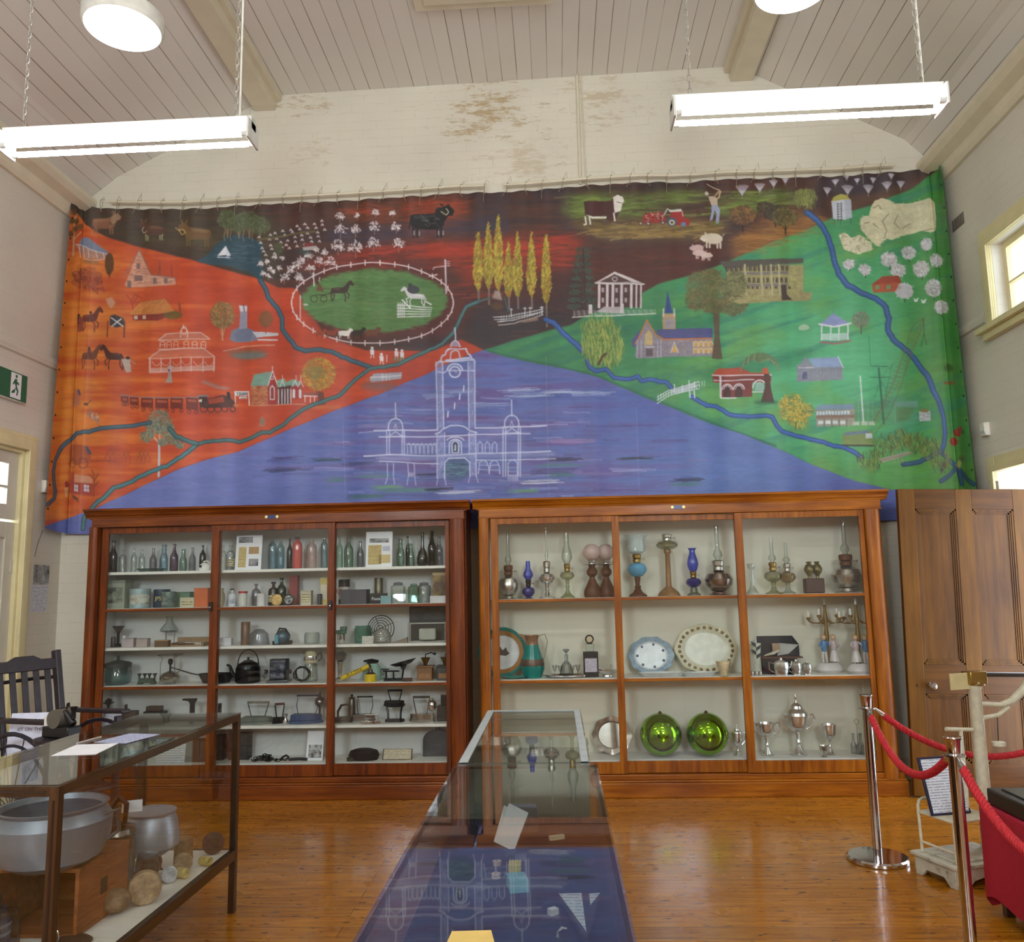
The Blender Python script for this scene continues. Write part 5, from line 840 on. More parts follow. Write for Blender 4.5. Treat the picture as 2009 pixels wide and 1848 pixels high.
# paint colour of every thread crossing
dx_, dy_, dz_ = px_, py_, zz-1.6
wz = dx_*fw.x+dy_*fw.y+dz_*fw.z; sx_ = 1004.5+FPX*(dx_*rt.x+dy_*rt.y+dz_*rt.z)/wz-SX; sy_ = 924-FPX*(dx_*up.x+dy_*up.y+dz_*up.z)/wz-SY
sx_ = np.clip(sx_, 0, SW-1.01); sy_ = np.clip(sy_, 0, SH-1.01); xi = sx_.astype(int); yi = sy_.astype(int); fx = (sx_-xi)[..., None]; fy = (sy_-yi)[..., None]
cc = (A[yi, xi]*(1-fx)+A[yi, np.minimum(xi+1, SW-1)]*fx)*(1-fy)+(A[np.minimum(yi+1, SH-1), xi]*(1-fx)+A[np.minimum(yi+1, SH-1), np.minimum(xi+1, SW-1)]*fx)*fy
cc = (cc/255.0); cc = (cc*(1-.09)+cc.mean(-1, keepdims=True)*.09)*.97+.02  # haze put into the paint colours: slightly greyed, darks lifted
MURAL_GAIN = 1.0
cl = np.where(cc > .04045, ((cc+.055)/1.055)**2.4, cc/12.92)*MURAL_GAIN
me = bpy.data.meshes.new('painted_mural'); nv_ = NU*NV; nf = (NU-1)*(NV-1)
me.vertices.add(nv_); me.vertices.foreach_set('co', np.stack([Vx, Vy, Vz], -1).astype(np.float32).ravel())
ii = np.arange(NV-1)[:, None]*NU+np.arange(NU-1)[None, :]
q4 = np.stack([ii, ii+NU, ii+NU+1, ii+1], -1).reshape(-1)
me.loops.add(nf*4); me.loops.foreach_set('vertex_index', q4.astype(np.int32)); me.polygons.add(nf)
me.polygons.foreach_set('loop_start', np.arange(nf, dtype=np.int32)*4); me.update(calc_edges=True)
me.polygons.foreach_set('use_smooth', np.ones(nf, bool))
at = me.color_attributes.new('Paint', 'FLOAT_COLOR', 'POINT'); at.data.foreach_set('color', np.concatenate([cl, np.ones(cl.shape[:2]+(1,))], -1).astype(np.float32).ravel())
t = NT('painted_canvas'); ca = t.a('VertexColor', layer_name='Paint').outputs[0]
t.bsdf(Base_Color=ca, Roughness=.55, Coat_Weight=.04, Coat_Roughness=.35); t.bump(t.noise(t.coord(scale=(1, 1, 1)), 160, 2), .12, .002); me.materials.append(t.m)
mur = bpy.data.objects.new('painted_mural', me); COL.objects.link(mur)
tag(mur, 'wide hanging canvas mural painted with a district map and white clock tower', 'mural')
# rails, eyelets and cord ties
ZT = lambda x: float(np.interp(x-(XL+.05), us_, zs))
for xa, xb, lab in ((-4.05, -.565, 'long white rail holding up the left half of the mural'), (-.39, 3.07, 'long white rail holding up the right half of the mural')):
    b = MB(); n = 14; b.tube([(xa+(xb-xa)*i/n, YB-.075, ZT(xa+(xb-xa)*i/n)+.045) for i in range(n+1)], .012, 8); b.tube([(xa+(xb-xa)*i/n, YB-.035, ZT(xa+(xb-xa)*i/n)+.075) for i in range(n+1)], .009, 6)
    tag(b.build('mural_rail', M_TRIM), lab, 'rail', 'rails along the top of the mural')
CORD = plain((160, 146, 122), .9); proto = []
for k in range(3):
    b = MB(); r_ = random.Random(k); b.tube([(.02, .0, .075), (.0, -.03, .06), (0, -.045, .03), (0, -.04, -.01), (0, -.02, -.03), (0, -.01, 0), (.0, -.005, .06)], .0028, 5)
    b.tube([(0, -.045, .045), (.02+.02*r_.random(), -.05, .075+.02*k), (.04, -.05, .06)], .002, 4); b.tube([(0, -.045, -.01), (.012-.02*k, -.05, -.05), (.02-.03*k, -.05, -.07-.05*(k == 1))], .002, 4); proto.append(b.build('cord_tie', CORD))
xs_t = [-4.12+i*.1865 for i in range(39)]; used = set()
for i, x in enumerate(xs_t):
    if x > 3.15: break
    k = i*7 % 3; o = proto[k] if k not in used else proto[k].copy()
    if k in used: COL.objects.link(o)
    used.add(k); o.location = (x+.03*math.sin(i*5.1), YB-.045, ZT(x)+.0)
    tag(o, 'short cord tying the mural edge to the white rail', 'cord', 'cord ties along the top of the mural')
for ci_, sg in ((4, 1), (NU-5, -1)):
    for k in range(14):
        ci = int((.06+k*.068)*(NV-1)); b = MB(); b.lathe([(.001, 0), (.010, 0), (.010, .003), (.001, .004)], (Vx[ci, ci_]+sg*.001, Vy[ci, ci_]+.005, Vz[ci, ci_]), 8, Matrix.Rotation(R(90*sg), 4, 'Y')); b.build('eyelet', BLACK, mur)
del A, N_H, N_B, N_F, N_V, N_D, N_G, XX, YY
# ================================================================== GLAZED DISPLAY CABINETS
F = 6.68; SH_Y = 7.10
CREAM = plain((226, 220, 202), .6, 0, .04, 3); WSH = plain((236, 234, 226), .45, 0, .03)
XP = lambda px, py=1250: onY(px, py, F).x
def cabinet(nm, label, xe, cols, stiles, shelves, rails, fronts, Wa, Wx, inner, plate_px, ztop=2.30):
    xl, xr = xe; t = empty(nm, (0, F, 0), label, 'display cabinet', 'glazed wooden display cabinets'); D = YB-.075-F
    yb = D
    def part(name, f, m, bev=.004, par=None, sm=False):
        b = MB(); f(b); return b.build(name, m, par or t, bevel=bev, smooth=sm)
    part('side_panel', lambda b: b.box(xl+.01, xl+.035, .05, yb, .0, 2.24), Wa); part('side_panel', lambda b: b.box(xr-.035, xr-.01, .05, yb, .0, 2.24), Wa)
    part('side_lining', lambda b: b.box(xl+.036, xl+.042, .06, yb-.03, .2, 2.2), inner, 0); part('side_lining', lambda b: b.box(xr-.042, xr-.036, .06, yb-.03, .2, 2.2), inner, 0)
    part('back_panel', lambda b: b.box(xl+.036, xr-.036, yb-.03, yb-.012, .1, 2.24), inner, 0)
    part('top_panel', lambda b: b.box(xl+.0, xr-.0, -.0, yb, 2.215, 2.235), Wx)
    for x0, x1 in cols:
        n = 10; r = (x1-x0); pl = [(x0, .06), (x0, .02)]+[((x0+x1)/2-(x1-x0)/2*math.cos(math.pi*i/n), -.012-.022*math.sin(math.pi*i/n)) for i in range(n+1)]+[(x1, .02), (x1, .06)]
        part('pilaster', lambda b: b.prism(pl, (0, 0, .12), (1, 0, 0), (0, 1, 0), (0, 0, 1), 2.03), Wa, 0, None, True)
    part('frieze', lambda b: (b.box(xl+.02, xr-.02, -.008, .03, 2.15, 2.235), b.box(xl+.012, xr-.012, -.016, .03, 2.15, 2.158)), Wx, .003)
    pf = [(.03, 2.225), (-.012, 2.225), (-.016, 2.238), (-.026, 2.246), (-.034, 2.262), (-.052, 2.278), (-.066, 2.283), (-.068, 2.30), (.03, 2.30)]
    def corn(b):
        b.prism(pf, (xl-.029, 0, 0), (0, 1, 0), (0, 0, 1), (1, 0, 0), xr-xl+.058)
        for s, X in ((-1, xl), (1, xr)):
            b.prism([(-(u-.03), z) for u, z in pf], (X-s*.0695, .0, 0), (s, 0, 0), (0, 0, 1), (0, 1, 0), yb)
        b.box(xl, xr, -.0, yb, 2.285, 2.299)
    part('cornice', corn, Wx, .002)
    part('plinth', lambda b: (b.box(xl-.015, xr+.015, -.035, yb, 0, .108), b.box(xl-.008, xr+.008, -.026, yb, .108, .125), b.box(xl, xr, -.012, yb, .125, .165)), Wx, .006)
    for z in shelves: part('shelf', lambda b: b.box(xl+.043, xr-.043, .075, yb-.031, z-.022, z), WSH, .001)
    for i, (a, c) in enumerate(stiles):
        fy = -.004 if fronts[i] else .026; y0, y1 = fy, fy+.024; (a0, a1), (c0, c1) = a, c
        def fr(b):
            b.box(a0, a1, y0, y1, .17, 2.148); b.box(c0, c1, y0, y1, .17, 2.148); b.box(a1, c0, y0+.001, y1-.001, 2.10, 2.148); b.box(a1, c0, y0+.001, y1-.001, .17, .258)
        d = part('sliding_door', fr, Wa, .002)
        for rz in rails: part('glazing_bar', lambda b: b.box(a1-.002, c0+.002, y0+.002, y1-.002, rz-.011, rz+.011), Wx, .003, d)
        part('glass_pane', lambda b: b.box(a1-.004, c0+.004, (y0+y1)/2-.001, (y0+y1)/2+.001, .255, 2.103), PANE, 0, d)
        if fronts[i] and nm == 'left':
            pass
    px, py = plate_px; c = onY(px, py, F-.01)
    part('enamel_plate', lambda b: b.box(c.x-.055, c.x+.055, -.0115, -.008, c.z-.014, c.z+.014), plain((44, 50, 110), .3), .001)
    for s in (-1, 1): part('plate_screw', lambda b: b.lathe([(.013, 0), (.012, .003), (.001, .004)], (c.x+s*.045, -.0115, c.z), 12, Matrix.Rotation(R(90), 4, 'X')), plain((226, 206, 130), .35, .3), 0, None, True)
    return t
px_ = XP
SL1, SL2 = (px_(188), px_(201)), (px_(409), px_(426)); SL3, SL4 = (px_(641), px_(656)), (px_(874), px_(882))
LCAB = cabinet('display_cabinet', 'left glazed display cabinet, darker red-brown, full of bottles, tins and irons', (-3.83, -.715), ((px_(167), px_(184)), (px_(884), px_(913))),
   ((SL1, SL2), ((SL2[0]+.004, SL2[1]-.004), (SL3[0]+.004, SL3[1]-.004)), (SL3, SL4)), (1.785, 1.487, 1.172, .870, .545, .258), (1.474, .857), (0, 1, 0), CABD, CABDX, plain((216, 214, 210), .6, 0, .04, 3), (533, 1014))
SR1, SR2 = (px_(966), px_(980)), (px_(1208), px_(1222)); SR3, SR4 = (px_(1453), px_(1469)), (px_(1702), px_(1712))
RCAB = cabinet('display_cabinet', 'right glazed display cabinet, honey brown, showing oil lamps, platters and trophies', (-.635, 2.565), ((px_(943), px_(962)), (px_(1713), px_(1742))),
   ((SR1, SR2), ((SR2[0]+.004, SR2[1]-.004), (SR3[0]+.004, SR3[1]-.004)), (SR3, SR4)), (1.504, .878, .258), (1.492, .866), (1, 0, 1), CAB, CABX, CREAM, (1330, 995))
for px, py in ((413, 1190), (648, 1187)):
    c = onY(px, py, F-.02); b = MB(); b.box(c.x-.012, c.x+.012, F-.03, F-.004, c.z-.035, c.z+.035); t = tag(b.build('door_latch', BLACK, None, bevel=.003), 'small black latch on the %s join of the left cabinet doors' % ('left' if px < 500 else 'right'), 'latch')
    b = MB(); b.lathe([(.007, 0), (.006, .008), (.001, .009)], (c.x, F-.03, c.z-.006), 12, Matrix.Rotation(R(90), 4, 'X')); b.build('lock_button', CHROME, t)

# ================================================================== EXHIBITS: builders
RX90 = Matrix.Rotation(R(90), 4, 'X')                 # lathe axis turned to face the visitor (-Y)
def lz(prof, w, h): return [(max(1e-4, r*w/2), z*h) for r, z in prof]
PB = {  # bottle and jar outlines: radius as a share of half the width, height as a share of the whole
 'beer': [(0, 0), (.9, 0), (1, .03), (1, .50), (.92, .58), (.55, .68), (.38, .78), (.32, .93), (.42, .94), (.42, 1), (.3, 1)],
 'tall': [(0, 0), (.92, 0), (1, .03), (1, .58), (.85, .66), (.42, .76), (.30, .84), (.30, .95), (.4, .96), (.4, 1), (.26, 1)],
 'soda': [(0, 0), (.8, 0), (1, .06), (1, .46), (.86, .56), (.58, .68), (.5, .74), (.62, .80), (.5, .87), (.5, .94), (.6, .95), (.6, 1), (.4, 1)],
 'siphon': [(0, 0), (.9, 0), (1, .03), (1, .72), (.9, .80), (.55, .86), (.4, .9), (.4, 1), (.3, 1)],
 'bulb': [(0, 0), (.8, 0), (1, .08), (.98, .25), (.75, .40), (.4, .50), (.3, .62), (.26, .94), (.36, .95), (.36, 1), (.22, 1)],
 'med': [(0, 0), (.95, 0), (1, .03), (1, .62), (.8, .72), (.3, .78), (.28, .92), (.42, .93), (.42, 1), (.25, 1)],
 'round': [(0, 0), (.95, 0), (1, .04), (1, .85), (.9, .9), (.9, 1), (.7, 1)],
 'vase': [(0, 0), (.6, 0), (.8, .1), (1, .4), (.9, .65), (.55, .8), (.5, .9), (.7, 1), (.6, 1)]}
def gobj(name, loc, label, cat, grp, mats, parts):
    """one mesh if only a body, else an Empty with named parts; parts = [(name, MB, material)]"""
    if len(parts) == 1:
        o = parts[0][1].build(name, parts[0][2]); o.location = loc; return tag(o, label, cat, grp)
    t = empty(name, loc, label, cat, grp)
    for nm, b, m in parts: b.build(nm, m, t)
    return t
G_CLR = glass((.90, .94, .92), .42); G_GRN = glass((.62, .78, .70), .4); G_AQ = glass((.55, .72, .78), .45); G_AMB = glass((.20, .12, .10), .3); G_PUR = glass((.46, .34, .44), .4); G_BLK = glass((.07, .07, .06), .5)
G_RED = glass((.80, .16, .14), .6, milky=.55); G_PNK = glass((.80, .66, .62), .5, milky=.2); G_BLU = glass((.10, .16, .75), .5, milky=.35); G_COB = glass((.05, .05, .42), .5, milky=.3); G_SMK = glass((.62, .62, .66), .4)
SHZ = {}
def bottle(x, y, z, w, h, label, kind='beer', m=G_CLR, cap=None, lab=None, name='glass_bottle', cat='bottle', grp=None):
    b = MB(); b.lathe(lz(PB[kind], w, h), n=16); ps = [('glass_body', b, m)]
    if cap: c = MB(); c.lathe(lz([(.42, .93), (.5, .935), (.5, 1.0), (0, 1.015)], w, h), n=12); ps.append(('cap', c, cap))
    if lab:
        c = MB(); c.lathe([(w/2*1.012, h*.15), (w/2*1.012, h*.45)], n=16, cap=False); ps.append(('paper_label', c, lab))
    return gobj(name, (x, y, z), label, cat, grp, None, ps)
def tin(x, y, z, w, h, label, col, lid=None, band=None, rough=.4, metal=.2, name='round_tin', cat='tin', grp=None, txt=None, txc=None):
    r = w/2; b = MB(); b.lathe([(0, 0), (r*.97, 0), (r, .003), (r, h*.86), (r*.97, h*.87)], n=24); ps = [('tin_body', b, plain(col, rough, metal))]
    c = MB(); c.lathe([(r*.98, h*.86), (r*1.02, h*.865), (r*1.02, h*.985), (r*.96, h), (0, h*.99)], n=24); ps.append(('lid', c, plain(lid or col, rough, metal)))
    if band: c = MB(); c.lathe([(r*1.006, h*.2), (r*1.006, h*.7)], n=24, cap=False); ps.append(('printed_label', c, band))
    if txt: ps.append(('lettering', text_mesh(txt, h*.3, Matrix.Translation((0, -r*1.02, h*.4)) @ FACE), txc or PAPER))
    return gobj(name, (x, y, z), label, cat, grp, None, ps)
def cartonbox(x, y, z, w, h, label, col, d=None, lid=None, lab=None, rz=0, name='box', cat='box', grp=None, txt=None, txc=None, ts=.35):
    d = d or w*.6; b = MB(); b.box(-w/2, w/2, -d/2, d/2, 0, h*.9 if lid else h); ps = [('box_body', b, plain(col, .6) if isinstance(col, tuple) else col)]
    if lid: c = MB(); c.box(-w/2*1.02, w/2*1.02, -d/2*1.02, d/2*1.02, h*.9, h); ps.append(('lid', c, plain(lid, .5) if isinstance(lid, tuple) else lid))
    if lab: c = MB(); c.box(-w*.4, w*.4, -d/2-.001, -d/2, h*.2, h*.75); ps.append(('printed_label', c, lab))
    if txt: ps.append(('lettering', text_mesh(txt, h*ts, Matrix.Translation((0, -d/2-.002, h*.35)) @ FACE), txc or PAPER))
    o = gobj(name, (x, y, z), label, cat, grp, None, ps); o.rotation_euler.z = R(rz); return o
def chimney(b, r, z0, h, kind='tall'):
    pf = {'tall': [(.5, 0), (.55, .05), (1, .16), (.8, .26), (.45, .34), (.40, 1)], 'fat': [(.45, 0), (.6, .05), (1, .2), (.9, .38), (.5, .6), (.42, 1)], 'flare': [(.5, 0), (.75, .1), (1, .3), (.9, .5), (.55, .75), (.5, .88), (.8, 1)]}[kind]
    b.lathe([(q*r, z0+k*h) for q, k in pf], n=18, cap=False)
def lamp(x, y, z, w, H, label, base, font, burner, shade=None, mats=None, ch='tall', chr_=.5, grp='oil lamps on the top shelf', name='oil_lamp'):
    """base, font, burner = heights; mats = base, font, burner, chimney"""
    bm, fm, um, cm = mats; r = w/2; ps = []
    b = MB(); b.lathe(base[1](r, base[0]), n=24); ps.append(('base', b, bm)); z1 = base[0]
    b = MB(); b.lathe([(q*r, z1+k*font) for q, k in [(.25, 0), (.6, .08), (.95, .35), (1, .6), (.8, .85), (.3, 1)]], n=24); ps.append(('oil_font', b, fm)); z2 = z1+font
    b = MB(); b.lathe([(q*r, z2+k*burner) for q, k in [(.28, 0), (.4, .05), (.4, .35), (.3, .4), (.42, .5), (.45, .9), (.36, 1)]], n=18)
    b.tube([(r*.3, 0, z2+burner*.4), (r*.75, 0, z2+burner*.4)], .002, 5); b.lathe([(.001, 0), (.009, 0), (.009, .003), (.001, .004)], (r*.75, 0, z2+burner*.4), 8, Matrix.Rotation(R(90), 4, 'Y')); ps.append(('burner', b, um)); z3 = z2+burner
    if shade != 'none':
        b = MB()
        if shade: b.lathe([(q*r, z3+k*(H-z3)) for q, k in shade], n=28, cap=False)
        else: chimney(b, r*chr_, z3-.004, H-z3, ch)
        ps.append(('glass_shade' if shade else 'glass_chimney', b, cm))
    return gobj(name, (x, y, z), label, 'oil lamp', grp, None, ps)
def foot(kind):
    P = {'pedestal': [(1, 0), (1, .06), (.7, .14), (.35, .3), (.2, .5), (.3, .6), (.2, .72), (.28, 1)], 'short': [(.75, 0), (.8, .12), (.6, .3), (.5, 1)], 'fan': [(.95, 0), (.9, .08), (.5, .22), (.28, .42), (.36, .5), (.22, .6), (.3, 1)],
         'column': [(1.05, 0), (1.0, .03), (.85, .09), (.45, .17), (.3, .2), (.26, .24), (.22, .9), (.34, .95), (.3, 1)], 'flask': [(.9, 0), (1, .1), (.95, .22), (.6, .42), (.3, .58), (.28, .62), (.6, .72), (.62, .82), (.35, .92), (.4, 1)], 'knobs': [(.9, 0), (.85, .15), (.5, .4), (.45, 1)]}[kind]
    return lambda r, h: [(1e-4, 0)]+[(q*r, k*h) for q, k in P]
def iron(x, y, z, w, h, label, body, handle, kind='loop', rz=0, grp='old pressing irons'):
    t = empty('pressing_iron', (x, y, z), label, 'iron', grp, R(rz)); L = w; bh = h*.30; wd = w*.5
    sole = [(-L/2, -wd/2), (L*.05, -wd/2), (L*.36, -wd*.28), (L/2, 0), (L*.36, wd*.28), (L*.05, wd/2), (-L/2, wd/2)]
    b = MB(); b.prism(sole, (0, 0, 0), (1, 0, 0), (0, 1, 0), (0, 0, 1), bh*.35); b.prism([(u*.93-.003, v*.88) for u, v in sole], (0, 0, bh*.35), (1, 0, 0), (0, 1, 0), (0, 0, 1), bh*.65); b.build('sole_plate', body, t, bevel=.002)
    b = MB(); hw = L*.30
    if kind == 'loop': b.tube([(-hw, 0, bh), (-hw*1.15, 0, h*.6), (-hw, 0, h*.93), (hw, 0, h*.93), (hw*1.15, 0, h*.6), (hw*.8, 0, bh)], .0035, 6)
    elif kind == 'frame': b.tube([(-hw*.7, 0, bh), (-hw*1.1, 0, h*.9)], .005, 6); b.tube([(hw*.7, 0, bh), (hw*1.1, 0, h*.9)], .005, 6)
    elif kind == 'arch': b.tube([(-hw*1.2, 0, bh), (-hw*1.2, 0, h*.6), (-hw*.6, 0, h*.93), (hw*.3, 0, h*.97), (hw*1.1, 0, h*.85)], [.009, .01, .01, .009, .006], 8)
    b.build('handle_frame', body if kind != 'arch' else handle, t)
    if kind != 'arch': b = MB(); b.tube([(-hw*1.15, 0, h*.94), (hw*1.15, 0, h*.94)], .0095 if kind == 'frame' else .007, 8); b.build('grip', handle, t)
    return t
def plate(x, y, z, w, h, label, rim, mid, fl=12, tilt=12, name='platter', cat='plate', deco=None, grp=None, wave=.035):
    t = empty(name, (x, y, z), label, cat, grp, rot=(R(-tilt), 0, 0)); n = 96
    def ring(s, q, wv): return [(w/2*s*(1+wv*math.cos(fl*2*math.pi*i/n))*math.cos(2*math.pi*i/n), q, h/2+h/2*s*(1+wv*math.cos(fl*2*math.pi*i/n))*math.sin(2*math.pi*i/n)) for i in range(n)]
    rs = [ring(1, -.012, wave), ring(.98, -.016, wave), ring(.74, -.002, 0), ring(.66, .004, 0)]
    b = MB(); vs = [p for r_ in rs for p in r_]; b.add(vs, [(j*n+i, (j+1)*n+i, (j+1)*n+(i+1) % n, j*n+(i+1) % n) for j in range(2) for i in range(n)]); vs2 = ring(.98, -.004, wave)+ring(.7, .01, 0)
    b.add(ring(1, -.012, wave)+ring(.66, .012, 0), [(i, (i+1) % n, n+(i+1) % n, n+i) for i in range(n)]); b.build('rim', rim, t, ang=60)
    b = MB(); b.add(rs[2]+rs[3], [(i, n+i, n+(i+1) % n, (i+1) % n) for i in range(n)]); b.add(rs[3], [tuple(range(n-1, -1, -1))]); b.build('centre', mid, t, ang=60)
    if deco: deco(t)
    return t
def card(x, y, z, w, h, label, m, tilt=8, name='notice_card', rz=0, cat='notice', extra=None, grp=None, th=.003):
    t = empty(name, (x, y, z), label, cat, grp, rot=(R(-tilt), 0, R(rz))) if extra else None
    b = MB(); b.box(-w/2, w/2, 0, th, 0, h); o = b.build('card' if extra else name, m, t)
    if extra: extra(t); return t
    o.location = (x, y, z); o.rotation_euler = (R(-tilt), 0, R(rz)); return tag(o, label, cat, grp)
def cup(x, y, z, w, h, label, m=SILV, bowl=.5, handles=True, lid=0, name='trophy_cup', grp='silver cups on the bottom shelf'):
    r = w/2*(.62 if handles else 1); t = empty(name, (x, y, z), label, 'trophy', grp); hb = h*(1-lid); z0 = hb*(1-bowl)
    b = MB(); b.lathe([(1e-4, 0), (r*.72, 0), (r*.75, h*.025), (r*.5, h*.06), (r*.16, z0*.45), (r*.24, z0*.55), (r*.13, z0*.7), (r*.2, z0)], n=24); b.build('stem_foot', m, t)
    b = MB(); b.lathe([(r*.15, z0), (r*.6, z0+(hb-z0)*.12), (r*.92, z0+(hb-z0)*.4), (r*.95, z0+(hb-z0)*.8), (r*1.05, hb), (r*.98, hb), (r*.88, z0+(hb-z0)*.8), (r*.8, z0+(hb-z0)*.3), (1e-4, z0+(hb-z0)*.15)], n=28, cap=False); b.build('bowl', m, t)
    if handles:
        for s in (-1, 1):
            b = MB(); b.tube([(s*r*.85, 0, z0+(hb-z0)*.15), (s*r*1.35, 0, z0+(hb-z0)*.35), (s*r*1.6, 0, z0+(hb-z0)*.75), (s*r*1.45, 0, hb*1.02), (s*r*1.15, 0, hb*.99), (s*r*1.02, 0, z0+(hb-z0)*.8)], .0035+w*.008, 6); b.build('handle', m, t)
    if lid:
        b = MB(); b.lathe([(r*1.0, hb), (r*.95, hb+h*lid*.12), (r*.55, hb+h*lid*.3), (r*.5, hb+h*lid*.42), (r*.15, hb+h*lid*.55), (r*.06, hb+h*lid*.7), (r*.14, hb+h*lid*.8), (1e-4, h)], n=24); b.build('lid', m, t)
    return t
# ================================================================== EXHIBITS: left cabinet
sc_ = lambda Y: Y*1.004/FPX
def at(px, Y, py=1300): return onY(px, py, Y).x
ZA, ZB, ZC, ZD, ZE, ZF = 1.786, 1.488, 1.173, .871, .546, .259
def pos(px, z, Y=6.90, pyb={1.786: 1115, 1.488: 1188, 1.173: 1266, .871: 1343, .546: 1426, .259: 1500, 1.505: 1168, .879: 1331}):
    return at(px, Y, pyb.get(z, 1300)), Y, z
def PX(n, Y=6.90): return n*sc_(Y)
LAB = m_lines((206, 196, 160), (110, 90, 60), .02)
GA = 'old bottles on the top shelf of the left cabinet'
for px, w, h, k, m, Y, lab in [
  (221, 17, 64, 'beer', G_AMB, 6.86, 'dark purple-brown beer bottle at the far left end of the top shelf'),
  (240, 15, 46, 'med', G_CLR, 6.90, 'clear straight bottle right of the dark end bottle'),
  (262, 11, 50, 'tall', G_CLR, 6.96, 'slim clear bottle standing behind the flat green dish'),
  (278, 12, 46, 'tall', G_CLR, 6.96, 'second slim clear bottle behind the flat green dish'),
  (300, 14, 48, 'beer', G_SMK, 6.98, 'smoky clear bottle above the right end of the green dish'),
  (321, 16, 53, 'soda', G_AQ, 6.86, 'pale aqua bottle left of the mauve bottle, top shelf'),
  (341, 16, 54, 'beer', G_PUR, 6.86, 'mauve tinted bottle on the top shelf, left bay'),
  (359, 14, 44, 'soda', G_GRN, 6.88, 'greenish pinched-neck bottle right of the mauve bottle'),
  (377, 13, 46, 'beer', G_SMK, 6.88, 'clear bottle with dark base near the left bay join'),
  (397, 13, 52, 'tall', G_BLK, 6.99, 'dark bottle behind the white ceramic piece, top shelf'),
  (437, 12, 50, 'med', G_CLR, 6.88, 'clear bottle at the left end of the middle bay, top shelf'),
  (534, 16, 60, 'siphon', G_AQ, 6.88, 'leftmost pale blue siphon bottle beside the white notice'),
  (550, 15, 55, 'siphon', G_AQ, 6.86, 'pale blue siphon bottle left of the red one'),
  (568, 12, 62, 'tall', G_BLK, 7.00, 'dark tall bottle behind the red siphon'),
  (611, 20, 56, 'siphon', G_PNK, 6.86, 'milky pinkish siphon bottle right of the red one'),
  (636, 14, 60, 'siphon', G_AQ, 6.90, 'pale blue bottle at the right end of the middle bay, top shelf'),
  (666, 13, 62, 'tall', G_GRN, 6.86, 'tall thin green-white bottle at the left of the right bay'),
  (684, 18, 60, 'tall', G_GRN, 6.86, 'broad pale green bottle in the right bay'),
  (707, 14, 52, 'beer', G_SMK, 6.90, 'smoky bottle left of the old letter card'),
  (786, 16, 53, 'soda', G_GRN, 6.84, 'sea green bottle right of the old letter card'),
  (800, 9, 60, 'beer', G_BLK, 6.92, 'narrow black bottle behind two green bottles, right bay'),
  (806, 14, 44, 'soda', G_GRN, 6.83, 'short green bottle in front of the narrow black bottle'),
  (829, 22, 66, 'bulb', G_BLK, 6.86, 'round-bellied black bottle in the right bay'),
  (848, 17, 70, 'beer', G_BLK, 6.98, 'tall black bottle near the right end of the top shelf'),
  (862, 15, 58, 'beer', G_SMK, 6.86, 'smoky grey bottle at the far right end of the top shelf')]:
    x, y, z = pos(px, ZA, Y); bottle(x, y, z, PX(w), PX(h), lab, k, m, grp=GA)
x, y, z = pos(452, ZA); bottle(x, y, z, PX(17), PX(50), 'clear bottle with a cream paper label beside the white notice', 'med', G_CLR, lab=LAB, grp=GA)
x, y, z = pos(583, ZA, 6.86); bottle(x, y, z, PX(19), PX(62), 'bright red siphon bottle with a dark metal head', 'siphon', G_RED, cap=IRON, grp=GA)
x, y, z = pos(296, ZA, 6.84); b = MB(); b.lathe([(1e-4, 0), (.09, 0), (.12, .02), (.125, .028), (.11, .022), (.08, .006), (1e-4, .005)], n=28, sy=.5, cap=False); o = b.build('glass_dish', G_GRN); o.location = (x, y, z); tag(o, 'flat green glass dish lying on the top shelf', 'dish')
x, y, z = pos(401, ZA, 6.82); t = empty('ceramic_shell', (x, y, z), 'small white ceramic ornament at the left bay join, top shelf', 'ornament')
b = MB(); b.lathe([(1e-4, 0), (.045, 0), (.052, .02), (.045, .045), (.02, .062), (1e-4, .065)], n=20, sy=.6); b.build('body', WHITE, t); b = MB(); b.tube([(-.01, 0, .055), (.0, -.01, .075), (.03, -.01, .078), (.05, 0, .05)], .006, 6); b.build('handle', WHITE, t); b = MB(); b.lathe([(1e-4, 0), (.012, 0), (.012, .003)], (-.02, -.033, .035), 12, RX90); b.build('opening', BLACK, t)
def strips(rects_):
    def f(t):
        for nm, x0, x1, z0, z1, m in rects_: b = MB(); b.box(x0, x1, -.0015, 0, z0, z1); b.build(nm, m, t)
    return f
OLDP = m_lines((212, 190, 130), (150, 120, 70), .012); GREYP = m_photo(3, (60, 56, 60), (170, 166, 170), 14)
x, y, z = pos(486, ZA, 6.84); W, H = PX(52), PX(68); card(x, y, z, W, H, 'white display sheet with mounted old labels in the middle bay', PAPER, 6, 'display_sheet', extra=strips([('printed_label', -.09, .03, .225, .275, GREYP), ('printed_label', -.085, -.02, .02, .19, OLDP), ('printed_label', .0, .085, .13, .19, plain((176, 140, 96), .7)), ('printed_label', .005, .085, .03, .09, GREYP)]))
x, y, z = pos(743, ZA, 6.82); W, H = PX(52), PX(69); card(x, y, z, W, H, 'white sheet with a mounted yellow letter in the right bay', PAPER, 5, 'display_sheet', extra=strips([('printed_label', -.08, .08, .20, .235, GREYP), ('letter', -.09, .02, .02, .18, OLDP), ('envelope', -.0, .095, .03, .10, plain((206, 184, 132), .7)), ('printed_label', .03, .09, .13, .17, plain((190, 196, 214), .7))]))
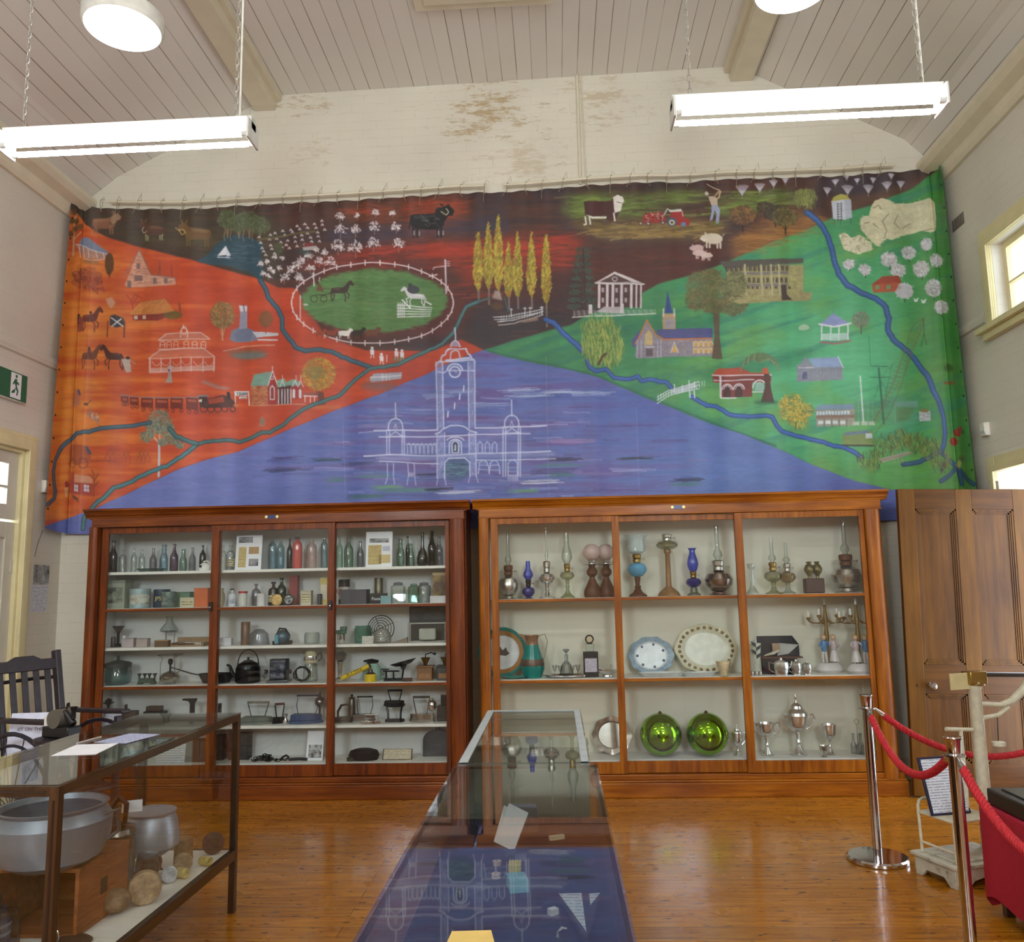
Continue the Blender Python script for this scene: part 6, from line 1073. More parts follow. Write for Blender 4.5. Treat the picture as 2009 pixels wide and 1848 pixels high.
# ---- shelf B: tins, jars, boxes
GB = 'tins and jars on the second shelf'
x, y, z = pos(231, ZB, 6.88); cartonbox(x, y, z, PX(43), PX(55), 'large square pale green tin with a dark oval badge, far left', (150, 158, 140), .14, lid=(120, 126, 112), lab=m_photo(5, (60, 70, 60), (150, 156, 138), 18), name='square_tin', cat='tin', grp=GB)
x, y, z = pos(274, ZB, 6.88); tin(x, y, z, PX(39), PX(38), 'wide round pale blue tin with a cream picture label', (154, 176, 178), band=m_photo(8, (150, 130, 100), (200, 206, 196), 12), grp=GB)
x, y, z = pos(317, ZB, 6.95); tin(x, y, z, PX(31), PX(36), 'dark blue round tin with yellow lettering', (34, 56, 78), grp=GB, txt='JPS', txc=plain((206, 200, 120), .5))
x, y, z = pos(331, ZB, 6.84); tin(x, y, z, PX(27), PX(31), 'grey-green round tin in front of the dark blue tin', (110, 128, 122), band=m_photo(9, (70, 90, 84), (150, 160, 150), 16), metal=.5, grp=GB)
x, y, z = pos(362, ZB, 6.96); cartonbox(x, y, z, PX(28), PX(30), 'green oblong tin behind the cream carton', (104, 132, 108), .08, lid=(84, 112, 92), name='oblong_tin', cat='tin', grp=GB)
x, y, z = pos(370, ZB, 6.84); cartonbox(x, y, z, PX(28), PX(19), 'small cream carton with printed label, left bay', (196, 188, 160), .07, lab=LAB, name='carton', grp=GB)
x, y, z = pos(399, ZB, 6.88); cartonbox(x, y, z, PX(27), PX(37), 'bright orange square tin beside the left door join', (206, 104, 50), .11, lid=(196, 96, 46), name='square_tin', cat='tin', grp=GB)
x, y, z = pos(434, ZB, 6.92); bottle(x, y, z, PX(14), PX(36), 'cream stoneware bottle partly behind the left door join', 'vase', plain((186, 172, 140), .5), name='stoneware_bottle', grp=GB)
x, y, z = pos(455, ZB, 6.86); bottle(x, y, z, PX(16), PX(34), 'white enamel can with small black cap and round mark', 'med', plain((206, 210, 216), .3), cap=BLACK, lab=m_photo(11, (120, 130, 140), (206, 210, 216), 20), name='enamel_can', cat='can', grp=GB)
x, y, z = pos(476, ZB, 6.86); tin(x, y, z, PX(17), PX(29), 'small tin with red top half and white lower half', (206, 206, 200), lid=(176, 40, 44), band=plain((206, 206, 198), .5), grp=GB)
x, y, z = pos(502, ZB, 6.94); bottle(x, y, z, PX(17), PX(43), 'grey glass medicine bottle behind a white cylinder', 'med', G_SMK, grp=GB)
x, y, z = pos(512, ZB, 6.84); tin(x, y, z, PX(16), PX(24), 'plain white cylinder container in the middle bay', (214, 214, 214), metal=0, name='container', cat='container', grp=GB)
x, y, z = pos(536, ZB, 6.94); bottle(x, y, z, PX(20), PX(46), 'brown bottle with cream label and dark cap', 'med', G_AMB, cap=BLACK, lab=LAB, grp=GB)
x, y, z = pos(552, ZB, 6.96); bottle(x, y, z, PX(18), PX(54), 'green-black bottle between the two round badges', 'tall', glass((.2, .3, .2), .4), cap=plain((40, 70, 50), .5), grp=GB)
x, y, z = pos(577, ZB, 6.97); cartonbox(x, y, z, PX(16), PX(58), 'tall red-brown carton at the back of the middle bay', (140, 58, 54), .06, name='tall_carton', grp=GB)
for px, lab, c1, c2 in ((542, 'round gold lid disc standing on edge, middle bay', (196, 160, 90), (224, 196, 130)), (566, 'round black tin lid with a white emblem standing on edge', (40, 38, 40), (196, 200, 196))):
    x, y, z = pos(px, ZB, 6.81); r = PX(11); t = empty('badge_disc', (x, y, z+r), lab, 'disc', GB)
    b = MB(); b.lathe([(1e-4, -.01), (r, -.01), (r, .0), (r*.9, .003), (1e-4, .003)], n=28, M=RX90); b.build('disc', plain(c1, .4, .3), t); b = MB(); b.lathe([(1e-4, .003), (r*.72, .003), (r*.72, .005), (1e-4, .005)], n=28, M=RX90); b.build('emblem', m_photo(13, c1, c2, 40), t)
x, y, z = pos(602, ZB, 6.86); cartonbox(x, y, z, PX(20), PX(28), 'cream square tin standing alone in the middle bay', (196, 188, 160), .07, lid=(176, 170, 150), lab=LAB, name='square_tin', cat='tin', grp=GB)
x, y, z = pos(627, ZB, 6.84); tin(x, y, z, PX(9), PX(21), 'slim dark tin at the right end of the middle bay', (60, 56, 60), grp=GB)
x, y, z = pos(637, ZB, 6.9); cartonbox(x, y, z, PX(14), PX(52), 'tall yellow and cream carton beside the right door join', (206, 186, 110), .07, lab=plain((216, 206, 190), .6), name='tall_carton', grp=GB)
x, y, z = pos(675, ZB, 6.94); tin(x, y, z, PX(22), PX(48), 'tall black and white round tin at the left of the right bay', (44, 42, 46), band=plain((196, 190, 184), .5), grp=GB, txt='REAL', txc=plain((150, 60, 50), .5))
x, y, z = pos(697, ZB, 6.84); cartonbox(x, y, z, PX(50), PX(28), 'wide dark grey box in the right bay', (74, 72, 78), .13, lid=(66, 64, 70), name='wide_box', grp=GB)
x, y, z = pos(743, ZB, 6.98); tin(x, y, z, PX(17), PX(50), 'tall dull metal tin behind the black lettered box', (116, 110, 92), metal=.6, grp=GB)
x, y, z = pos(743, ZB, 6.84); cartonbox(x, y, z, PX(31), PX(20), 'black box with pale slanting lettering', (30, 28, 30), .08, name='lettered_box', grp=GB, txt='Pastells', ts=.4)
x, y, z = pos(758, ZB, 6.78); cartonbox(x, y, z, PX(20), PX(15), 'little pale aqua box in front of the black lettered box', (130, 170, 174), .05, name='little_box', grp=GB)
def gjar(px, w, h, lab, Y=6.86, m=G_CLR, lid=G_CLR, sq=True, name='glass_jar'):
    x, y, z = pos(px, ZB, Y); W, H = PX(w), PX(h); t = empty(name, (x, y, z), lab, 'jar', GB); b = MB()
    pf = [(1e-4, 0), (.48, 0), (.5, .03), (.5, .78), (.42, .84), (.3, .86)]; b.lathe([(q*W*(1.25 if sq else 1), k*H) for q, k in pf], n=4 if sq else 20, M=Matrix.Rotation(R(45), 4, 'Z') if sq else None); b.build('glass_body', m, t, ang=60 if not sq else 30)
    b = MB(); b.lathe([(.001, H*.86), (W*.32, H*.86), (W*.34, H*.9), (W*.3, H*.96), (.001, H)], n=18); b.build('lid', lid, t)
gjar(781, 28, 41, 'clear square glass jar with lid, right bay', lid=G_SMK)
gjar(812, 22, 38, 'greenish glass jar behind the patterned jar', 6.96, G_GRN, G_GRN)
gjar(832, 26, 40, 'glass jar with a pressed floral pattern', 6.84, glass((.75, .78, .78), .25, 1.7), G_SMK, False)
x, y, z = pos(864, ZB, 6.95); b0 = m_photo(21, (90, 60, 30), (170, 140, 80), 10); cartonbox(x, y, z, PX(27), PX(58), 'tall brown picture tin at the right end of the second shelf', b0, .08, name='picture_tin', cat='tin', grp=GB, lid=(206, 180, 130))
x, y, z = pos(860, ZB, 6.80); cartonbox(x, y, z, PX(30), PX(13), 'low white box in front of the brown picture tin', (206, 206, 206), .06, name='low_box', grp=GB)
# ---- shelf C
x, y, z = pos(231, ZC, 6.9); t = empty('table_lamp', (x, y, z), 'dark metal funnel lamp base at the left end of the third shelf', 'lamp'); b = MB(); b.lathe([(1e-4, 0), (.05, 0), (.05, .01), (.012, .03), (.012, .11), (.02, .13)], n=18); b.build('base', IRON, t); b = MB(); b.lathe([(.015, .12), (.05, .17), (.048, .17), (.012, .125)], n=18); b.build('funnel', plain((96, 84, 84), .4, .5), t)
for i, (px, w, h, c, lab) in enumerate(((222, 9, 20, (60, 50, 48), 'small dark cup at the left end of the third shelf'), (243, 9, 22, (206, 204, 200), 'small white pot on the third shelf'), (254, 22, 17, (186, 170, 172), 'pale pink sheet-metal box on the third shelf'), (281, 22, 16, (176, 160, 152), 'pale open case of small tools on the third shelf'))):
    x, y, z = pos(px, ZC, 6.86)
    if i < 2: bottle(x, y, z, PX(w), PX(h), lab, 'round', plain(c, .4), name='small_pot', cat='pot')
    else: cartonbox(x, y, z, PX(w), PX(h), lab, c, .06, lid=tuple(int(q*.85) for q in c), name='tool_case', cat='case')
x, y, z = pos(331, ZC, 6.97); t = empty('glass_flask', (x, y, z), 'clear glass funnel flask on a wire stand, third shelf', 'flask'); b = MB(); b.lathe([(.02, .10), (.075, .12), (.07, .14), (.03, .19), (.022, .22), (.03, .24)], n=20, cap=False); b.build('flask', G_CLR, t); b = MB(); b.tube([(.03*math.cos(k*2.1), .03*math.sin(k*2.1), .0) for k in (0,)]+[(.04, 0, .0), (.05, 0, .12)], .002, 4); b.tube([(-.03, .02, 0), (-.045, .02, .12)], .002, 4); b.tube([(0, -.04, 0), (0, -.05, .12)], .002, 4); b.lathe([(.06, .115), (.064, .115), (.064, .12), (.06, .12)], n=20, cap=False); b.build('wire_stand', IRON, t)
x, y, z = pos(319, ZC, 6.8); cartonbox(x, y, z, PX(26), PX(13), 'small brown wooden box on the third shelf', (96, 70, 44), .06, lid=(170, 140, 90), name='wooden_box')
x, y, z = pos(374, ZC, 6.88); t = empty('instrument_tray', (x, y, z), 'shallow open wooden case holding chrome instruments', 'tray'); b = MB(); W = PX(64); H = PX(16); b.box(-W/2, W/2, .05, .07, 0, H); b.box(-W/2, W/2, -.07, .05, 0, .01); b.box(-W/2, -W/2+.008, -.07, .05, .01, .03); b.box(W/2-.008, W/2, -.07, .05, .01, .03); b.build('case', plain((150, 120, 84), .6), t)
b = MB(); b.tube([(-.09, -.03, .02), (-.02, -.05, .028), (.03, -.02, .024)], .012, 8); b.build('chrome_handle', CHROME, t); b = MB(); [b.lathe([(.001, 0), (.012, 0), (.012, .02), (.001, .02)], (.05+.02*k, -.02-.01*(k % 2), .01), 8) for k in range(3)]; b.build('chrome_fittings', SILV, t)
x, y, z = pos(444, ZC, 6.84); cartonbox(x, y, z, PX(24), PX(15), 'small white carton left of the glass dome, third shelf', (206, 206, 210), .06, name='white_carton')
x, y, z = pos(481, ZC, 6.9); tin(x, y, z, PX(17), PX(44), 'tall brown round canister on the third shelf', (120, 92, 74), name='canister', cat='canister')
x, y, z = pos(508, ZC, 6.84); b = MB(); W = PX(40)/2; b.lathe([(W, 0), (W, .02), (W*.85, .09), (W*.4, .125), (1e-4, .13)], n=28, cap=False); o = b.build('glass_dome', glass((.8, .82, .86), .35, 1.6)); o.location = (x, y, z); tag(o, 'rounded clear glass dome in the middle of the third shelf', 'glass cover')
x, y, z = pos(554, ZC, 6.86); t = empty('toy_engine', (x, y, z), 'blue-grey rounded metal machine on the third shelf', 'machine'); b = MB(); b.sphere((0, 0, .06), .062, 20, .95); b.build('body', plain((76, 100, 112), .35, .5), t); b = MB(); b.box(-.07, .07, -.04, .04, 0, .03); b.tube([(-.05, 0, .08), (-.02, -.02, .13), (.03, -.02, .125), (.06, 0, .07)], .008, 6); b.build('dark_frame', IRON, t); b = MB(); b.cbox((-.03, -.05, .045), (.03, .03, .07)); b.build('blue_tank', plain((90, 150, 170), .3), t)
x, y, z = pos(612, ZC, 6.9); bottle(x, y, z, PX(30), PX(22), 'clear glass bowl near the right door join, third shelf', 'round', G_CLR, name='glass_bowl', cat='bowl')
x, y, z = pos(669, ZC, 6.88); t = empty('meat_mincer', (x, y, z), 'pale metal cup under a green clamp, third shelf', 'utensil'); b = MB(); b.lathe([(1e-4, 0), (.03, 0), (.034, .01), (.034, .07), (.03, .075)], n=20); b.build('metal_cup', SILV, t); b = MB(); b.cbox((0, 0, .09), (.08, .06, .03)); b.cbox((.02, 0, .12), (.05, .05, .03)); b.build('green_clamp', plain((84, 116, 96), .4), t, bevel=.006)
x, y, z = pos(712, ZC, 6.90); bottle(x, y, z, PX(34), PX(33), 'green glass bowl left of the wire fan cage', 'round', glass((.30, .55, .45), .4, milky=.2), name='green_bowl', cat='bowl')
x, y, z = pos(721, ZC, 6.79); card(x, y, z, PX(22), PX(14), 'little white caption card in front of the green bowl', m_lines((214, 210, 200), (150, 146, 140), .01), 10, 'caption_card', cat='card')
x, y, z = pos(747, ZC, 6.88); t = empty('wire_cage', (x, y, z+PX(26)), 'round black wire fan cage leaning at the back of the third shelf', 'fan', rot=(R(-8), 0, 0)); r = PX(26)
for i in range(5):
    b = MB(); q = r*(1-i*.19); b.tube([(q*math.cos(2*math.pi*k/28), -.01*i, q*math.sin(2*math.pi*k/28)) for k in range(28)], .0028 if i else .004, 5, True); b.build('wire_ring', IRON, t)
b = MB(); [b.tube([(0, -.045, 0), (r*math.cos(a), 0, r*math.sin(a))], .003, 4) for a in (R(25), R(115), R(205), R(300))]; b.build('spokes', IRON, t)
x, y, z = pos(750, ZC, 6.80); b = MB(); W = PX(34)/2; b.lathe([(W*.8, 0), (W, .02), (W*.95, .07), (W*.6, .11), (1e-4, .125)], n=24, cap=False); o = b.build('glass_cloche', glass((.78, .77, .72), .3, 1.6, milky=.2)); o.location = (x, y, z); tag(o, 'squat glass cover in front of the wire fan cage', 'glass cover')
x, y, z = pos(778, ZC, 6.80); b = MB(); b.prism([(-.09, 0), (.09, 0), (.085, .045), (.02, .02)], (0, 0, 0), (1, 0, 0), (0, 0, 1), (0, 1, 0), .04); o = b.build('metal_scoop', plain((120, 104, 92), .4, .6)); o.location = (x, y, z); tag(o, 'flat dark metal scoop lying right of the wire fan cage', 'scoop')
x, y, z = pos(839, ZC, 6.9); t = empty('glass_case', (x, y, z), 'small rectangular glass case with a pale object inside', 'glass case'); W, H = PX(72), PX(36); b = MB()
for a in (-W/2, W/2):
    for c in (-.06, .06): b.cbox((a, c, H/2), (.006, .006, H))
for c in (-.06, .06):
    for e_ in (.003, H-.003): b.cbox((0, c, e_), (W, .006, .006))
b.build('frame', plain((150, 148, 140), .4, .5), t); b = MB(); b.box(-W/2, W/2, -.06, -.058, 0, H); b.build('glass', PANE, t); b = MB(); b.cbox((-.0, 0, H*.4), (W*.45, .05, H*.6)); b.build('pale_contents', plain((190, 188, 178), .7), t, bevel=.01)
x, y, z = pos(840, ZC, 7.04); t = empty('framed_picture', (x, y, z+PX(38)), 'dark framed picture standing behind the small glass case', 'picture'); b = MB(); b.box(-PX(37), PX(37), 0, .012, 0, PX(34)); b.build('frame', BLACK, t); b = MB(); b.box(-PX(35), PX(35), -.002, 0, .01, PX(32)); b.build('print', m_photo(31, (14, 14, 18), (66, 62, 66), 7), t)
b = MB(); b.box(-PX(37), PX(37), 0, .012, -PX(38), 0); b.build('easel_back', BLACK, t)
# ---- shelf D
x, y, z = pos(230, ZD, 6.88); t = empty('glass_churn', (x, y, z), 'large glass churn jar with a dark lid, left end of the fourth shelf', 'jar'); b = MB(); W, H = PX(46)/2, PX(36); b.lathe([(1e-4, 0), (W*.85, 0), (W, .02), (W, H*.7), (W*.85, H*.9), (W*.85, H)], n=24, cap=False); b.build('glass_body', glass((.62, .78, .78), .5), t)
b = MB(); b.lathe([(1e-4, H*.92), (W*1.08, H*.92), (W*1.1, H*1.12), (W*.7, H*1.2), (.012, H*1.3), (.012, H*1.5), (1e-4, H*1.52)], n=24); b.build('lid', plain((70, 74, 72), .4, .4), t); b = MB(); b.tube([(W*.95, 0, H), (W*1.2, 0, H*.6), (W*1.15, 0, H*.15), (W*.8, 0, 0.003)], .002, 4); b.build('wire_bail', IRON, t)
x, y, z = pos(288, ZD, 6.86); t = empty('cast_press', (x, y, z), 'small green cast machine with four upturned horns', 'machine'); b = MB(); b.cbox((0, 0, .03), (.12, .05, .035)); [b.prism([(-.02, 0), (.02, 0), (.008, .03), (-.008, .03)], (u, -.025, .0), (1, 0, 0), (0, 0, 1), (0, 1, 0), .05) for u in (-.055, .055)]; b.build('body', plain((66, 84, 70), .5, .2), t, bevel=.004)
for u in (-.065, -.02, .02, .065): b = MB(); b.lathe([(.006, .045), (.008, .065), (.02, .085), (.018, .086), (.004, .066)], (u, 0, 0), 12); b.build('horn', plain((60, 70, 62), .5, .3), t)
x, y, z = pos(333, ZD, 6.88); t = empty('primus_stove', (x, y, z), 'brass-silver pressure stove with a wire pot stand', 'stove'); b = MB(); r = PX(19); b.lathe([(1e-4, .015), (r*.8, .015), (r, .04), (r, .06), (r*.7, .085), (r*.2, .10), (1e-4, .105)], n=28); b.build('tank', plain((186, 180, 170), .2, 1), t)
b = MB(); b.lathe([(.008, .10), (.008, .15), (.018, .16), (.02, .19), (.012, .20)], n=16); b.build('burner', IRON, t); b = MB(); hh = PX(55)
for k in range(3): a = R(90+120*k); c, s = math.cos(a), math.sin(a); b.tube([(r*.95*c, r*.95*s, 0), (r*.95*c, r*.95*s, hh*.7), (r*.75*c, r*.75*s, hh*.9), (r*1.25*c, r*1.25*s, hh)], .0028, 5)
b.tube([(r*1.2*math.cos(2*math.pi*k/18), r*1.2*math.sin(2*math.pi*k/18), hh) for k in range(18)], .0028, 5, True); b.build('pot_stand', plain((120, 112, 104), .35, .9), t); b = MB(); b.tube([(r*.6, -.02, .08), (r*1.1, -.02, .1)], .004, 5); b.lathe([(.001, 0), (.008, 0), (.008, .02), (.001, .02)], (-r*.85, 0, .06), 10); b.build('pump', BRASS, t)
x, y, z = pos(424, ZD, 6.9); t = empty('frying_pan', (x, y, z), 'black long-handled pan lying across the left door join', 'pan'); b = MB(); b.lathe([(1e-4, 0), (.11, 0), (.15, .075), (.145, .075), (.105, .006), (1e-4, .005)], n=32, sy=.6, cap=False); b.build('pan_body', IRON, t); b = MB(); b.tube([(-.13, 0, .06), (-.2, -.02, .078), (-.36, -.04, .13)], .006, 6); b.build('handle', plain((90, 84, 80), .4, .7), t)
x, y, z = pos(486, ZD, 6.88); t = empty('iron_kettle', (x, y, z), 'large black iron kettle with a hoop handle, fourth shelf', 'kettle'); r = PX(24); b = MB(); b.lathe([(1e-4, 0), (r*.88, 0), (r, .01), (r*.97, r*1.05), (r*.98, r*1.12), (r*.85, r*1.45), (r*.4, r*1.68), (1e-4, r*1.7)], n=32); b.build('body', plain((26, 26, 30), .28, .5), t)
b = MB(); b.lathe([(r*.42, r*1.64), (r*.40, r*1.72), (r*.1, r*1.8), (r*.06, r*1.86), (r*.13, r*1.95), (1e-4, r*2.03)], n=20); b.build('lid', BLACK, t); b = MB(); b.tube([(-r*.85, 0, r*.45), (-r*1.25, 0, r*.65), (-r*1.5, 0, r*1.3), (-r*1.75, 0, r*1.42)], [.022, .017, .012, .01], 10); b.build('spout', IRON, t)
b = MB(); b.tube([(r*.85*math.cos(a), 0, r*1.45+r*1.15*math.sin(a)) for a in [math.pi*k/16 for k in range(17)]], .005, 6); b.build('hoop_handle', IRON, t)
x, y, z = pos(545, ZD, 6.86); t = empty('chrome_toaster', (x, y, z), 'old chrome toaster with a mirror-bright front panel', 'toaster'); W, H = PX(34), PX(40); b = MB(); b.box(-W/2, W/2, 0, .07, .02, H+.015); b.build('panel_body', IRON, t, bevel=.004); b = MB(); b.box(-W/2+.006, W/2-.006, -.003, 0, .03, H+.005); b.build('mirror_front', plain((170, 190, 230), .06, 1, .02), t)  # blue of the reflected window is put into the mirror front's colour
b = MB(); b.box(-W/2-.015, W/2+.015, -.03, .1, 0, .02); b.build('base_plate', plain((110, 112, 116), .3, 1), t, bevel=.004); [MB().lathe([(.001, 0), (.016, 0), (.018, .02), (.001, .025)], (s*(W/2+.018), 0, H*.5), 12, Matrix.Rotation(R(90*s), 4, 'Y')).build('knob', BLACK, t) for s in (-1, 1)]
b = MB(); [b.box(u-.002, u+.002, -.005, -.003, H*.3, H*.8) for u in (-.01, 0, .01)]; b.build('slots', BLACK, t)
x, y, z = pos(592, ZD, 6.80); b = MB(); pts = []
rr = random.Random(5)
for k in range(40): a = k*.62; pts.append((.06*math.cos(a)*(1+.2*math.sin(k*.9)), .02*math.sin(a*1.7), .065+.055*math.sin(a)*(1-.1*math.cos(k))))
b.tube(pts, .0045, 6); o = b.build('flex_coil', BLACK); o.location = (x, y, z+.005); tag(o, 'tangled coil of black electric flex, fourth shelf', 'cord')
x, y, z = pos(609, ZD, 6.90); t = empty('food_beater', (x, y, z), 'cream electric beater motor sitting on a glass jug', 'mixer'); b = MB(); b.lathe([(1e-4, 0), (.055, 0), (.062, .02), (.055, .12), (.045, .14)], n=24, cap=False); b.build('glass_jug', G_CLR, t); b = MB(); b.lathe([(.05, .15), (.058, .165), (.058, .2), (.05, .215), (.035, .24), (1e-4, .25)], n=24); b.build('motor_housing', plain((206, 196, 160), .4), t)
b = MB(); b.lathe([(.0585, .17), (.0595, .175), (.0595, .2), (.0585, .205)], n=24, cap=False); b.build('chrome_band', SILV, t); b = MB(); b.tube([(.045, 0, .2), (.085, 0, .23), (.09, 0, .18), (.06, 0, .16)], .006, 6); b.build('handle', plain((66, 56, 50), .4), t); b = MB(); b.tube([(0, 0, .02), (0, 0, .15)], .004, 5); b.tube([(.02, 0, .03), (0, 0, .1), (-.02, 0, .03)], .002, 4); b.build('beater', SILV, t)
x, y, z = pos(667, ZD, 6.95); t = empty('drink_mixer', (x, y, z), 'silver upright drink mixer behind the yellow sprayer', 'mixer'); b = MB(); b.lathe([(1e-4, 0), (.05, 0), (.05, .012), (.018, .03), (.022, .11), (.03, .15)], n=20); b.build('stand', SILV, t); b = MB(); b.lathe([(.02, .15), (.05, .17), (.055, .2), (.04, .225), (1e-4, .235)], n=20); b.build('motor_head', plain((150, 150, 152), .3, .8), t); b = MB(); b.tube([(-.03, 0, .2), (-.03, 0, .25), (.02, 0, .255), (.03, 0, .21)], .004, 5); b.build('handle', SILV, t)
x, y, z = pos(698, ZD, 6.80); t = empty('fly_sprayer', (x, y, z), 'yellow hand-pump fly sprayer with slanted tube and round tank', 'sprayer'); YL = plain((222, 190, 50), .4); a0, a1 = Vector((-.115, 0, .03)), Vector((.11, 0, .125)); b = MB(); b.tube([a0, a1], .0185, 16); b.build('pump_tube', YL, t); b = MB(); b.tube([a1, a1+(a1-a0)*.035], .02, 14); b.build('end_cap', BLACK, t)
dv = (a1-a0).normalized(); M_ = Matrix.Translation((a0+a1)/2+Vector((0, -.019, -.008))) @ Matrix.Rotation(-math.atan2(dv.z, dv.x), 4, 'Y') @ FACE; text_mesh('FLY TOX', .034, M_).build('lettering', BLACK, t, smooth=False)
b = MB(); b.lathe([(1e-4, 0), (.045, 0), (.047, .004), (.047, .055), (.043, .06)], (.115, .02, 0), 24); b.build('tank', YL, t); b = MB(); b.lathe([(.043, .06), (.02, .075), (.014, .1)], (.115, .02, 0), 20); b.build('tank_neck', plain((90, 80, 70), .4, .5), t)
x, y, z = pos(730, ZD, 6.93); t = empty('enamel_teapot', (x, y, z), 'pale green enamel pot with a black lid behind the sprayer tank', 'teapot'); GE = plain((158, 190, 176), .3); r = .075; b = MB(); b.lathe([(1e-4, 0), (r*.95, 0), (r*1.1, .03), (r, .09), (r*.7, .125), (r*.6, .135)], n=28); b.build('body', GE, t); b = MB(); b.lathe([(r*.62, .135), (r*.65, .142), (r*.3, .155), (1e-4, .158)], n=20); b.build('lid', BLACK, t)
b = MB(); b.tube([(r*.9, 0, .11), (r*1.5, 0, .10), (r*1.55, 0, .04), (r*1.05, 0, .02)], .007, 8); b.build('handle', GE, t); b = MB(); b.tube([(-r*.9, 0, .150), (.0, -.02, .165), (r*.7, 0, .15)], .009, 6); b.build('top_handle', BLACK, t)
x, y, z = pos(777, ZD, 6.86); t = empty('kitchen_scales', (x, y, z), 'black cast iron kitchen scales with a raised oval pan', 'scales'); b = MB(); b.cbox((-.05, 0, .01), (.09, .06, .02)); b.cbox((.03, 0, .01), (.05, .06, .02)); b.tube([(-.08, 0, .02), (-.08, 0, .07)], .007, 6); b.tube([(-.02, 0, .02), (-.02, 0, .07)], .007, 6); b.tube([(.05, 0, .02), (.06, 0, .09)], .008, 6); b.cbox((-.04, 0, .075), (.13, .02, .012)); b.cbox((-.09, 0, .09), (.06, .06, .006)); b.build('base_beam', IRON, t)
b = MB(); pr = [(1e-4, 0), (.06, .01), (.1, .035), (.098, .037), (.06, .014), (1e-4, .004)]; b.lathe(pr, (.065, 0, .115), 28, Matrix.Rotation(R(-14), 4, 'Y'), 1.1, .65, cap=False); b.build('pan', BLACK, t); b = MB(); b.prism([(-.03, 0), (.03, 0), (.012, -.035), (-.012, -.035)], (.06, -.01, .125), (1, 0, 0), (0, 0, 1), (0, 1, 0), .02); b.build('pan_support', IRON, t)
x, y, z = pos(799, ZD, 6.8); cartonbox(x, y, z, PX(18), PX(6), 'small dark block lying right of the black scales', (74, 50, 42), .04, name='small_block', cat='block')
for px, lab in ((835, 'wooden coffee grinder with a brass funnel, fourth shelf'), (874, 'second dark coffee grinder half hidden at the right end')):
    x, y, z = pos(px, ZD, 6.90); t = empty('coffee_grinder', (x, y, z), lab, 'grinder', 'coffee grinders'); c = plain((130, 90, 56), .5) if px < 850 else plain((60, 66, 62), .5); b = MB(); b.box(-.06, .06, -.06, .06, .0, .10); b.box(-.072, .072, -.07, .07, .10, .112); b.build('box_body', c, t, bevel=.003)
    b = MB(); b.lathe([(.015, .112), (.02, .135), (.04, .175), (.037, .176), (.015, .14)], n=20); b.build('funnel', BRASS, t); b = MB(); b.tube([(0, 0, .16), (0, 0, .2), (.05, 0, .215), (.07, 0, .2)], .005, 6); b.sphere((.075, 0, .205), .012, 10); b.build('crank_handle', IRON, t); b = MB(); b.box(-.045, .045, -.063, -.06, .015, .055); b.build('drawer', plain((150, 106, 66), .5), t, bevel=.001)
# ---- shelf E: irons
x, y, z = pos(211, ZE, 6.86); t = empty('iron_trivet', (x, y, z), 'black spiked metal stand at the left end of the fifth shelf', 'stand'); b = MB(); b.lathe([(1e-4, 0), (.03, 0), (.03, .01), (.012, .04), (.03, .09), (.01, .15), (.03, .2), (1e-4, .22)], n=12); b.build('stem', IRON, t); b = MB(); [b.tube([(0, 0, zz_), (.045*math.cos(a), .045*math.sin(a), zz_+.015)], .006, 5) for a in (0, 2.1, 4.2) for zz_ in (.1, .17)]; b.build('prongs', IRON, t)
x, y, z = pos(219, ZE, 6.80); card(x, y, z, PX(33), PX(24)+.0, 'white caption card behind the old wheelchair, fifth shelf', PAGE, 10, 'caption_card', cat='card')
x, y, z = pos(251, ZE, 6.9); t = empty('hand_plane', (x, y, z), 'brown wooden block with an upright blade, fifth shelf', 'tool'); b = MB(); b.box(-.075, .075, -.03, .03, 0, .11); b.build('block', plain((92, 76, 64), .6), t, bevel=.003); b = MB(); b.box(-.026, -.02, -.02, .02, .11, .16); b.build('blade', IRON, t)
x, y, z = pos(304, ZE, 6.9); t = empty('box_iron', (x, y, z), 'dark heavy block iron near the middle of the left bay', 'iron'); b = MB(); b.box(-.085, .085, -.04, .04, 0, .105); b.build('base_block', IRON, t, bevel=.004); b = MB(); b.box(-.07, .055, -.03, .03, .105, .145); b.build('top_block', plain((66, 44, 38), .5), t, bevel=.006)
x, y, z = pos(377, ZE, 6.9); b = MB(); b.prism([(-.02, 0), (.01, 0), (.012, .16), (.03, .19), (.03, .2), (-.085, .2), (-.085, .188), (-.03, .18), (-.018, .16)], (0, -.02, 0), (1, 0, 0), (0, 0, 1), (0, 1, 0), .04); o = b.build('shoe_last', IRON, None, bevel=.004); o.location = (x, y, z); tag(o, 'black iron shoemaker last shaped like a hammer head', 'shoe last')
x, y, z = pos(430, ZE, 6.9); b = MB(); b.box(-.014, .014, -.01, .01, 0, .16); b.box(-.018, .018, -.02, .02, 0, .02); o = b.build('marking_gauge', plain((70, 72, 74), .4, .5), None, bevel=.002); o.location = (x, y, z); tag(o, 'thin upright grey tool just right of the left door join', 'tool')
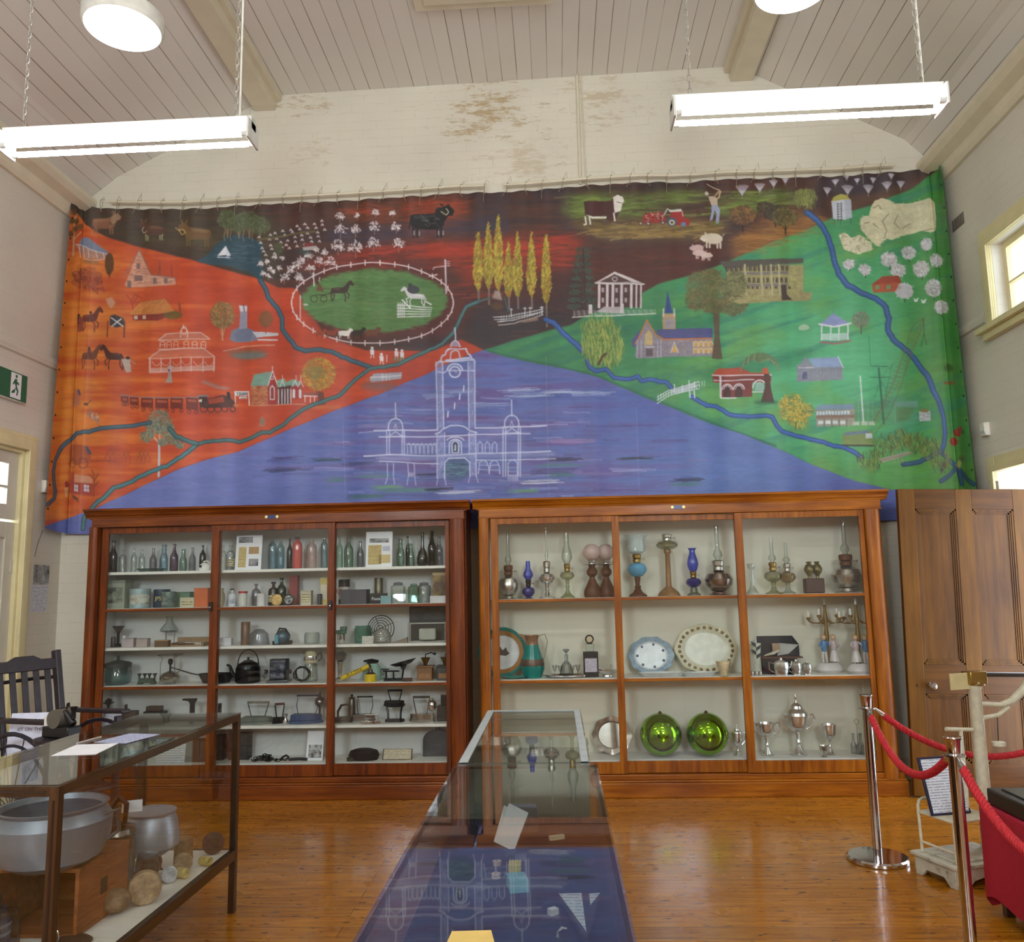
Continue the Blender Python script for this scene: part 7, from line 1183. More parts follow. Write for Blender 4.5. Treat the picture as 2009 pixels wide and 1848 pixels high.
for px, w, h, k, bm, hm, lab, rz in ((506, 62, 42, 'frame', plain((104, 112, 104), .45, .5), plain((120, 116, 100), .5), 'grey-green flat iron with a wide open wire handle', 0), (548, 26, 38, 'frame', IRON, plain((96, 54, 40), .5), 'small brown-handled iron left of the blue one', 20),
    (603, 62, 54, 'loop', plain((74, 90, 124), .35, .4), plain((56, 64, 84), .4), 'blue enamel iron with dark bar handle', 0), (676, 36, 34, 'arch', plain((96, 90, 86), .35, .8), plain((50, 40, 36), .5), 'low iron with a fat black curved handle, right bay', 0),
    (716, 44, 50, 'loop', plain((150, 146, 142), .25, .9), BLACK, 'chrome spirit iron with black bar grip, right bay', 0), (827, 48, 48, 'frame', plain((176, 168, 160), .2, 1), plain((44, 34, 30), .4), 'bright chrome iron with square handle, right of the trivet', 180)):
    x, y, z = pos(px, ZE, 6.88); iron(x, y, z, PX(w), PX(h), lab, bm, hm, k, rz)
x, y, z = pos(560, ZE, 6.84); b = MB(); b.lathe([(1e-4, 0), (.02, 0), (.024, .02), (.012, .04), (.012, .06), (.022, .075), (1e-4, .08)], n=14); o = b.build('metal_finial', SILV); o.location = (x, y, z); tag(o, 'small silver turned fitting between two irons', 'fitting')
x, y, z = pos(627, ZE, 6.99); t = empty('spirit_tank', (x, y, z), 'round silver tank on a thin foot behind the blue iron', 'tank'); b = MB(); b.sphere((0, 0, .15), .042, 18); b.build('tank', plain((150, 140, 136), .25, .9), t); b = MB(); b.tube([(0, 0, 0), (0, 0, .11)], .01, 8); b.lathe([(.01, .19), (.012, .2), (.006, .22), (1e-4, .225)], n=10); b.build('stem_cap', plain((110, 96, 88), .4, .8), t)
x, y, z = pos(690, ZE, 6.96); t = empty('oil_can', (x, y, z), 'dull cylinder can with knob behind the low iron, right bay', 'can'); b = MB(); b.lathe([(1e-4, 0), (.03, 0), (.03, .12), (.022, .17), (.03, .185), (1e-4, .19)], n=18); b.build('body', plain((120, 110, 100), .3, .8), t); b = MB(); b.sphere((0, 0, .2), .012, 10); b.build('knob', BLACK, t)
x, y, z = pos(722, ZE, 6.80); iron(x+.03, y, z, PX(36), PX(17), 'small bright chrome iron base in front of the spirit iron', CHROME, CHROME, 'loop')
x, y, z = pos(775, ZE, 6.88); t = empty('iron_stand', (x, y, z), 'black four-legged stove stand under a flat iron', 'stand'); b = MB(); b.prism([(-.075, -.03), (.05, -.035), (.08, 0), (.05, .035), (-.075, .03)], (0, 0, 0), (1, 0, 0), (0, 1, 0), (0, 0, 1), .022); b.build('foot_plate', IRON, t, bevel=.003)
for u, v in ((-.06, -.02), (-.06, .02), (.05, -.02), (.05, .02)): b = MB(); b.tube([(u*.9, v, .02), (u*.95, v*1.2, .075), (u*1.15, v*1.2, .12)], .004, 6); b.build('leg', IRON, t)
b = MB(); b.lathe([(.07, .118), (.075, .12), (.075, .126), (.07, .128)], n=24, sy=.5, cap=False); b.build('top_ring', IRON, t)
iron(x+.0, y, z+.128, .17, .125, 'black flat iron standing on the four-legged stand', BLACK, BLACK, 'frame')
x, y, z = pos(848, ZE, 6.84); t = empty('fuel_tank', (x, y, z), 'upright chrome ball tank beside the bright chrome iron', 'tank'); b = MB(); b.sphere((0, 0, .13), .038, 20, 1.2); b.build('ball_tank', CHROME, t); b = MB(); b.lathe([(1e-4, 0), (.03, 0), (.03, .006), (.008, .02), (.008, .09), (.014, .1)], n=12); b.lathe([(.012, .17), (.012, .185), (1e-4, .19)], n=10); b.build('stem', SILV, t)
x, y, z = pos(870, ZE, 6.92); t = empty('charcoal_iron', (x, y, z), 'black box charcoal iron at the right end of the fifth shelf', 'iron'); b = MB(); b.box(-.045, .045, -.05, .05, 0, .12); b.build('box_body', BLACK, t, bevel=.004); b = MB(); b.box(-.02, .035, -.01, .01, .12, .2); b.build('chimney', IRON, t, bevel=.004)
# ---- shelf F
x, y, z = pos(381, ZF, 6.9); cartonbox(x, y, z, PX(60), PX(38), 'black slatted wooden crate on the bottom shelf, left bay', (44, 40, 40), .16, name='dark_crate', cat='crate')
x, y, z = pos(333, ZF, 6.79); card(x, y, z, PX(56), PX(42), 'white printed information sheet on the bottom shelf, left bay', m_lines((216, 218, 226), (140, 140, 160), .018), 8, 'information_sheet')
x, y, z = pos(432, ZF, 6.93); cartonbox(x, y, z, PX(18), PX(46), 'narrow black upright box beside the left door join, bottom shelf', (30, 28, 32), .1, name='upright_box')
x, y, z = pos(471, ZF, 6.95); cartonbox(x, y, z, PX(36), PX(48), 'square dark leather case on the bottom shelf, middle bay', (52, 48, 48), .12, lid=(46, 42, 42), name='leather_case', cat='case')
x, y, z = pos(522, ZF, 6.86); t = empty('chain_heap', (x, y, z), 'heap of black iron chain on the bottom shelf', 'chain'); rr = random.Random(3)
for k in range(46):
    a = rr.random()*6.3; q = abs(rr.gauss(0, .10)); cx, cy, cz = q*math.cos(a)*1.0, q*math.sin(a)*.35, .009+max(0, .045*(1-q/.12))*rr.random(); M_ = Matrix.Translation((cx, cy, cz)) @ Matrix.Rotation(rr.random()*3, 4, 'Z') @ Matrix.Rotation(rr.random()*1.6, 4, 'X')
    b = MB(); b.tube([M_ @ Vector((.017*math.cos(2*math.pi*i/10), .01*math.sin(2*math.pi*i/10), 0)) for i in range(10)], .004, 5, True); b.build('chain_link', IRON, t)
x, y, z = pos(562, ZF, 6.84); b = MB(); b.tube([(-.05, 0, .01), (-.03, 0, .03), (0, -.01, .045), (.02, -.01, .03), (.0, 0, .015)], .008, 8); b.tube([(.02, 0, .01), (.1, .01, .012), (.17, 0, .01)], .012, 8); o = b.build('iron_shackle', IRON); o.location = (x, y, z); tag(o, 'black shackle and bar right of the chain heap', 'shackle')
x, y, z = pos(616, ZF, 6.84); card(x, y, z, PX(32), PX(54), 'leaning leaflet with a grey engraving, bottom shelf', PAPER, 14, 'leaflet', cat='leaflet', extra=strips([('engraving', -.05, .055, .02, .12, m_photo(41, (30, 30, 34), (206, 206, 206), 26))]))
x, y, z = pos(714, ZF, 6.86); b = MB(); b.lathe([(1e-4, 0), (.11, 0), (.125, .035), (.11, .07), (.06, .085), (1e-4, .08)], n=28, sy=.6); o = b.build('fur_hat', plain((26, 24, 28), .95, 0, .5, 60, bump=1.0)); o.location = (x, y, z); tag(o, 'soft black round hat on the bottom shelf, right bay', 'hat')
x, y, z = pos(688, ZF, 6.82); b = MB(); b.lathe([(1e-4, 0), (.03, 0), (.034, .02), (.02, .03), (1e-4, .03)], n=16); o = b.build('pin_tray', plain((80, 76, 66), .4, .6)); o.location = (x, y, z); tag(o, 'small dull metal dish left of the black hat', 'dish')
x, y, z = pos(779, ZF, 6.84); t = empty('open_book', (x, y, z), 'open old book with cream pages on the bottom shelf', 'book'); t.rotation_euler = (R(-22), 0, 0); b = MB(); b.box(-.12, .12, .002, .008, 0, .085); b.build('cover', plain((104, 76, 58), .7), t)
for s in (-1, 1): b = MB(); b.prism([(0, -.002), (s*.03, -.012), (s*.11, -.002), (s*.11, .002), (0, .002)], (0, 0, .004), (1, 0, 0), (0, 1, 0), (0, 0, 1), .076); b.build('page_block', m_lines((206, 196, 170), (160, 148, 122), .012), t)
x, y, z = pos(857, ZF, 6.96); t = empty('camp_oven', (x, y, z), 'tall black round-shouldered iron plate leaning at the right end', 'iron plate'); t.rotation_euler = (R(-8), 0, 0); n = 14; W = PX(27); b = MB(); b.prism([(-W, 0), (W, 0), (W, W*1.1)]+[(W*math.cos(math.pi*i/n), W*1.1+W*.75*math.sin(math.pi*i/n)) for i in range(1, n)]+[(-W, W*1.1)], (0, 0, 0), (1, 0, 0), (0, 0, 1), (0, 1, 0), .02); b.build('plate', IRON, t, bevel=.003); b = MB(); b.lathe([(.001, 0), (.018, 0), (.018, .02), (.001, .02)], (0, .02, W*1.85+.02), 16, RX90); b.box(-.018, .018, 0, .02, W*1.75, W*1.85+.02); b.build('hanging_lug', IRON, t)
# ================================================================== EXHIBITS: right cabinet
ZG, ZH = 1.505, .879
G_LMP = glass((.72, .74, .70), .35, 1.6); G_FNT = glass((.80, .80, .66), .4, 1.5); NICK = plain((196, 192, 182), .3, .95, .2, 40, bump=.3); BRN = plain((98, 58, 36), .55, .1, .3, 30, bump=.3)
def L(px, w, H, label, base, bh, font, burner, mats, shade=None, ch='tall', chr_=.5, Y=6.88, name='oil_lamp'):
    x, y, z = pos(px, ZG, Y); return lamp(x, y, z, PX(w), PX(H), label, (PX(bh), foot(base)), PX(font), PX(burner), shade, mats, ch, chr_, name=name)
L(998, 40, 128, 'large dark nickel lamp with a wide embossed font, far left', 'short', 5, 40, 20, (NICK, NICK, BRN, G_CLR), chr_=.35)
L(1037, 25, 73, 'small cobalt lamp with a blue bulb chimney, left bay', 'knobs', 3, 20, 14, (G_COB, G_COB, IRON, G_BLU), ch='fat', chr_=.8)
L(1074, 32, 142, 'bright nickel lamp with a very tall thin chimney', 'pedestal', 27, 22, 22, (SILV, SILV, NICK, G_CLR), chr_=.22)
L(1114, 28, 126, 'pale green glass pedestal lamp with a tall chimney', 'pedestal', 34, 17, 14, (glass((.72, .76, .58), .4), G_FNT, BRASS, G_CLR), ch='fat', chr_=.75)
GLB = glass((.86, .68, .64), .7, 1.45, milky=.55); gsh = [(.35, 0), (.62, .08), (.92, .28), (1, .5), (.92, .72), (.62, .92), (.25, 1)]
for px, lab in ((1163, 'left one of the two brown lamps with pink globes'), (1191, 'right one of the two brown lamps with pink globes, beside the door join')):
    L(px, 34, 102, lab, 'flask', 62, 1, 8, (BRN, BRN, NICK, GLB), gsh, Y=6.88 if px < 1180 else 6.93)
L(1252, 37, 118, 'lamp with frilled pale blue shade and turquoise font', 'fan', 37, 28, 16, (BRN, plain((96, 160, 196), .3), BRASS, glass((.78, .88, .88), .6, milky=.5)), [(.45, 0), (.85, .12), (.98, .35), (.85, .6), (.95, .82), (1.3, 1)])
L(1313, 42, 117, 'brown column lamp with a clear glass bowl and no chimney', 'column', 88, 17, 13, (plain((150, 112, 76), .5, .2, .2, 30), G_FNT, NICK, G_CLR), 'none')
L(1362, 29, 91, 'deep cobalt lamp with a violet flared chimney', 'knobs', 15, 19, 12, (plain((110, 112, 96), .4, .3), G_COB, BRASS, G_BLU), ch='flare', chr_=.75)
L(1412, 54, 133, 'large rosy silver lamp with a round embossed font', 'short', 6, 40, 20, (plain((150, 126, 120), .25, .9), plain((164, 148, 140), .22, .95, .2, 40, bump=.2), NICK, G_CLR), chr_=.34)
L(1519, 34, 108, 'clear yellowish glass lamp, left one of the overlapping pair', 'fan', 22, 22, 16, (G_FNT, G_FNT, BRASS, G_CLR), chr_=.45)
L(1547, 32, 98, 'clear glass lamp with dark burner, right one of the overlapping pair', 'fan', 20, 22, 16, (G_CLR, glass((.82, .72, .56), .4), NICK, G_CLR), chr_=.45, Y=6.94)
L(1664, 56, 136, 'large ribbed silver lamp at the far right of the top shelf', 'short', 8, 42, 22, (NICK, NICK, BRN, G_CLR), chr_=.32)
x, y, z = pos(1477, ZG, 6.9); b = MB(); b.lathe([(1e-4, 0), (.05, 0), (.05, .01), (.03, .04), (.018, .07), (.018, .2), (.03, .215), (.035, .24), (.03, .245)], n=8); o = b.build('glass_candlestick', G_CLR); o.location = (x, y, z); tag(o, 'clear faceted glass candlestick at the left of the right bay', 'candlestick')
x, y, z = pos(1598, ZG, 6.88); b = MB(); b.box(-PX(18), PX(18), -.04, .04, 0, PX(28)); o = b.build('wooden_plinth', plain((74, 46, 34), .5), None, bevel=.01); o.location = (x, y, z); tag(o, 'dark wooden block under the two bronze urns', 'plinth')
for dx, lab in ((-8, 'left bronze urn on the dark wooden block'), (8, 'right bronze urn on the dark wooden block')):
    b = MB(); b.lathe(lz([(.0, 0), (.35, 0), (.3, .12), (.9, .4), (1, .55), (.7, .78), (.3, .86), (.55, .92), (.55, .97), (.3, 1)], PX(19), PX(32)), n=20); o = b.build('bronze_urn', plain((116, 104, 66), .4, .6)); o.location = (x+PX(dx), y-(.015 if dx < 0 else 0), z+PX(28)); tag(o, lab, 'urn', 'bronze urns')
# ---- middle shelf
TEAL = plain((30, 130, 122), .25, 0, .08); GOLD = plain((166, 116, 60), .4, .3)
def d1(t):
    r = PX(47); b = MB(); b.lathe([(r*.66, -.004), (r*.86, -.010), (r*.87, -.008), (r*.68, -.001)], (0, 0, r), 48, RX90 @ Matrix.Scale(1, 4), cap=False)
    b = MB(); n = 48; b.add([(q*r*math.cos(2*math.pi*i/n), yy, r+q*r*math.sin(2*math.pi*i/n)) for q, yy in ((.87, -.0125), (.70, -.004)) for i in range(n)], [(i, n+i, n+(i+1) % n, (i+1) % n) for i in range(n)]); b.build('gold_band', GOLD, t)
    b = MB(); b.prism([(-.05, -.02), (.03, -.03), (.06, -.01), (.04, .01), (.03, .04), (.0, .015), (-.02, .05), (-.03, .01)], (0, .0025, r), (1, 0, 0), (0, 0, 1), (0, -1, 0), .001); b.build('painted_scene', plain((80, 56, 50), .5), t)
x, y, z = pos(986, ZH, 6.94); plate(x, y, z, PX(92), PX(95), 'round turquoise plate with gold ring and small ship scene', TEAL, plain((222, 222, 222), .25), 0, 12, 'display_plate', deco=d1, wave=0)
x, y, z = pos(1008, ZH, 6.80); b = MB(); b.lathe([(1e-4, 0), (.07, 0), (.11, .018), (.108, .02), (.07, .004)], n=28, sy=.6, cap=False); o = b.build('teal_saucer', TEAL); o.location = (x, y, z); tag(o, 'turquoise saucer lying in front of the standing turquoise plate', 'saucer')
x, y, z = pos(1045, ZH, 6.88); t = empty('teal_jug', (x, y, z), 'turquoise pitcher with gold neck and brown band', 'jug'); W, H = PX(46)/2, PX(83); b = MB(); b.lathe([(1e-4, 0), (W*.75, 0), (W, H*.18), (W, H*.3), (W*.62, H*.65), (W*.55, H*.74)], n=32); b.build('body', TEAL, t)
b = MB(); b.lathe([(W*.55, H*.74), (W*.5, H*.84), (W*.62, H*.95), (W*.58, H*.95), (W*.46, H*.84)], n=32, cap=False); b.prism([(-W*1.2, H*.99), (-W*.5, H*.82), (-W*.3, H*.95)], (0, -.015, 0), (1, 0, 0), (0, 0, 1), (0, 1, 0), .03); b.build('gold_neck', plain((150, 112, 84), .3, .4), t)
b = MB(); b.lathe([(W*1.01, H*.27), (W*1.015, H*.31), (W*.92, H*.42), (W*.93, H*.42)], n=32, cap=False); b.build('band', plain((104, 84, 72), .4, .3), t); b = MB(); b.tube([(W*.5, 0, H*.93), (W*1.1, 0, H*.97), (W*1.3, 0, H*.8), (W*1.05, 0, H*.5), (W*.92, 0, H*.36)], .005, 8); b.build('handle', plain((190, 170, 140), .3, .3), t)
x, y, z = pos(1112, ZH, 6.86); b = MB(); b.lathe([(1e-4, 0), (.15, 0), (.17, .012), (.168, .02), (.148, .006), (1e-4, .005)], n=40, sy=.55, cap=False)
for s in (-1, 1): b.tube([(s*.15, .02, .012), (s*.19, 0, .022), (s*.15, -.02, .012)], .004, 6)
o = b.build('serving_tray', CHROME); o.location = (x, y, z); tag(o, 'oval silver tray carrying the decanter and little glasses', 'tray')
CUT = glass((.78, .80, .82), .2, 1.9); t = empty('glass_decanter', (x, y+.01, z+.006), 'cut glass decanter with stopper in the middle of the tray', 'decanter'); b = MB(); b.lathe([(1e-4, 0), (.055, 0), (.055, .03), (.04, .09), (.015, .12), (.015, .165), (.022, .17)], n=10); b.build('body', CUT, t, ang=10); b = MB(); b.lathe([(.008, .17), (.008, .185), (.03, .205), (.02, .215), (1e-4, .215)], n=8); b.build('stopper', CUT, t, ang=10)
for i, (dx, dy, lab) in enumerate(((-.095, -.01, 'stemmed glass at the left of the decanter'), (.09, -.01, 'stemmed glass at the right of the decanter'), (-.05, -.05, 'stemmed glass in front left of the decanter'), (.045, -.05, 'stemmed glass in front right of the decanter'))):
    b = MB(); b.lathe([(1e-4, 0), (.016, 0), (.016, .002), (.003, .01), (.003, .035), (.012, .05), (.022, .09)], n=12, cap=False); o = b.build('liqueur_glass', CUT); o.location = (x+dx, y+dy, z+.007); tag(o, lab, 'glass', 'little glasses on the silver tray')
x, y, z = pos(1160, ZH, 6.88); cartonbox(x, y, z, PX(28), PX(46), 'black upright box with a small white label', (22, 22, 26), .08, lab=m_lines((206, 200, 214), (150, 140, 160), .01), name='black_box')
t = empty('miniature_clock', (x-.005, y, z+PX(46)), 'tiny round dial in a glass stand on the black box', 'clock'); b = MB(); b.box(-.035, .035, -.02, .02, 0, .07); b.build('glass_block', G_CLR, t, bevel=.008); b = MB(); b.lathe([(1e-4, -.01), (.03, -.01), (.036, 0), (.03, .008), (.026, .006), (1e-4, .006)], (0, -.005, .10), 24, RX90); b.build('dial_rim', plain((70, 56, 46), .4, .5), t); b = MB(); b.lathe([(1e-4, .012), (.024, .012), (.024, .013), (1e-4, .014)], (0, 0, .10), 20, RX90); b.build('dial', plain((206, 190, 160), .4), t); b = MB(); b.box(-.02, .02, -.004, .014, .06, .085); b.build('mount', IRON, t)
x, y, z = pos(1192, ZH, 6.86); t = empty('silver_dish', (x, y, z), 'covered silver entree dish with two end handles, left bay', 'dish'); b = MB(); b.lathe([(1e-4, 0), (.04, 0), (.035, .012), (.075, .03), (.085, .05), (.06, .062), (1e-4, .066)], n=32, sy=.6); b.build('body', SILV, t); b = MB(); [b.tube([(s*.08, 0, .045), (s*.115, 0, .07), (s*.12, 0, .05), (s*.085, 0, .035)], .004, 6) for s in (-1, 1)]; b.tube([(.03, 0, .064), (.032, 0, .1), (.045, 0, .104), (.046, 0, .066)], .003, 5); b.build('handles', SILV, t)
BLW = plain((150, 172, 190), .3, 0, .22, 30); WPL = plain((216, 220, 222), .25)
def deco(c, n, s=.82, r_=.012):
    def f(t):
        h = t['h']; w = t['w']
        for i in range(n):
            a = 2*math.pi*(i+.5)/n; b = MB(); b.lathe([(1e-4, 0), (r_, 0), (r_*.6, .0015), (1e-4, .002)], (w/2*s*math.cos(a), -.0105 if s > .7 else .003, h/2+h/2*s*math.sin(a)), 6, RX90); b.build('flower_spray', c, t)
    return f
def plate2(px, w, h, Y, lab, rim, mid, fl, dc, tilt, wave):
    x, y, z = pos(px, ZH, Y); t = plate(x, y, z, PX(w), PX(h), lab, rim, mid, fl, tilt, 'platter', 'platter', None, 'standing platters', wave); t['w'] = PX(w); t['h'] = PX(h); dc(t); del t['w'], t['h']
plate2(1280, 87, 72, 6.95, 'blue and white scalloped oval platter standing in the middle bay', BLW, WPL, 10, deco(plain((84, 100, 130), .4), 7, .60, .012), 12, .03)
plate2(1389, 118, 94, 6.95, 'large cream floral platter beside the right door join', plain((206, 200, 168), .3, 0, .06), plain((212, 210, 190), .3), 8, deco(plain((120, 98, 70), .5), 26, .86, .016), 10, .025)
for px, w, Y, lab in ((1300, 90, 6.82, 'long flat white dish lying under the blue platter'), (1372, 64, 6.80, 'white oval tray lying under the cream platter')):
    x, y, z = pos(px, ZH, Y); b = MB(); W = PX(w)/2; b.lathe([(1e-4, .004), (W*.8, .004), (W, .035), (W*.97, .035), (W*.78, .010), (1e-4, .009)], n=40, sy=.4, cap=False); o = b.build('serving_dish', plain((206, 212, 212), .25)); o.location = (x, y, z-.003); tag(o, lab, 'dish')
x, y, z = pos(1421, ZH, 6.76); b = MB(); b.lathe([(1e-4, 0), (.03, 0), (.033, .02), (.05, .08), (.062, .115), (.058, .115), (.028, .02)], n=24, cap=False); o = b.build('floral_vase', plain((206, 196, 160), .35, 0, .2, 40)); o.location = (x, y, z); tag(o, 'small cream cup with brown flowers in front of the cream platter', 'cup')
x, y, z = pos(1484, ZH, 6.90); t = empty('tall_jug', (x, y, z), 'tall white vase with dark green leaves, left of the black case', 'vase'); b = MB(); b.lathe([(1e-4, 0), (.045, 0), (.047, .02), (.042, .15), (.05, .24), (.046, .24), (.036, .15)], n=24, cap=False); b.build('body', plain((206, 206, 190), .3), t); b = MB(); [b.prism([(0, 0), (.03*s, .02), (.04*s, .05), (.0, .03)], (0, -.046-.001*k, .12+.03*k), (1, 0, 0), (0, 0, 1), (0, -1, 0), .001) for k, s in enumerate((1, -1, 1, -1))]; b.build('leaf_pattern', plain((40, 60, 62), .4), t); b = MB(); b.lathe([(.0445, .20), (.0475, .225)], n=24, cap=False); b.build('tan_band', plain((180, 150, 100), .4), t)
x, y, z = pos(1534, ZH, 6.92); t = empty('instrument_case', (x, y, z), 'open black leather case holding white sheets and a brush', 'case'); b = MB(); W = PX(78)/2; b.box(-W*.95, W*.7, -.05, .06, 0, .12); b.build('case_body', BLACK, t, bevel=.004); b = MB(); b.prism([(-W, .12), (W, .12), (W, .22), (W*.7, .29), (-W, .29)], (0, .05, 0), (1, 0, 0), (0, 0, 1), (0, 1, 0), .02); b.build('open_lid', plain((20, 22, 34), .4), t, bevel=.002)
b = MB(); b.box(-W, W*.98, -.055, .05, .12, .132); b.build('brown_edge', plain((84, 46, 34), .5), t); b = MB(); b.prism([(-.02, .135), (.07, .15), (.155, .22), (.0, .235)], (0, .02, 0), (1, 0, 0), (0, 0, 1), (0, 1, 0), .004); b.build('white_sheet', plain((170, 168, 162), .6), t); b = MB(); b.prism([(-.14, .135), (-.05, .15), (.0, .18), (-.02, .185), (-.12, .15)], (0, -.02, 0), (1, 0, 0), (0, 0, 1), (0, 1, 0), .015); b.build('ivory_brush', plain((196, 186, 164), .4), t, bevel=.003); b = MB(); b.box(-.06, .0, .0, .004, .17, .235); b.build('tan_card', plain((156, 130, 102), .6), t)
x, y, z = pos(1499, ZH, 6.99); card(x, y, z+.2, PX(26), PX(16), 'white card tucked at the back left of the black case', PAPER, 4, 'tucked_card', cat='card')
for px, w, h, lab, hd in ((1534, 34, 31, 'fluted silver teapot in front of the black case', 1), (1563, 22, 28, 'fluted silver sugar bowl between teapot and jug', 0), (1584, 20, 25, 'small fluted silver jug at the right of the tea set', 0)):
    x, y, z = pos(px, ZH, 6.80); W, H = PX(w)/2, PX(h); t = empty('silver_pot', (x, y, z), lab, 'teapot' if hd else 'pot', 'silver tea set'); n = 24; b = MB(); pf = [(.85, 0), (.8, .05), (1, .4), (.92, .75), (.55, .82), (.2, .88), (.12, 1)]; vs = [(W*r*(1+.05*(k % 2))*math.cos(2*math.pi*k/n)*.8, W*r*(1+.05*(k % 2))*math.sin(2*math.pi*k/n)*.8, H*q) for r, q in pf for k in range(n)]; b.add(vs, [(j*n+i, j*n+(i+1) % n, (j+1)*n+(i+1) % n, (j+1)*n+i) for j in range(len(pf)-1) for i in range(n)]); b.build('fluted_body', SILV, t, ang=20)
    b = MB(); b.tube([(-W*.75, 0, H*.65), (-W*1.3, 0, H*.75), (-W*1.25, 0, H*.3), (-W*.75, 0, H*.15)], .004, 6); b.build('handle', SILV, t)
    if hd: b = MB(); b.tube([(W*.7, 0, H*.3), (W*1.05, 0, H*.5), (W*1.2, 0, H*.8)], [.01, .007, .005], 8); b.build('spout', SILV, t)
x, y, z = pos(1483, ZH, 6.79); b = MB(); [b.lathe([(.018, 0), (.02, .0), (.02, .03), (.018, .03)], (k*.026, 0, 0), 14, cap=False) for k in (-1.2, 0, 1.2)]; o = b.build('napkin_rings', SILV); o.location = (x, y, z); tag(o, 'row of linked silver rings below the tall white vase', 'napkin rings')
SKIN = plain((214, 178, 156), .35); BLUEC = plain((86, 136, 186), .35); PORC = plain((212, 206, 206), .25); GILT = plain((150, 122, 66), .35, .6)
for px, lab, fl in ((1629, 'left porcelain candelabrum with a blue-coated boy and a girl', 1), (1691, 'right porcelain candelabrum with a girl and a blue-coated boy', -1)):
    x, y, z = pos(px, ZH, 6.94 if fl > 0 else 6.84); t = empty('figurine_candelabrum', (x, y, z), lab, 'candelabrum', 'porcelain candelabra'); b = MB(); b.lathe([(.085, 0), (.11, .02), (.1, .05), (.07, .075), (1e-4, .08)], n=28, sy=.6); b.build('base', PORC, t)
    b = MB(); b.lathe([(1e-4, .07), (.015, .075), (.01, .2), (.022, .28), (.012, .36), (.02, .42), (.01, .5), (.014, .52), (1e-4, .55)], (0, .02, 0), 12); b.build('gilt_stem', GILT, t)
    for k, (u, v, q) in enumerate(((-.14, 0, .455), (-.07, -.05, .475), (.0, .02, .555), (.07, -.05, .475), (.14, 0, .455))):
        if k != 2: b = MB(); b.tube([(0, .02, .42), (u*.4, v*.5+.01, .385), (u*.8, v, .39), (u, v, q-.05)], .006, 6); b.lathe([(.006, q-.05), (.02, q-.03), (.018, q-.025), (.01, q-.02)], (u, v, 0), 10); b.build('gilt_arm', GILT, t)
        b = MB(); b.lathe([(.009, q-.025), (.009, q+.02), (.004, q+.028)], (u, v, 0), 8); b.build('candle_cup', WHITE, t)
    for s, boy in ((-fl, True), (fl, False)):
        u = s*.038; b = MB()
        if boy: b.tube([(u-.012, -.02, .08), (u-.016, -.02, .13), (u-.006, -.02, .175)], [.009, .011, .014], 8); b.tube([(u+.016, -.02, .08), (u+.012, -.02, .13), (u+.006, -.02, .175)], [.009, .011, .014], 8)
        else: b.lathe([(.042, .09), (.034, .13), (.016, .19)], (u, -.02, 0), 16); b.tube([(u-.01, -.02, .075), (u-.01, -.02, .1)], .007, 6); b.tube([(u+.01, -.02, .075), (u+.01, -.02, .1)], .007, 6)
        b.build('boy_legs' if boy else 'girl_skirt', PORC, t); b = MB(); b.lathe([(.02, .165), (.026, .21), (.02, .245), (.008, .255)], (u, -.02, 0), 14); b.tube([(u+s*.022, -.02, .24), (u+s*.04, -.03, .215), (u+s*.02, -.05, .20)], .008, 7); b.tube([(u-s*.022, -.02, .24), (u-s*.036, -.035, .225), (u-s*.04, -.05, .21)], .008, 7); b.build('coat' if boy else 'bodice', BLUEC if boy else plain((196, 180, 184), .35), t)
        b = MB(); b.sphere((u, -.022, .272), .019, 14, 1.1); b.sphere((u, -.041, .270), .004, 6); b.build('head', SKIN, t); b = MB(); b.sphere((u, -.016, .281), .0195, 12, .9); b.build('hair', plain((196, 150, 90), .5), t)
# ---- bottom shelf
x, y, z = pos(1203, ZF, 6.97); t = plate(x, y, z, PX(76), PX(70), 'silver salver with a scrolled rim standing behind the door join', SILV, plain((196, 192, 184), .2, 1, .05), 8, 10, 'salver', 'tray', None, None, .035)
x, y, z = pos(1153, ZF, 6.9); b = MB(); b.lathe([(1e-4, 0), (.018, 0), (.006, .01), (.012, .05), (.006, .08), (.012, .1), (.004, .14), (1e-4, .15)], n=10); o = b.build('glass_figurine', CUT); o.location = (x, y, z); tag(o, 'tiny clear glass figure left of the silver salver', 'figurine')
GBALL = plain((130, 184, 36), .05, 1, .04)
for px, lab in ((1299, 'left mirrored green glass ball'), (1390, 'right mirrored green glass ball')):
    x, y, z = pos(px, ZF, 6.88); r = PX(39); t = empty('green_glass_ball', (x, y, z), lab, 'glass ball', 'mirrored green glass balls'); b = MB(); pr = [(max(1e-4, r*math.sin(math.pi*i/32)), r-r*math.cos(math.pi*i/32)) for i in range(33)]; b.lathe(pr, n=48); b.build('ball', GBALL, t)
    b = MB(); b.lathe([(.018, 2*r-.004), (.014, 2*r+.006), (.006, 2*r+.014), (1e-4, 2*r+.018)], n=12); b.build('seal_cap', plain((70, 60, 30), .6, .3), t)
b = None
for px, w, h, bl, hd, ld, lab in ((1449, 32, 57, .62, 1, .28, 'small lidded two-handled silver cup beside the right green ball'), (1507, 52, 58, .42, 1, 0, 'open two-handled silver cup with big loop handles'), (1569, 66, 112, .42, 1, .36, 'tall lidded silver trophy, the largest on the shelf'), (1631, 26, 54, .5, 0, 0, 'plain silver goblet right of the tall trophy')):
    x, y, z = pos(px, ZF, 6.88); cup(x, y, z, PX(w), PX(h), lab, SILV, bl, bool(hd), ld)
x, y, z = pos(1618, ZF, 6.80); cup(x, y, z, PX(16), PX(20), 'tiny silver cup in front of the goblet', NICK, .6, False)
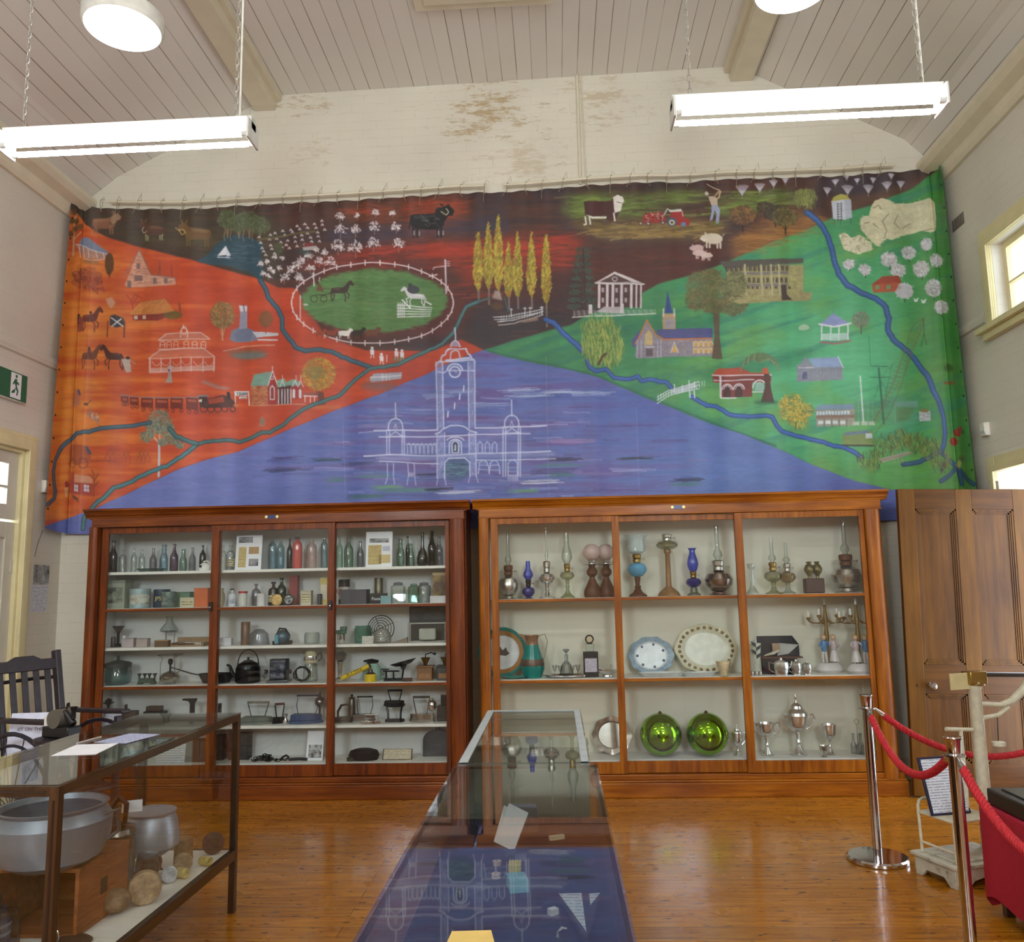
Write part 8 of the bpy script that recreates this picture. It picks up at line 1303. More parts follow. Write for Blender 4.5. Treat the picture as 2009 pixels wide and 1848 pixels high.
x, y, z = pos(1686, ZF, 6.88); t = empty('cruet_stand', (x, y, z), 'glass cruet set in a silver wire stand behind the rope post', 'cruet'); b = MB(); b.lathe([(1e-4, 0), (.055, 0), (.055, .008), (1e-4, .01)], n=20); b.tube([(0, 0, 0), (0, 0, .22), (.02, 0, .25), (0, 0, .27), (-.02, 0, .25), (0, 0, .22)], .003, 5); b.build('wire_stand', SILV, t)
for k in range(3): a = 2.1*k+.5; b = MB(); b.lathe([(1e-4, .01), (.022, .01), (.022, .07), (.009, .10), (.009, .14), (.014, .155), (1e-4, .16)], (.032*math.cos(a), .032*math.sin(a), 0), 12); b.build('cruet_bottle', CUT, t)
# ================================================================== LOW SHOWCASES ON THE FLOOR
DK = wood((86, 58, 34), (52, 34, 20), 'Y', .35, .3, 1, 'dark_frame'); DKZ = wood((90, 60, 36), (54, 36, 22), 'Z', .35, .3, 1, 'dark_frame'); NAVY = plain((26, 30, 48), .8, 0, .1); GREYM = plain((150, 156, 160), .35, .4, .05)
def showcase(label, x0, x1, y0, y1, zt, zs, kind):
    t = empty('glass_showcase', (x0, y0, 0), label, 'showcase'); W, D = x1-x0, y1-y0
    def part(n, m, bev, *bx):
        b = MB(); [b.box(*q) for q in bx]; return b.build(n, m, t, bevel=bev, smooth=False)
    if kind == 'open':
        e = .03
        for u in (0, W-e):
            for v in (0, D-e): part('corner_post', DKZ, .002, (u-.0015, u+e+.0015, v-.0015, v+e+.0015, 0, zt-.0065))
        for n, bx in (('top_rail', (0, W, 0, e, zt-.04, zt-.006)), ('top_rail', (0, W, D-e, D, zt-.04, zt-.006)), ('top_rail', (0, e, e, D-e, zt-.04, zt-.006)), ('top_rail', (W-e, W, e, D-e, zt-.04, zt-.006))): part(n, DK, .002, bx)
        for bx in ((0, W, 0, e, zs-.05, zs), (0, W, D-e, D, zs-.05, zs), (0, e, e, D-e, zs-.05, zs), (W-e, W, e, D-e, zs-.05, zs)): part('shelf_rail', DK, .003, bx)
        part('shelf_board', WSH, 0, (e, W-e, e, D-e, zs-.02, zs-.001)); part('post_inlay', plain((44, 22, 10), .4), 0, (W-.019, W-.011, -.003, -.001, zs, zt-.05)); part('rail_inlay', plain((50, 34, 26), .4), 0, (.04, W-.045, -.002, .0, zt-.027, zt-.019))
        g = [(e, W-e, .013, .016, zs, zt-.04), (e, W-e, D-.016, D-.013, zs, zt-.04), (W-.016, W-.013, e, D-e, zs, zt-.04), (.013, .016, e, D-e, zs, zt-.04)]
        part('end_post', DKZ, .001, (W*.05, W*.05+.012, D-.02, D-.008, zs, zt-.04))
    else:
        e = .012 if kind == 'plain' else .03; fm = DK if kind == 'plain' else GREYM
        part('cabinet_base', DKZ, .003, (.04, W-.04, .04, D-.04, 0, .12), (.002, W-.002, .01, D-.01, .12, zs-.02)); part('felt_floor', NAVY if kind == 'plain' else plain((120, 116, 106), .8), 0, (.002, W-.002, .01, D-.01, zs-.02, zs))
        part('top_frame', fm, .001, *([(0, e, 0, D, zt-.012, zt-.006), (W-e, W, 0, D, zt-.012, zt-.006), (e, W-e, D-e, D, zt-.012, zt-.006)]+([(e, W-e, 0, e, zt-.012, zt-.006)] if kind == 'plain' else [(e, W-e, D-e-.2, D-e-.19, zt-.012, zt-.006)])))
        g = [(0, .003, .01, D-.01, zs, zt-.012), (W-.003, W, .01, D-.01, zs, zt-.012), (.01, W-.01, D-.009, D-.006, zs, zt-.012), (.01, W-.01, .006, .009, zs, zt-.012)]
    if kind == 'grey': part('edge_strip', plain((176, 184, 186), .5), .0005, (.002, .034, .0, D, zt, zt+.003), (W-.03, W-.002, 0, D, zt, zt+.003), (.034, W-.03, D-.02, D, zt, zt+.003))
    for q in g: part('side_glass', PANE, 0, q)
    part('glass_top', TOPG, 0, (-.004, W+.004, -.004, D+.004, zt-.006, zt))
    return t
showcase('long low glass showcase with dark wooden frame, bottom left', -2.195, -1.672, 2.81, 4.42, .98, .305, 'open')
showcase('near glass-topped showcase running down the middle, dark lined', -.378, .118, 1.32, 3.06, .98, .80, 'plain')
showcase('farther glass-topped showcase in the middle with pale grey frame', -.372, .096, 3.10, 4.36, .98, .80, 'grey')
ZL = .306
x = -2.0; t = empty('pine_box', (-2.04, 3.50, ZL), 'rough pine box lying on its side under the big pan', 'box'); PN = wood((176, 112, 60), (136, 78, 36), 'X', .7, 0, 1, 'pine'); b = MB(); b.box(-.17, .17, -.19, .19, .235, .25); b.box(-.17, .17, -.19, .19, 0, .012); b.build('board', PN, t, bevel=.001); b = MB(); b.box(.155, .17, -.19, .19, .012, .235); b.build('end_board', wood((186, 116, 66), (140, 80, 40), 'Y', .7, 0, 1, 'pine'), t, bevel=.001); b = MB(); b.box(-.17, -.155, -.19, .19, .012, .235); b.build('end_board', PN, t); b = MB(); b.box(-.155, .155, .175, .19, .012, .235); b.build('back_board', PN, t); b = MB(); b.box(.1701, .172, -.03, .02, .10, .16); b.build('knot_hole', plain((60, 34, 18), .7), t, bevel=.008)
t = empty('preserving_pan', (-2.02, 3.36, ZL+.252), 'big aluminium preserving pan resting on the pine box', 'pan'); b = MB(); r = .215; b.lathe([(1e-4, 0), (r*.6, 0), (r*.85, .03), (r, .10), (r*1.02, .17), (r*.9, .21), (r*.95, .225), (r*.88, .225), (r*.84, .205), (r*.95, .16), (r*.93, .1), (r*.75, .03), (1e-4, .02)], (0, 0, 0), 48); b.build('pan_body', plain((146, 154, 168), .36, .5, .08, 14), t); b = MB(); b.tube([(r*1.0, .0, .19), (r*1.18, .02, .2), (r*1.2, .03, .12), (r*1.02, .02, .09)], .008, 8); b.build('handle', plain((96, 98, 100), .4, .6), t)
t = empty('stock_pot', (-1.95, 4.04, ZL+.085), 'lidded aluminium pot with rounded foot, middle of the left showcase', 'pot'); b = MB(); r = .122; b.lathe([(1e-4, 0), (r*.6, 0), (r*1.08, .04), (r*1.1, .055), (r*1.0, .15), (r*.86, .185)], n=40); b.build('pot_body', ALU, t); b = MB(); b.lathe([(r*.93, .185), (r*.95, .195), (r*.8, .2), (r*.45, .202), (r*.3, .215), (1e-4, .216)], n=40); b.build('lid', ALU, t)
b = MB(); b.lathe([(1e-4, 0), (.07, 0), (.055, .02), (.06, .05), (.05, .084), (1e-4, .085)], n=20); o = b.build('turned_block', plain((84, 44, 26), .4, 0, .2)); o.location = (-1.95, 4.04, ZL); tag(o, 'turned dark brown wooden block under the lidded pot', 'block')
t = empty('pressure_canner', (-2.0, 3.80, ZL), 'silver-lidded pan with curled brown handles behind the pine box', 'pan'); b = MB(); b.lathe([(1e-4, 0), (.09, 0), (.095, .24), (.1, .25), (.09, .27), (.04, .285), (1e-4, .29)], n=32); b.build('body', plain((130, 128, 124), .2, 1), t); b = MB(); b.tube([(-.05, 0, .28), (-.06, 0, .33), (-.02, 0, .345), (.02, 0, .40), (.055, 0, .37), (.05, 0, .29)], [.008, .01, .012, .014, .012, .01], 10); b.build('lid_handle', plain((70, 44, 38), .25), t); b = MB(); b.tube([(-.09, 0, .22), (-.13, 0, .26), (-.12, 0, .32)], .007, 8); b.build('side_handle', plain((90, 84, 80), .25, .8), t)
for i, (x, y, r, h, c, kind, lab) in enumerate(((-1.865, 4.22, .045, .105, (140, 104, 62), 'up', 'upright brown bark-covered stump near the far end'), (-1.765, 4.335, .052, .03, (92, 76, 70), 'disc', 'dark round fossil disc at the far corner of the white shelf'), (-1.80, 4.07, .042, .03, (164, 140, 112), 'disc', 'tan round disc with pitted face in front of the stump'), (-1.752, 4.16, .020, .06, (206, 190, 120), 'lie', 'yellowish stub lying behind the tan disc'), (-1.785, 3.985, .022, .055, (206, 186, 120), 'lie', 'yellow stub next to the white ribbed disc'), (-1.80, 3.93, .034, .03, (206, 210, 216), 'disc', 'white ribbed disc standing on edge'), (-1.852, 3.945, .022, .045, (206, 204, 190), 'lie', 'small white cone left of the ribbed disc'), (-1.79, 3.68, .066, .05, (176, 150, 118), 'disc', 'large tan stone disc by the glass jar'))):
    b = MB(); rr = random.Random(i); m = plain(c, .85, 0, .3, 40, bump=.6)
    pf = [(1e-4, 0), (r*.9, 0), (r, h*.1), (r*.97, h*.5), (r, h*.9), (r*.92, h), (1e-4, h*.97)]
    M_ = None if kind == 'up' else Matrix.Rotation(R(28), 4, 'Z') @ RX90 if kind == 'disc' else Matrix.Rotation(R(70), 4, 'Z') @ RX90
    b.lathe(pf, (0, 0, 0 if kind == 'up' else r), 28, M_); b.v = [(px*(1+rr.uniform(-.03, .03)), py*(1+rr.uniform(-.03, .03)), pz) for px, py, pz in b.v]
    o = b.build('stone_specimen', m); o.location = (x, y, ZL); tag(o, lab, 'stone', 'stones and stumps on the white shelf')
b = MB(); b.sphere((0, 0, .048), .062, 20, .75); rr = random.Random(9); b.v = [(x*(1+rr.uniform(-.06, .06))*1.15, y*(1+rr.uniform(-.06, .06)), max(0, z)) for x, y, z in b.v]; o = b.build('rough_stone', plain((140, 112, 84), .8, 0, .3, 40, bump=.6)); o.location = (-1.86, 3.56, ZL); tag(o, 'lumpy brown rock beside the large tan stone disc', 'rock')
for x, y, r, h, lab, m in ((-1.83, 3.78, .05, .15, 'clear straight glass jar in front of the lidded pot', G_CLR), (-2.08, 2.98, .05, .2, 'dark glass jar at the near left of the showcase', G_AMB), (-2.0, 3.08, .045, .17, 'smoky glass bottle in front of the pine box', G_SMK)):
    t = empty('storage_jar', (x, y, ZL), lab, 'jar'); b = MB(); b.lathe([(1e-4, 0), (r*.96, 0), (r, .01), (r, h*.8), (r*.8, h*.88), (r*.8, h)], n=24, cap=False); b.build('glass_body', m, t); b = MB(); b.lathe([(r*.85, h), (r*.85, h+.015), (1e-4, h+.018)], n=24); b.build('lid', G_SMK, t)
t = empty('banded_flask', (-2.105, 3.16, ZL), 'blue and white banded enamel flask with a dark cap', 'flask'); b = MB(); b.lathe([(1e-4, 0), (.06, 0), (.062, .11), (.06, .12), (.045, .16)], n=28); b.build('body', plain((50, 72, 110), .25), t); b = MB(); [b.lathe([(.0625, z), (.063, z+.012)], n=28, cap=False) for z in (.07, .10)]; b.build('white_band', plain((190, 200, 216), .3), t); b = MB(); b.lathe([(.03, .16), (.03, .2), (1e-4, .205)], n=16); b.build('cap', BLACK, t)
t = empty('pot_lid', (-1.865, 3.26, ZL), 'flat dark pan lid with ring handle at the near edge of the white shelf', 'lid'); b = MB(); b.lathe([(1e-4, .004), (.07, .0), (.078, .004), (.07, .01), (1e-4, .014)], n=36); b.build('disc', plain((92, 86, 82), .35, .7), t); b = MB(); b.tube([(-.06+.028*math.cos(2*math.pi*k/16), -.02, .032+.028*math.sin(2*math.pi*k/16)) for k in range(16)], .003, 6, True); b.build('ring_handle', SILV, t)
card(-1.94, 3.84, ZL+.325, .085, .05, 'white card standing on the silver lid at the back', PAPER, 10, 'caption_card', 25, 'card')
for nm, x, y, w, d, rz, m, lab in (('paper_sheet', -1.93, 3.42, .17, .24, 8, PAPER, 'white paper sheet lying on the left showcase glass'), ('printed_map', -1.88, 3.66, .16, .22, -12, m_lines((190, 196, 224), (120, 126, 170), .02, 1), 'creased bluish printed sheet overlapping the white paper'), ('pencil', -2.03, 3.62, .006, .16, -6, plain((206, 200, 196), .4), 'pale pencil lying beside the papers on the left showcase')):
    b = MB(); b.box(-w/2, w/2, -d/2, d/2, 0, .001 if nm != 'pencil' else .006); o = b.build(nm, m); o.location = (x, y, .981 + (.0015 if nm == 'printed_map' else 0)); o.rotation_euler.z = R(rz); tag(o, lab, 'paper' if nm != 'pencil' else 'pencil')
# inside the middle showcases
ZM = .801
t = empty('folded_card', (-.19, 2.70, ZM), 'blank white card propped up inside the near middle showcase', 'card', rot=(R(-14), R(28), R(14))); b = MB(); b.prism([(-.035, .0), (.035, .0), (.035, .12), (-.035, .12)], (0, 0, .01), (1, 0, 0), (0, 0, 1), (0, 1, 0), .001); b.build('front_leaf', PAPER, t, smooth=False); b = MB(); b.prism([(-.035, .0), (.035, .0), (.035, .12), (-.035, .12)], (0, .002, .01), (1, 0, 0), (0, .35, .94), (0, 1, 0), .001); b.build('back_leaf', PAPER, t, smooth=False)
t = empty('ribbed_machine', (-.13, 2.93, ZM), 'silver calculating machine with blue ribs under the near middle glass', 'machine'); b = MB(); b.prism([(-.05, 0), (.05, 0), (.05, .03), (-.05, .08)], (-.045, 0, 0), (0, 1, 0), (0, 0, 1), (1, 0, 0), .09); b.build('body', plain((120, 124, 136), .3, .7), t, bevel=.002)
for k in range(7): b = MB(); b.box(-.04, .04, -.048+k*.013, -.042+k*.013, .08-k*.0065, .088-k*.0065); b.build('rib', plain((190, 200, 236), .25, .5), t)
b = MB(); b.tube([(-.05, .05, .03), (-.06, .05, .11), (.0, .06, .125)], .003, 6); b.build('lever', CHROME, t)
for i, (px, py, w, d, h, c, lab, nm) in enumerate(((1010, 1700, .035, .05, .02, (190, 170, 40), 'small yellow packet behind the propped card', 'packet'), (1015, 1735, .05, .07, .03, (110, 170, 180), 'turquoise booklet leaning inside the near showcase', 'booklet'), (1092, 1640, .05, .015, .012, (206, 196, 170), 'bone-coloured carved bar inside the near showcase', 'carved_bar'), (1085, 1785, .022, .018, .014, (206, 206, 200), 'little white toggle beside the triangular sign', 'toggle'), (930, 1760, .09, .05, .03, (60, 66, 90), 'dark blue open case at the left of the near showcase', 'open_case'))):
    p = onZ(px, py, ZM+.01); cartonbox(p.x, p.y, ZM, w, h, lab, c, d, rz=12*i, name=nm, cat=nm.replace('_', ' '))
for k, (px, py) in enumerate(((975, 1690), (973, 1715))): p = onZ(px, py, ZM+.01); b = MB(); b.lathe([(.004, 0), (.012, 0), (.013, .012), (.004, .013)], n=18, cap=False); o = b.build('bone_ring', plain((190, 170, 150), .5)); o.location = (p.x, p.y, ZM); tag(o, ('farther' if k == 0 else 'nearer')+' small bone ring by the propped card', 'ring')
p = onZ(1105, 1825, ZM+.01); b = MB(); b.tube([(-.012, -.03, .004), (-.014, .0, .004), (-.004, .03, .004), (.01, .02, .004)], .004, 6); o = b.build('brooch', SILV); o.location = (p.x, min(p.y, 2.1), ZM); tag(o, 'curved silver brooch near the triangular sign', 'brooch')
t = empty('triangular_sign', (0, 0, ZM), 'white triangular card on a dark triangular board in the near showcase', 'sign'); q_ = [onZ(px, py, ZM+.02) for px, py in ((1094, 1750), (1178, 1750), (1150, 1842))]; g_ = sum(q_, Vector())/3; b = MB(); b.prism([(p.x, p.y) for p in q_], (0, 0, .004), (1, 0, 0), (0, 1, 0), (0, 0, 1), .014); b.build('board', plain((50, 50, 62), .5), t, smooth=False)
for c_ in (((.0, .02), (.52, .0), (.62, .84)), ((.70, .02), (.95, .0), (.72, .28))): b = MB(); b.prism([(q_[0].x+(q_[1].x-q_[0].x)*u+(q_[2].x-q_[0].x-(q_[1].x-q_[0].x)*.65)*v+.004, q_[0].y+(q_[2].y-q_[0].y)*v-.004) for u, v in c_], (0, 0, .0185), (1, 0, 0), (0, 1, 0), (0, 0, 1), .001); b.build('white_panel', m_lines((196, 206, 212), (150, 160, 170), .02, 1), t, smooth=False)  # dark gap between the white panels stands in for a reflection
t = empty('yellow_notepad', (-.165, 1.545, .981), 'yellow notepad corner on the near middle showcase, cut by the lower edge', 'notepad'); b = MB(); b.prism([(-.045, -.05), (.05, -.06), (.03, .045), (-.04, .04)], (0, 0, 0), (1, 0, 0), (0, 1, 0), (0, 0, 1), .012); b.build('pages', plain((222, 190, 110), .7), t, smooth=False)
for px, py, w, h, lab in ((975, 1460, .05, .06, 'squat tin mug inside the farther middle showcase'), (1050, 1480, .05, .05, 'small teapot inside the farther middle showcase')):
    p = onZ(px, py, ZM+.02); t = empty('metal_vessel', (p.x, p.y, ZM), lab, 'vessel'); b = MB(); b.lathe([(1e-4, 0), (w*.8, 0), (w, h*.4), (w*.7, h), (1e-4, h*1.1)], n=24); b.build('body', NICK, t); b = MB(); b.tube([(w*.8, 0, h*.9), (w*1.4, 0, h*.9), (w*1.3, 0, h*.3), (w*.9, 0, h*.2)], .004, 6); b.build('handle', NICK, t)
# ================================================================== OLD WHEELCHAIR, left
WC = plain((44, 34, 40), .35, 0, .25, 20); WCB = plain((30, 28, 44), .3, 0, .2)
t = empty('wheelchair', (-3.02, 5.06, 0), 'antique dark wooden wheelchair with slatted back by the left wall', 'wheelchair', rz=R(-23.5))
def bar(b, p, q, w, d):                              # flat wooden bar from p to q
    p, q = Vector(p), Vector(q); z = (q-p).normalized(); a = Vector((0, 1, 0)) if abs(z.y) < .9 else Vector((1, 0, 0)); x = a.cross(z).normalized(); y = z.cross(x); M_ = Matrix((x, y, z)).transposed().to_4x4(); M_.translation = p; b.box(-d/2, d/2, -w/2, w/2, 0, (q-p).length, M_)
Bz = lambda z: -.24-(z-.45)*.20
for s in (-1, 1):
    b = MB(); bar(b, (Bz(.10), s*.225, .10), (Bz(1.25), s*.225, 1.25), .04, .05); b.build('back_post', WC, t, bevel=.006)
    b = MB(); bar(b, (.22, s*.225, .12), (.22, s*.225, .86), .035, .035); b.build('front_post', WC, t, bevel=.004)
    b = MB(); bar(b, (-.32, s*.235, .875), (.28, s*.235, .89), .06, .025); b.build('armrest', WC, t, bevel=.006)
    for k, (cx, rr_) in enumerate(((0, .41), (0, .345))):
        b = MB(); b.tube([(cx+rr_*math.cos(2*math.pi*i/40), s*(.285-.0*k), .41+rr_*math.sin(2*math.pi*i/40)) for i in range(40)], .013 if k == 0 else .009, 8, True); b.build('wheel_rim' if k == 0 else 'hand_rim', WCB, t)
    b = MB(); [b.tube([(0, s*.285, .41), (.41*math.cos(2*math.pi*i/14), s*.285, .41+.41*math.sin(2*math.pi*i/14))], .003, 4) for i in range(14)]; b.lathe([(.001, -.03), (.035, -.03), (.035, .03), (.001, .03)], (0, s*.285, .41), 14, RX90); b.build('spokes_hub', WCB, t)
for zt_, h in ((1.20, .10), (.52, .05)):
    b = MB(); x = Bz(zt_)
    if h > .06: b.prism([(-.21, -.05), (.21, -.05), (.21, .02), (.11, .02), (.06, .045), (-.06, .045), (-.11, .02), (-.21, .02)], (x, 0, zt_-.02), (0, 1, 0), (-.2, 0, .98), (1, 0, .2), .022)
    else: b.box(x-.01, x+.012, -.21, .21, zt_-h/2, zt_+h/2)
    b.build('back_rail', WC, t, bevel=.004)
for k in range(5): b = MB(); y = -.155+k*.0775; bar(b, (Bz(.53), y, .53), (Bz(1.14), y, 1.14), .036, .014); b.build('back_slat', WC, t, bevel=.002)
b = MB(); b.box(-.24, .25, -.215, .215, .44, .47); b.build('seat', WC, t, bevel=.006)
b = MB(); b.tube([(Bz(1.08)-.02, -.25, 1.08), (Bz(1.08)-.16, -.18, 1.07), (Bz(1.08)-.2, 0, 1.06), (Bz(1.08)-.16, .18, 1.07), (Bz(1.08)-.02, .25, 1.08)], .012, 8); b.build('push_bar', BLACK, t); b = MB(); b.box(.22, .50, -.19, .19, .14, .16); b.build('footboard', WC, t, bevel=.004)
t2 = empty('paper_sign', (-3.20, 4.98, .472), 'white printed sign asking visitors not to sit, leaning on the wheelchair seat', 'sign', rot=(R(-14), 0, R(8))); b = MB(); b.box(-.12, .14, 0, .003, 0, .44); b.build('sheet', plain((222, 224, 244), .5), t2, smooth=False)
for i, (tx, zz_) in enumerate((('PLEASE DO NOT', .385), ('SIT ON THE', .335))): text_mesh(tx, .028, Matrix.Translation((-.0, -.002, zz_)) @ FACE).build('lettering', plain((110, 108, 130), .6), t2, smooth=False)
# dark machine on a plant stand between wheelchair and showcase
t = empty('pedestal_stand', (-2.76, 4.62, 0), 'dark plant stand behind the left showcase', 'stand'); b = MB(); b.lathe([(1e-4, .81), (.13, .81), (.13, .83), (1e-4, .83)], n=28); b.build('top', WC, t, bevel=.002)
for k in range(3): a = 2.1*k+.4; b = MB(); b.tube([(.16*math.cos(a), .16*math.sin(a), .0), (.07*math.cos(a), .07*math.sin(a), .4), (.1*math.cos(a), .1*math.sin(a), .81)], .012, 8); b.build('leg', WC, t)
t = empty('hand_machine', (-2.75, 4.62, .832), 'black cast machine with a grey drum, behind the left showcase', 'machine', rz=R(-20)); b = MB(); b.cbox((0, 0, .03), (.2, .09, .06)); b.tube([(-.09, 0, .04), (-.06, 0, .1), (.02, 0, .13), (.09, 0, .07)], .02, 10); b.build('body', BLACK, t, bevel=.006); b = MB(); b.lathe([(1e-4, -.05), (.05, -.05), (.05, .05), (1e-4, .05)], (-.01, 0, .10), 24, RX90); b.build('drum', plain((100, 94, 84), .5), t); b = MB(); b.lathe([(.012, .1), (.012, .14), (.02, .165), (.016, .165), (1e-4, .14)], (.085, 0, 0), 14); b.tube([(.03, 0, .15), (.035, 0, .18), (.045, 0, .185), (.05, 0, .16)], .005, 6); b.build('oil_cup', IRON, t); b = MB(); b.lathe([(1e-4, 0), (.012, 0), (.012, .05), (1e-4, .055)], (-.085, -.03, .06), 10); b.build('white_bobbin', WHITE, t)
# ================================================================== ROPE BARRIER
def stanchion(x, y, label, h=.93):
    t = empty('rope_post', (x, y, 0), label, 'rope post', 'chrome rope posts'); b = MB(); b.lathe([(1e-4, 0), (.165, 0), (.17, .006), (.17, .022), (.16, .03), (.05, .034), (1e-4, .034)], n=48); b.build('base', CHROME if h > .8 else CHROME, t); b = MB(); b.lathe([(.0255, .03), (.0255, h-.075)], n=24); b.build('tube', CHROME, t)
    b = MB(); b.lathe([(.03, h-.085), (.045, h-.08), (.045, h-.074), (.03, h-.07), (.028, h-.07)], n=28); b.build('ring_collar', CHROME, t); b = MB(); b.lathe([(.027, h-.07), (.032, h-.012), (.038, h-.004), (.036, h), (1e-4, h-.002)], n=28); b.build('cap', CHROME, t); return t
P1, P2, P3, P4 = (1.80, 5.18), (1.672, 3.80), (2.80, 5.22), (1.56, 2.5)
stanchion(*P1, 'far chrome rope post standing before the right cabinet'); stanchion(*P2, 'near chrome rope post with two ropes, lower right'); stanchion(*P3, 'short chrome post cut by the right edge behind the scale', .66); stanchion(*P4, 'chrome rope post outside the frame at the right')
ROPE = plain((190, 34, 44), .75, 0, .2, 60, bump=.5)
def rope(a, za, c, zc, sag, label, r=.0105):
    A_, B_ = Vector((*a, za)), Vector((*c, zc)); d = (B_-A_); d.z = 0; d.normalize(); A_ += d*.045; B_ -= d*.045; t = empty('barrier_rope', A_, label, 'rope', 'red ropes'); n = 150; hook = .05; n_ = (B_-A_).length
    f = lambda q: (B_-A_)*q+Vector((0, 0, -sag*4*q*(1-q))); q0 = hook/n_
    for k in range(3):
        b = MB(); pts = []
        for i in range(n+1):
            q = q0+(1-2*q0)*i/n; p = f(q); T_ = (f(q+.002)-f(q-.002)).normalized(); N_ = Vector((0, 0, 1)).cross(T_).normalized(); U_ = T_.cross(N_); a_ = 2*math.pi*(k/3+q*n_/.06); pts.append(p+(N_*math.cos(a_)+U_*math.sin(a_))*r)
        b.tube(pts, r*.95, 7); b.build('rope_strand', ROPE, t)
    for q, e in ((0, q0*1.15), (1-q0*1.15, 1)): b = MB(); b.tube([f(q), f((q+e)/2), f(e)], [.008, .014, .015] if q == 0 else [.015, .014, .008], 12); b.build('end_ferrule', CHROME, t)
rope(P1, .845, P2, .845, .20, 'red twisted rope sagging between the two full chrome posts'); rope(P1, .85, P3, .60, .13, 'red rope running behind the scale to the right edge'); rope(P2, .845, P4, .845, .20, 'red rope running toward the viewer past the red cloth table')
# ================================================================== WEIGHING SCALE, NOTICE, RED TABLE
WP = plain((206, 200, 176), .5, 0, .12, 30, bump=.15); WPW = NT('worn_white'); n_ = WPW.noise(WPW.coord(), 16, 5, .7); WPW.bsdf(Base_Color=WPW.ramp(n_, [(.3, lin((110, 100, 80))), (.42, lin((186, 184, 166))), (.7, lin((206, 204, 188)))]), Roughness=.6); WPW = WPW.m
t = empty('weighing_scale', (2.165, 4.90, 0), 'old white weighing scale with a tall column and platform, behind the rope', 'scale', rz=R(20))
b = MB(); a = [(-.20, .02), (-.20, .10), (.20, .10), (.20, .02), (.15, .0), (.13, .0), (.09, .035), (.0, .05), (-.09, .035), (-.13, .0), (-.15, 0)]
c_ = [(-.14, .0), (-.14, .10), (.14, .10), (.14, .0), (.10, 0), (.06, .04), (-.06, .04), (-.10, 0)]
b.prism(a, (0, -.15, 0), (1, 0, 0), (0, 0, 1), (0, 1, 0), .02); b.prism(a, (0, .13, 0), (1, 0, 0), (0, 0, 1), (0, 1, 0), .02); b.prism(c_, (-.205, 0, 0), (0, 1, 0), (0, 0, 1), (1, 0, 0), .02); b.prism(c_, (.185, 0, 0), (0, 1, 0), (0, 0, 1), (1, 0, 0), .02); b.build('base_skirt', WPW, t, bevel=.003)
b = MB(); b.box(-.22, .22, -.16, .16, .10, .118); b.box(-.17, .17, -.12, .12, .118, .13); b.build('platform', WPW, t, bevel=.003)
for y in (-.12, .12): b = MB(); b.tube([(-.17, y, .12), (-.175, y, .36), (-.165, y, .385), (-.14, y, .395), (.12, y, .40)] if y > 0 else [(-.17, y, .12), (-.17, y, .325)], .008, 8); b.build('frame_tube', WP, t)
b = MB(); b.tube([(-.17, .12, .17), (-.17, -.12, .17)], .007, 8); b.build('cross_tube', WP, t); b = MB(); b.box(-.18, .12, -.13, .13, .32, .332); b.build('seat_plate', WP, t, bevel=.003)
b = MB(); b.lathe([(.042, .13), (.037, .16), (.033, .98), (.036, .985), (.036, 1.02), (.03, 1.03)], (.17, 0, 0), 24); b.build('column', WP, t); b = MB(); b.tube([(-.06, -.01, .78), (.12, -.01, .765)], .011, 8); b.tube([(.04, -.01, .34), (.04, -.01, .775)], .011, 8); b.build('back_support', WP, t)
b = MB(); b.box(.0, .17, -.01, -.004, .985, 1.075); b.build('beam_plate', plain((206, 190, 140), .4), t); b = MB(); b.box(.12, .235, -.035, .035, 1.01, 1.08); b.lathe([(.001, .0), (.05, .02), (.045, .03), (.001, .03)], (.18, 0, .985), 16); b.build('beam_bracket', BRASS, t, bevel=.004); b = MB(); b.tube([(.2, 0, 1.06), (.75, 0, 1.03)], .014, 8); b.build('beam', plain((84, 78, 76), .35, .7), t)
b = MB(); b.tube([(.19, 0, .90), (.34, 0, .885), (.43, 0, .90), (.52, 0, .96), (.60, 0, 1.05)], [.014, .014, .022, .024, .018], 10); b.tube([(.19, 0, .82), (.32, 0, .83), (.40, 0, .87)], .013, 8); b.build('scroll_arm', WP, t)
b = MB(); b.tube([(.315, 0, .83), (.305, 0, .69)], .002, 4); b.build('hanging_wire', IRON, t); b = MB(); b.lathe([(1e-4, .665), (.036, .665), (.036, .685), (1e-4, .69)], (.305, 0, 0), 18); b.build('hanging_weight', WP, t)
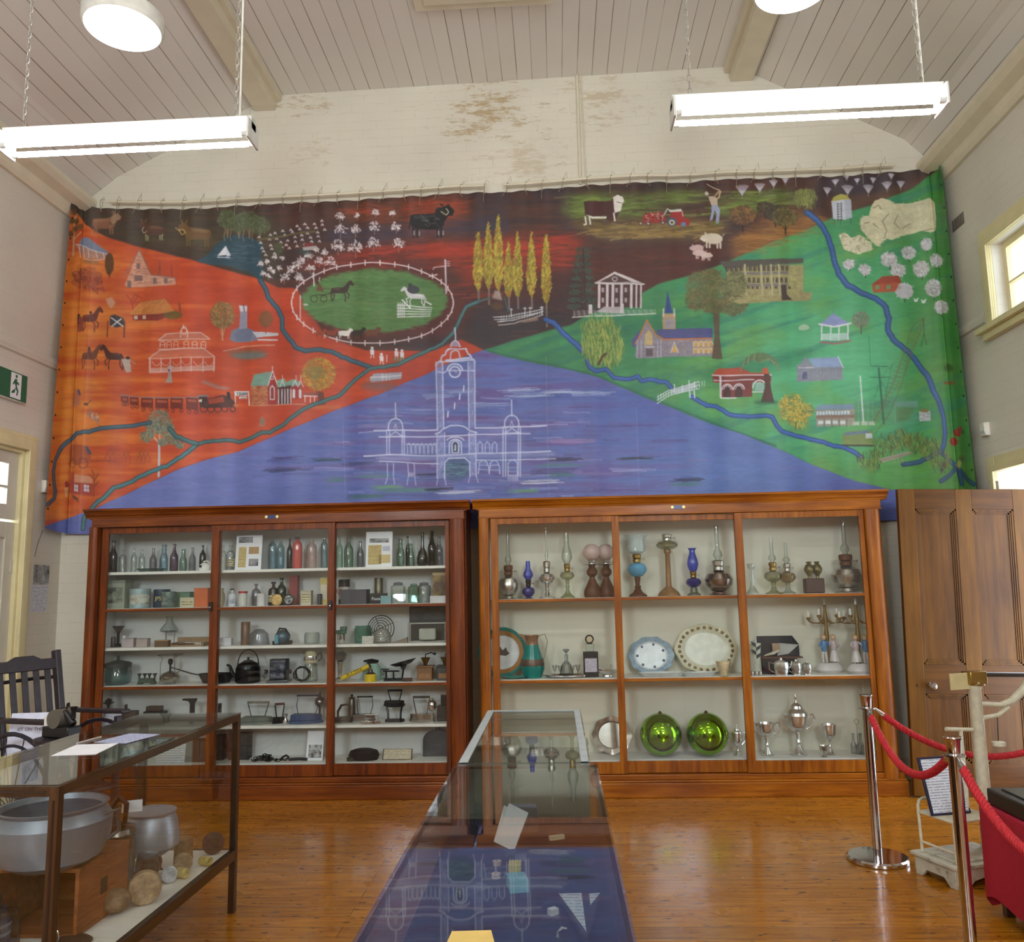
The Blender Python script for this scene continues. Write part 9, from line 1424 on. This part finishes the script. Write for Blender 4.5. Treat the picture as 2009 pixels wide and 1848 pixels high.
t = empty('framed_notice', (2.10, 4.86, .334), 'framed printed notice leaning on the scale seat', 'notice', rot=(R(-16), 0, R(14))); b = MB(); b.box(-.12, .12, 0, .014, 0, .30); b.build('frame', plain((34, 34, 64), .4), t, bevel=.002); b = MB(); b.box(-.108, .108, -.002, 0, .012, .288); b.build('page', m_lines((216, 222, 232), (150, 154, 170), .014), t, smooth=False)
RED = plain((176, 26, 52), .8, 0, .08, 50, bump=.15); t = empty('cloth_covered_table', (2.47, 3.86, 0), 'low table under a bright red cloth at the right edge', 'table'); hx, hy = .42, .56; b = MB(); n = 160; per = []
for i in range(n):
    s_ = i/n*4; k = int(s_); f_ = s_-k; c4 = [(-hx, hy), (-hx, -hy), (hx, -hy), (hx, hy)]; p, q = c4[k], c4[(k+1) % 4]; per.append((p[0]+(q[0]-p[0])*f_, p[1]+(q[1]-p[1])*f_))
vs = [(x, y, .505) for x, y in per]+[(x*(1+.012), y*(1+.01), .49) for x, y in per]+[(x*(1.02+.012*math.sin(i*.55)), y*(1.015+.010*math.sin(i*.55)), .06+.025*math.sin(i*.19)+.015*math.sin(i*.5)) for i, (x, y) in enumerate(per)]
b.add(vs, [(j*n+i, j*n+(i+1) % n, (j+1)*n+(i+1) % n, (j+1)*n+i) for j in range(2) for i in range(n)]+[tuple(range(n))]); b.build('red_cloth', RED, t, ang=50)
for x, y in ((-.36, -.5), (-.36, .5), (.36, -.5), (.36, .5)): b = MB(); b.box(x-.02, x+.02, y-.02, y+.02, 0, .49); b.build('leg', DKZ, t)
t = empty('printing_press', (2.43, 4.09, .507), 'black iron machine with a flat grey bed on the red cloth', 'machine'); b = MB(); b.box(-.36, .3, -.3, .3, 0, .075); b.build('bed', plain((44, 44, 42), .4, .3), t, bevel=.008); b = MB(); b.box(-.31, .25, -.25, .25, .075, .082); b.build('bed_plate', plain((70, 78, 66), .35, .4), t); b = MB(); b.box(-.02, .05, .05, .12, .08, .2); b.box(-.09, .2, .04, .13, .2, .24); b.lathe([(.001, 0), (.03, 0), (.03, .03), (.001, .03)], (-.05, .08, .24), 14); b.build('upright_arm', BLACK, t, bevel=.006)
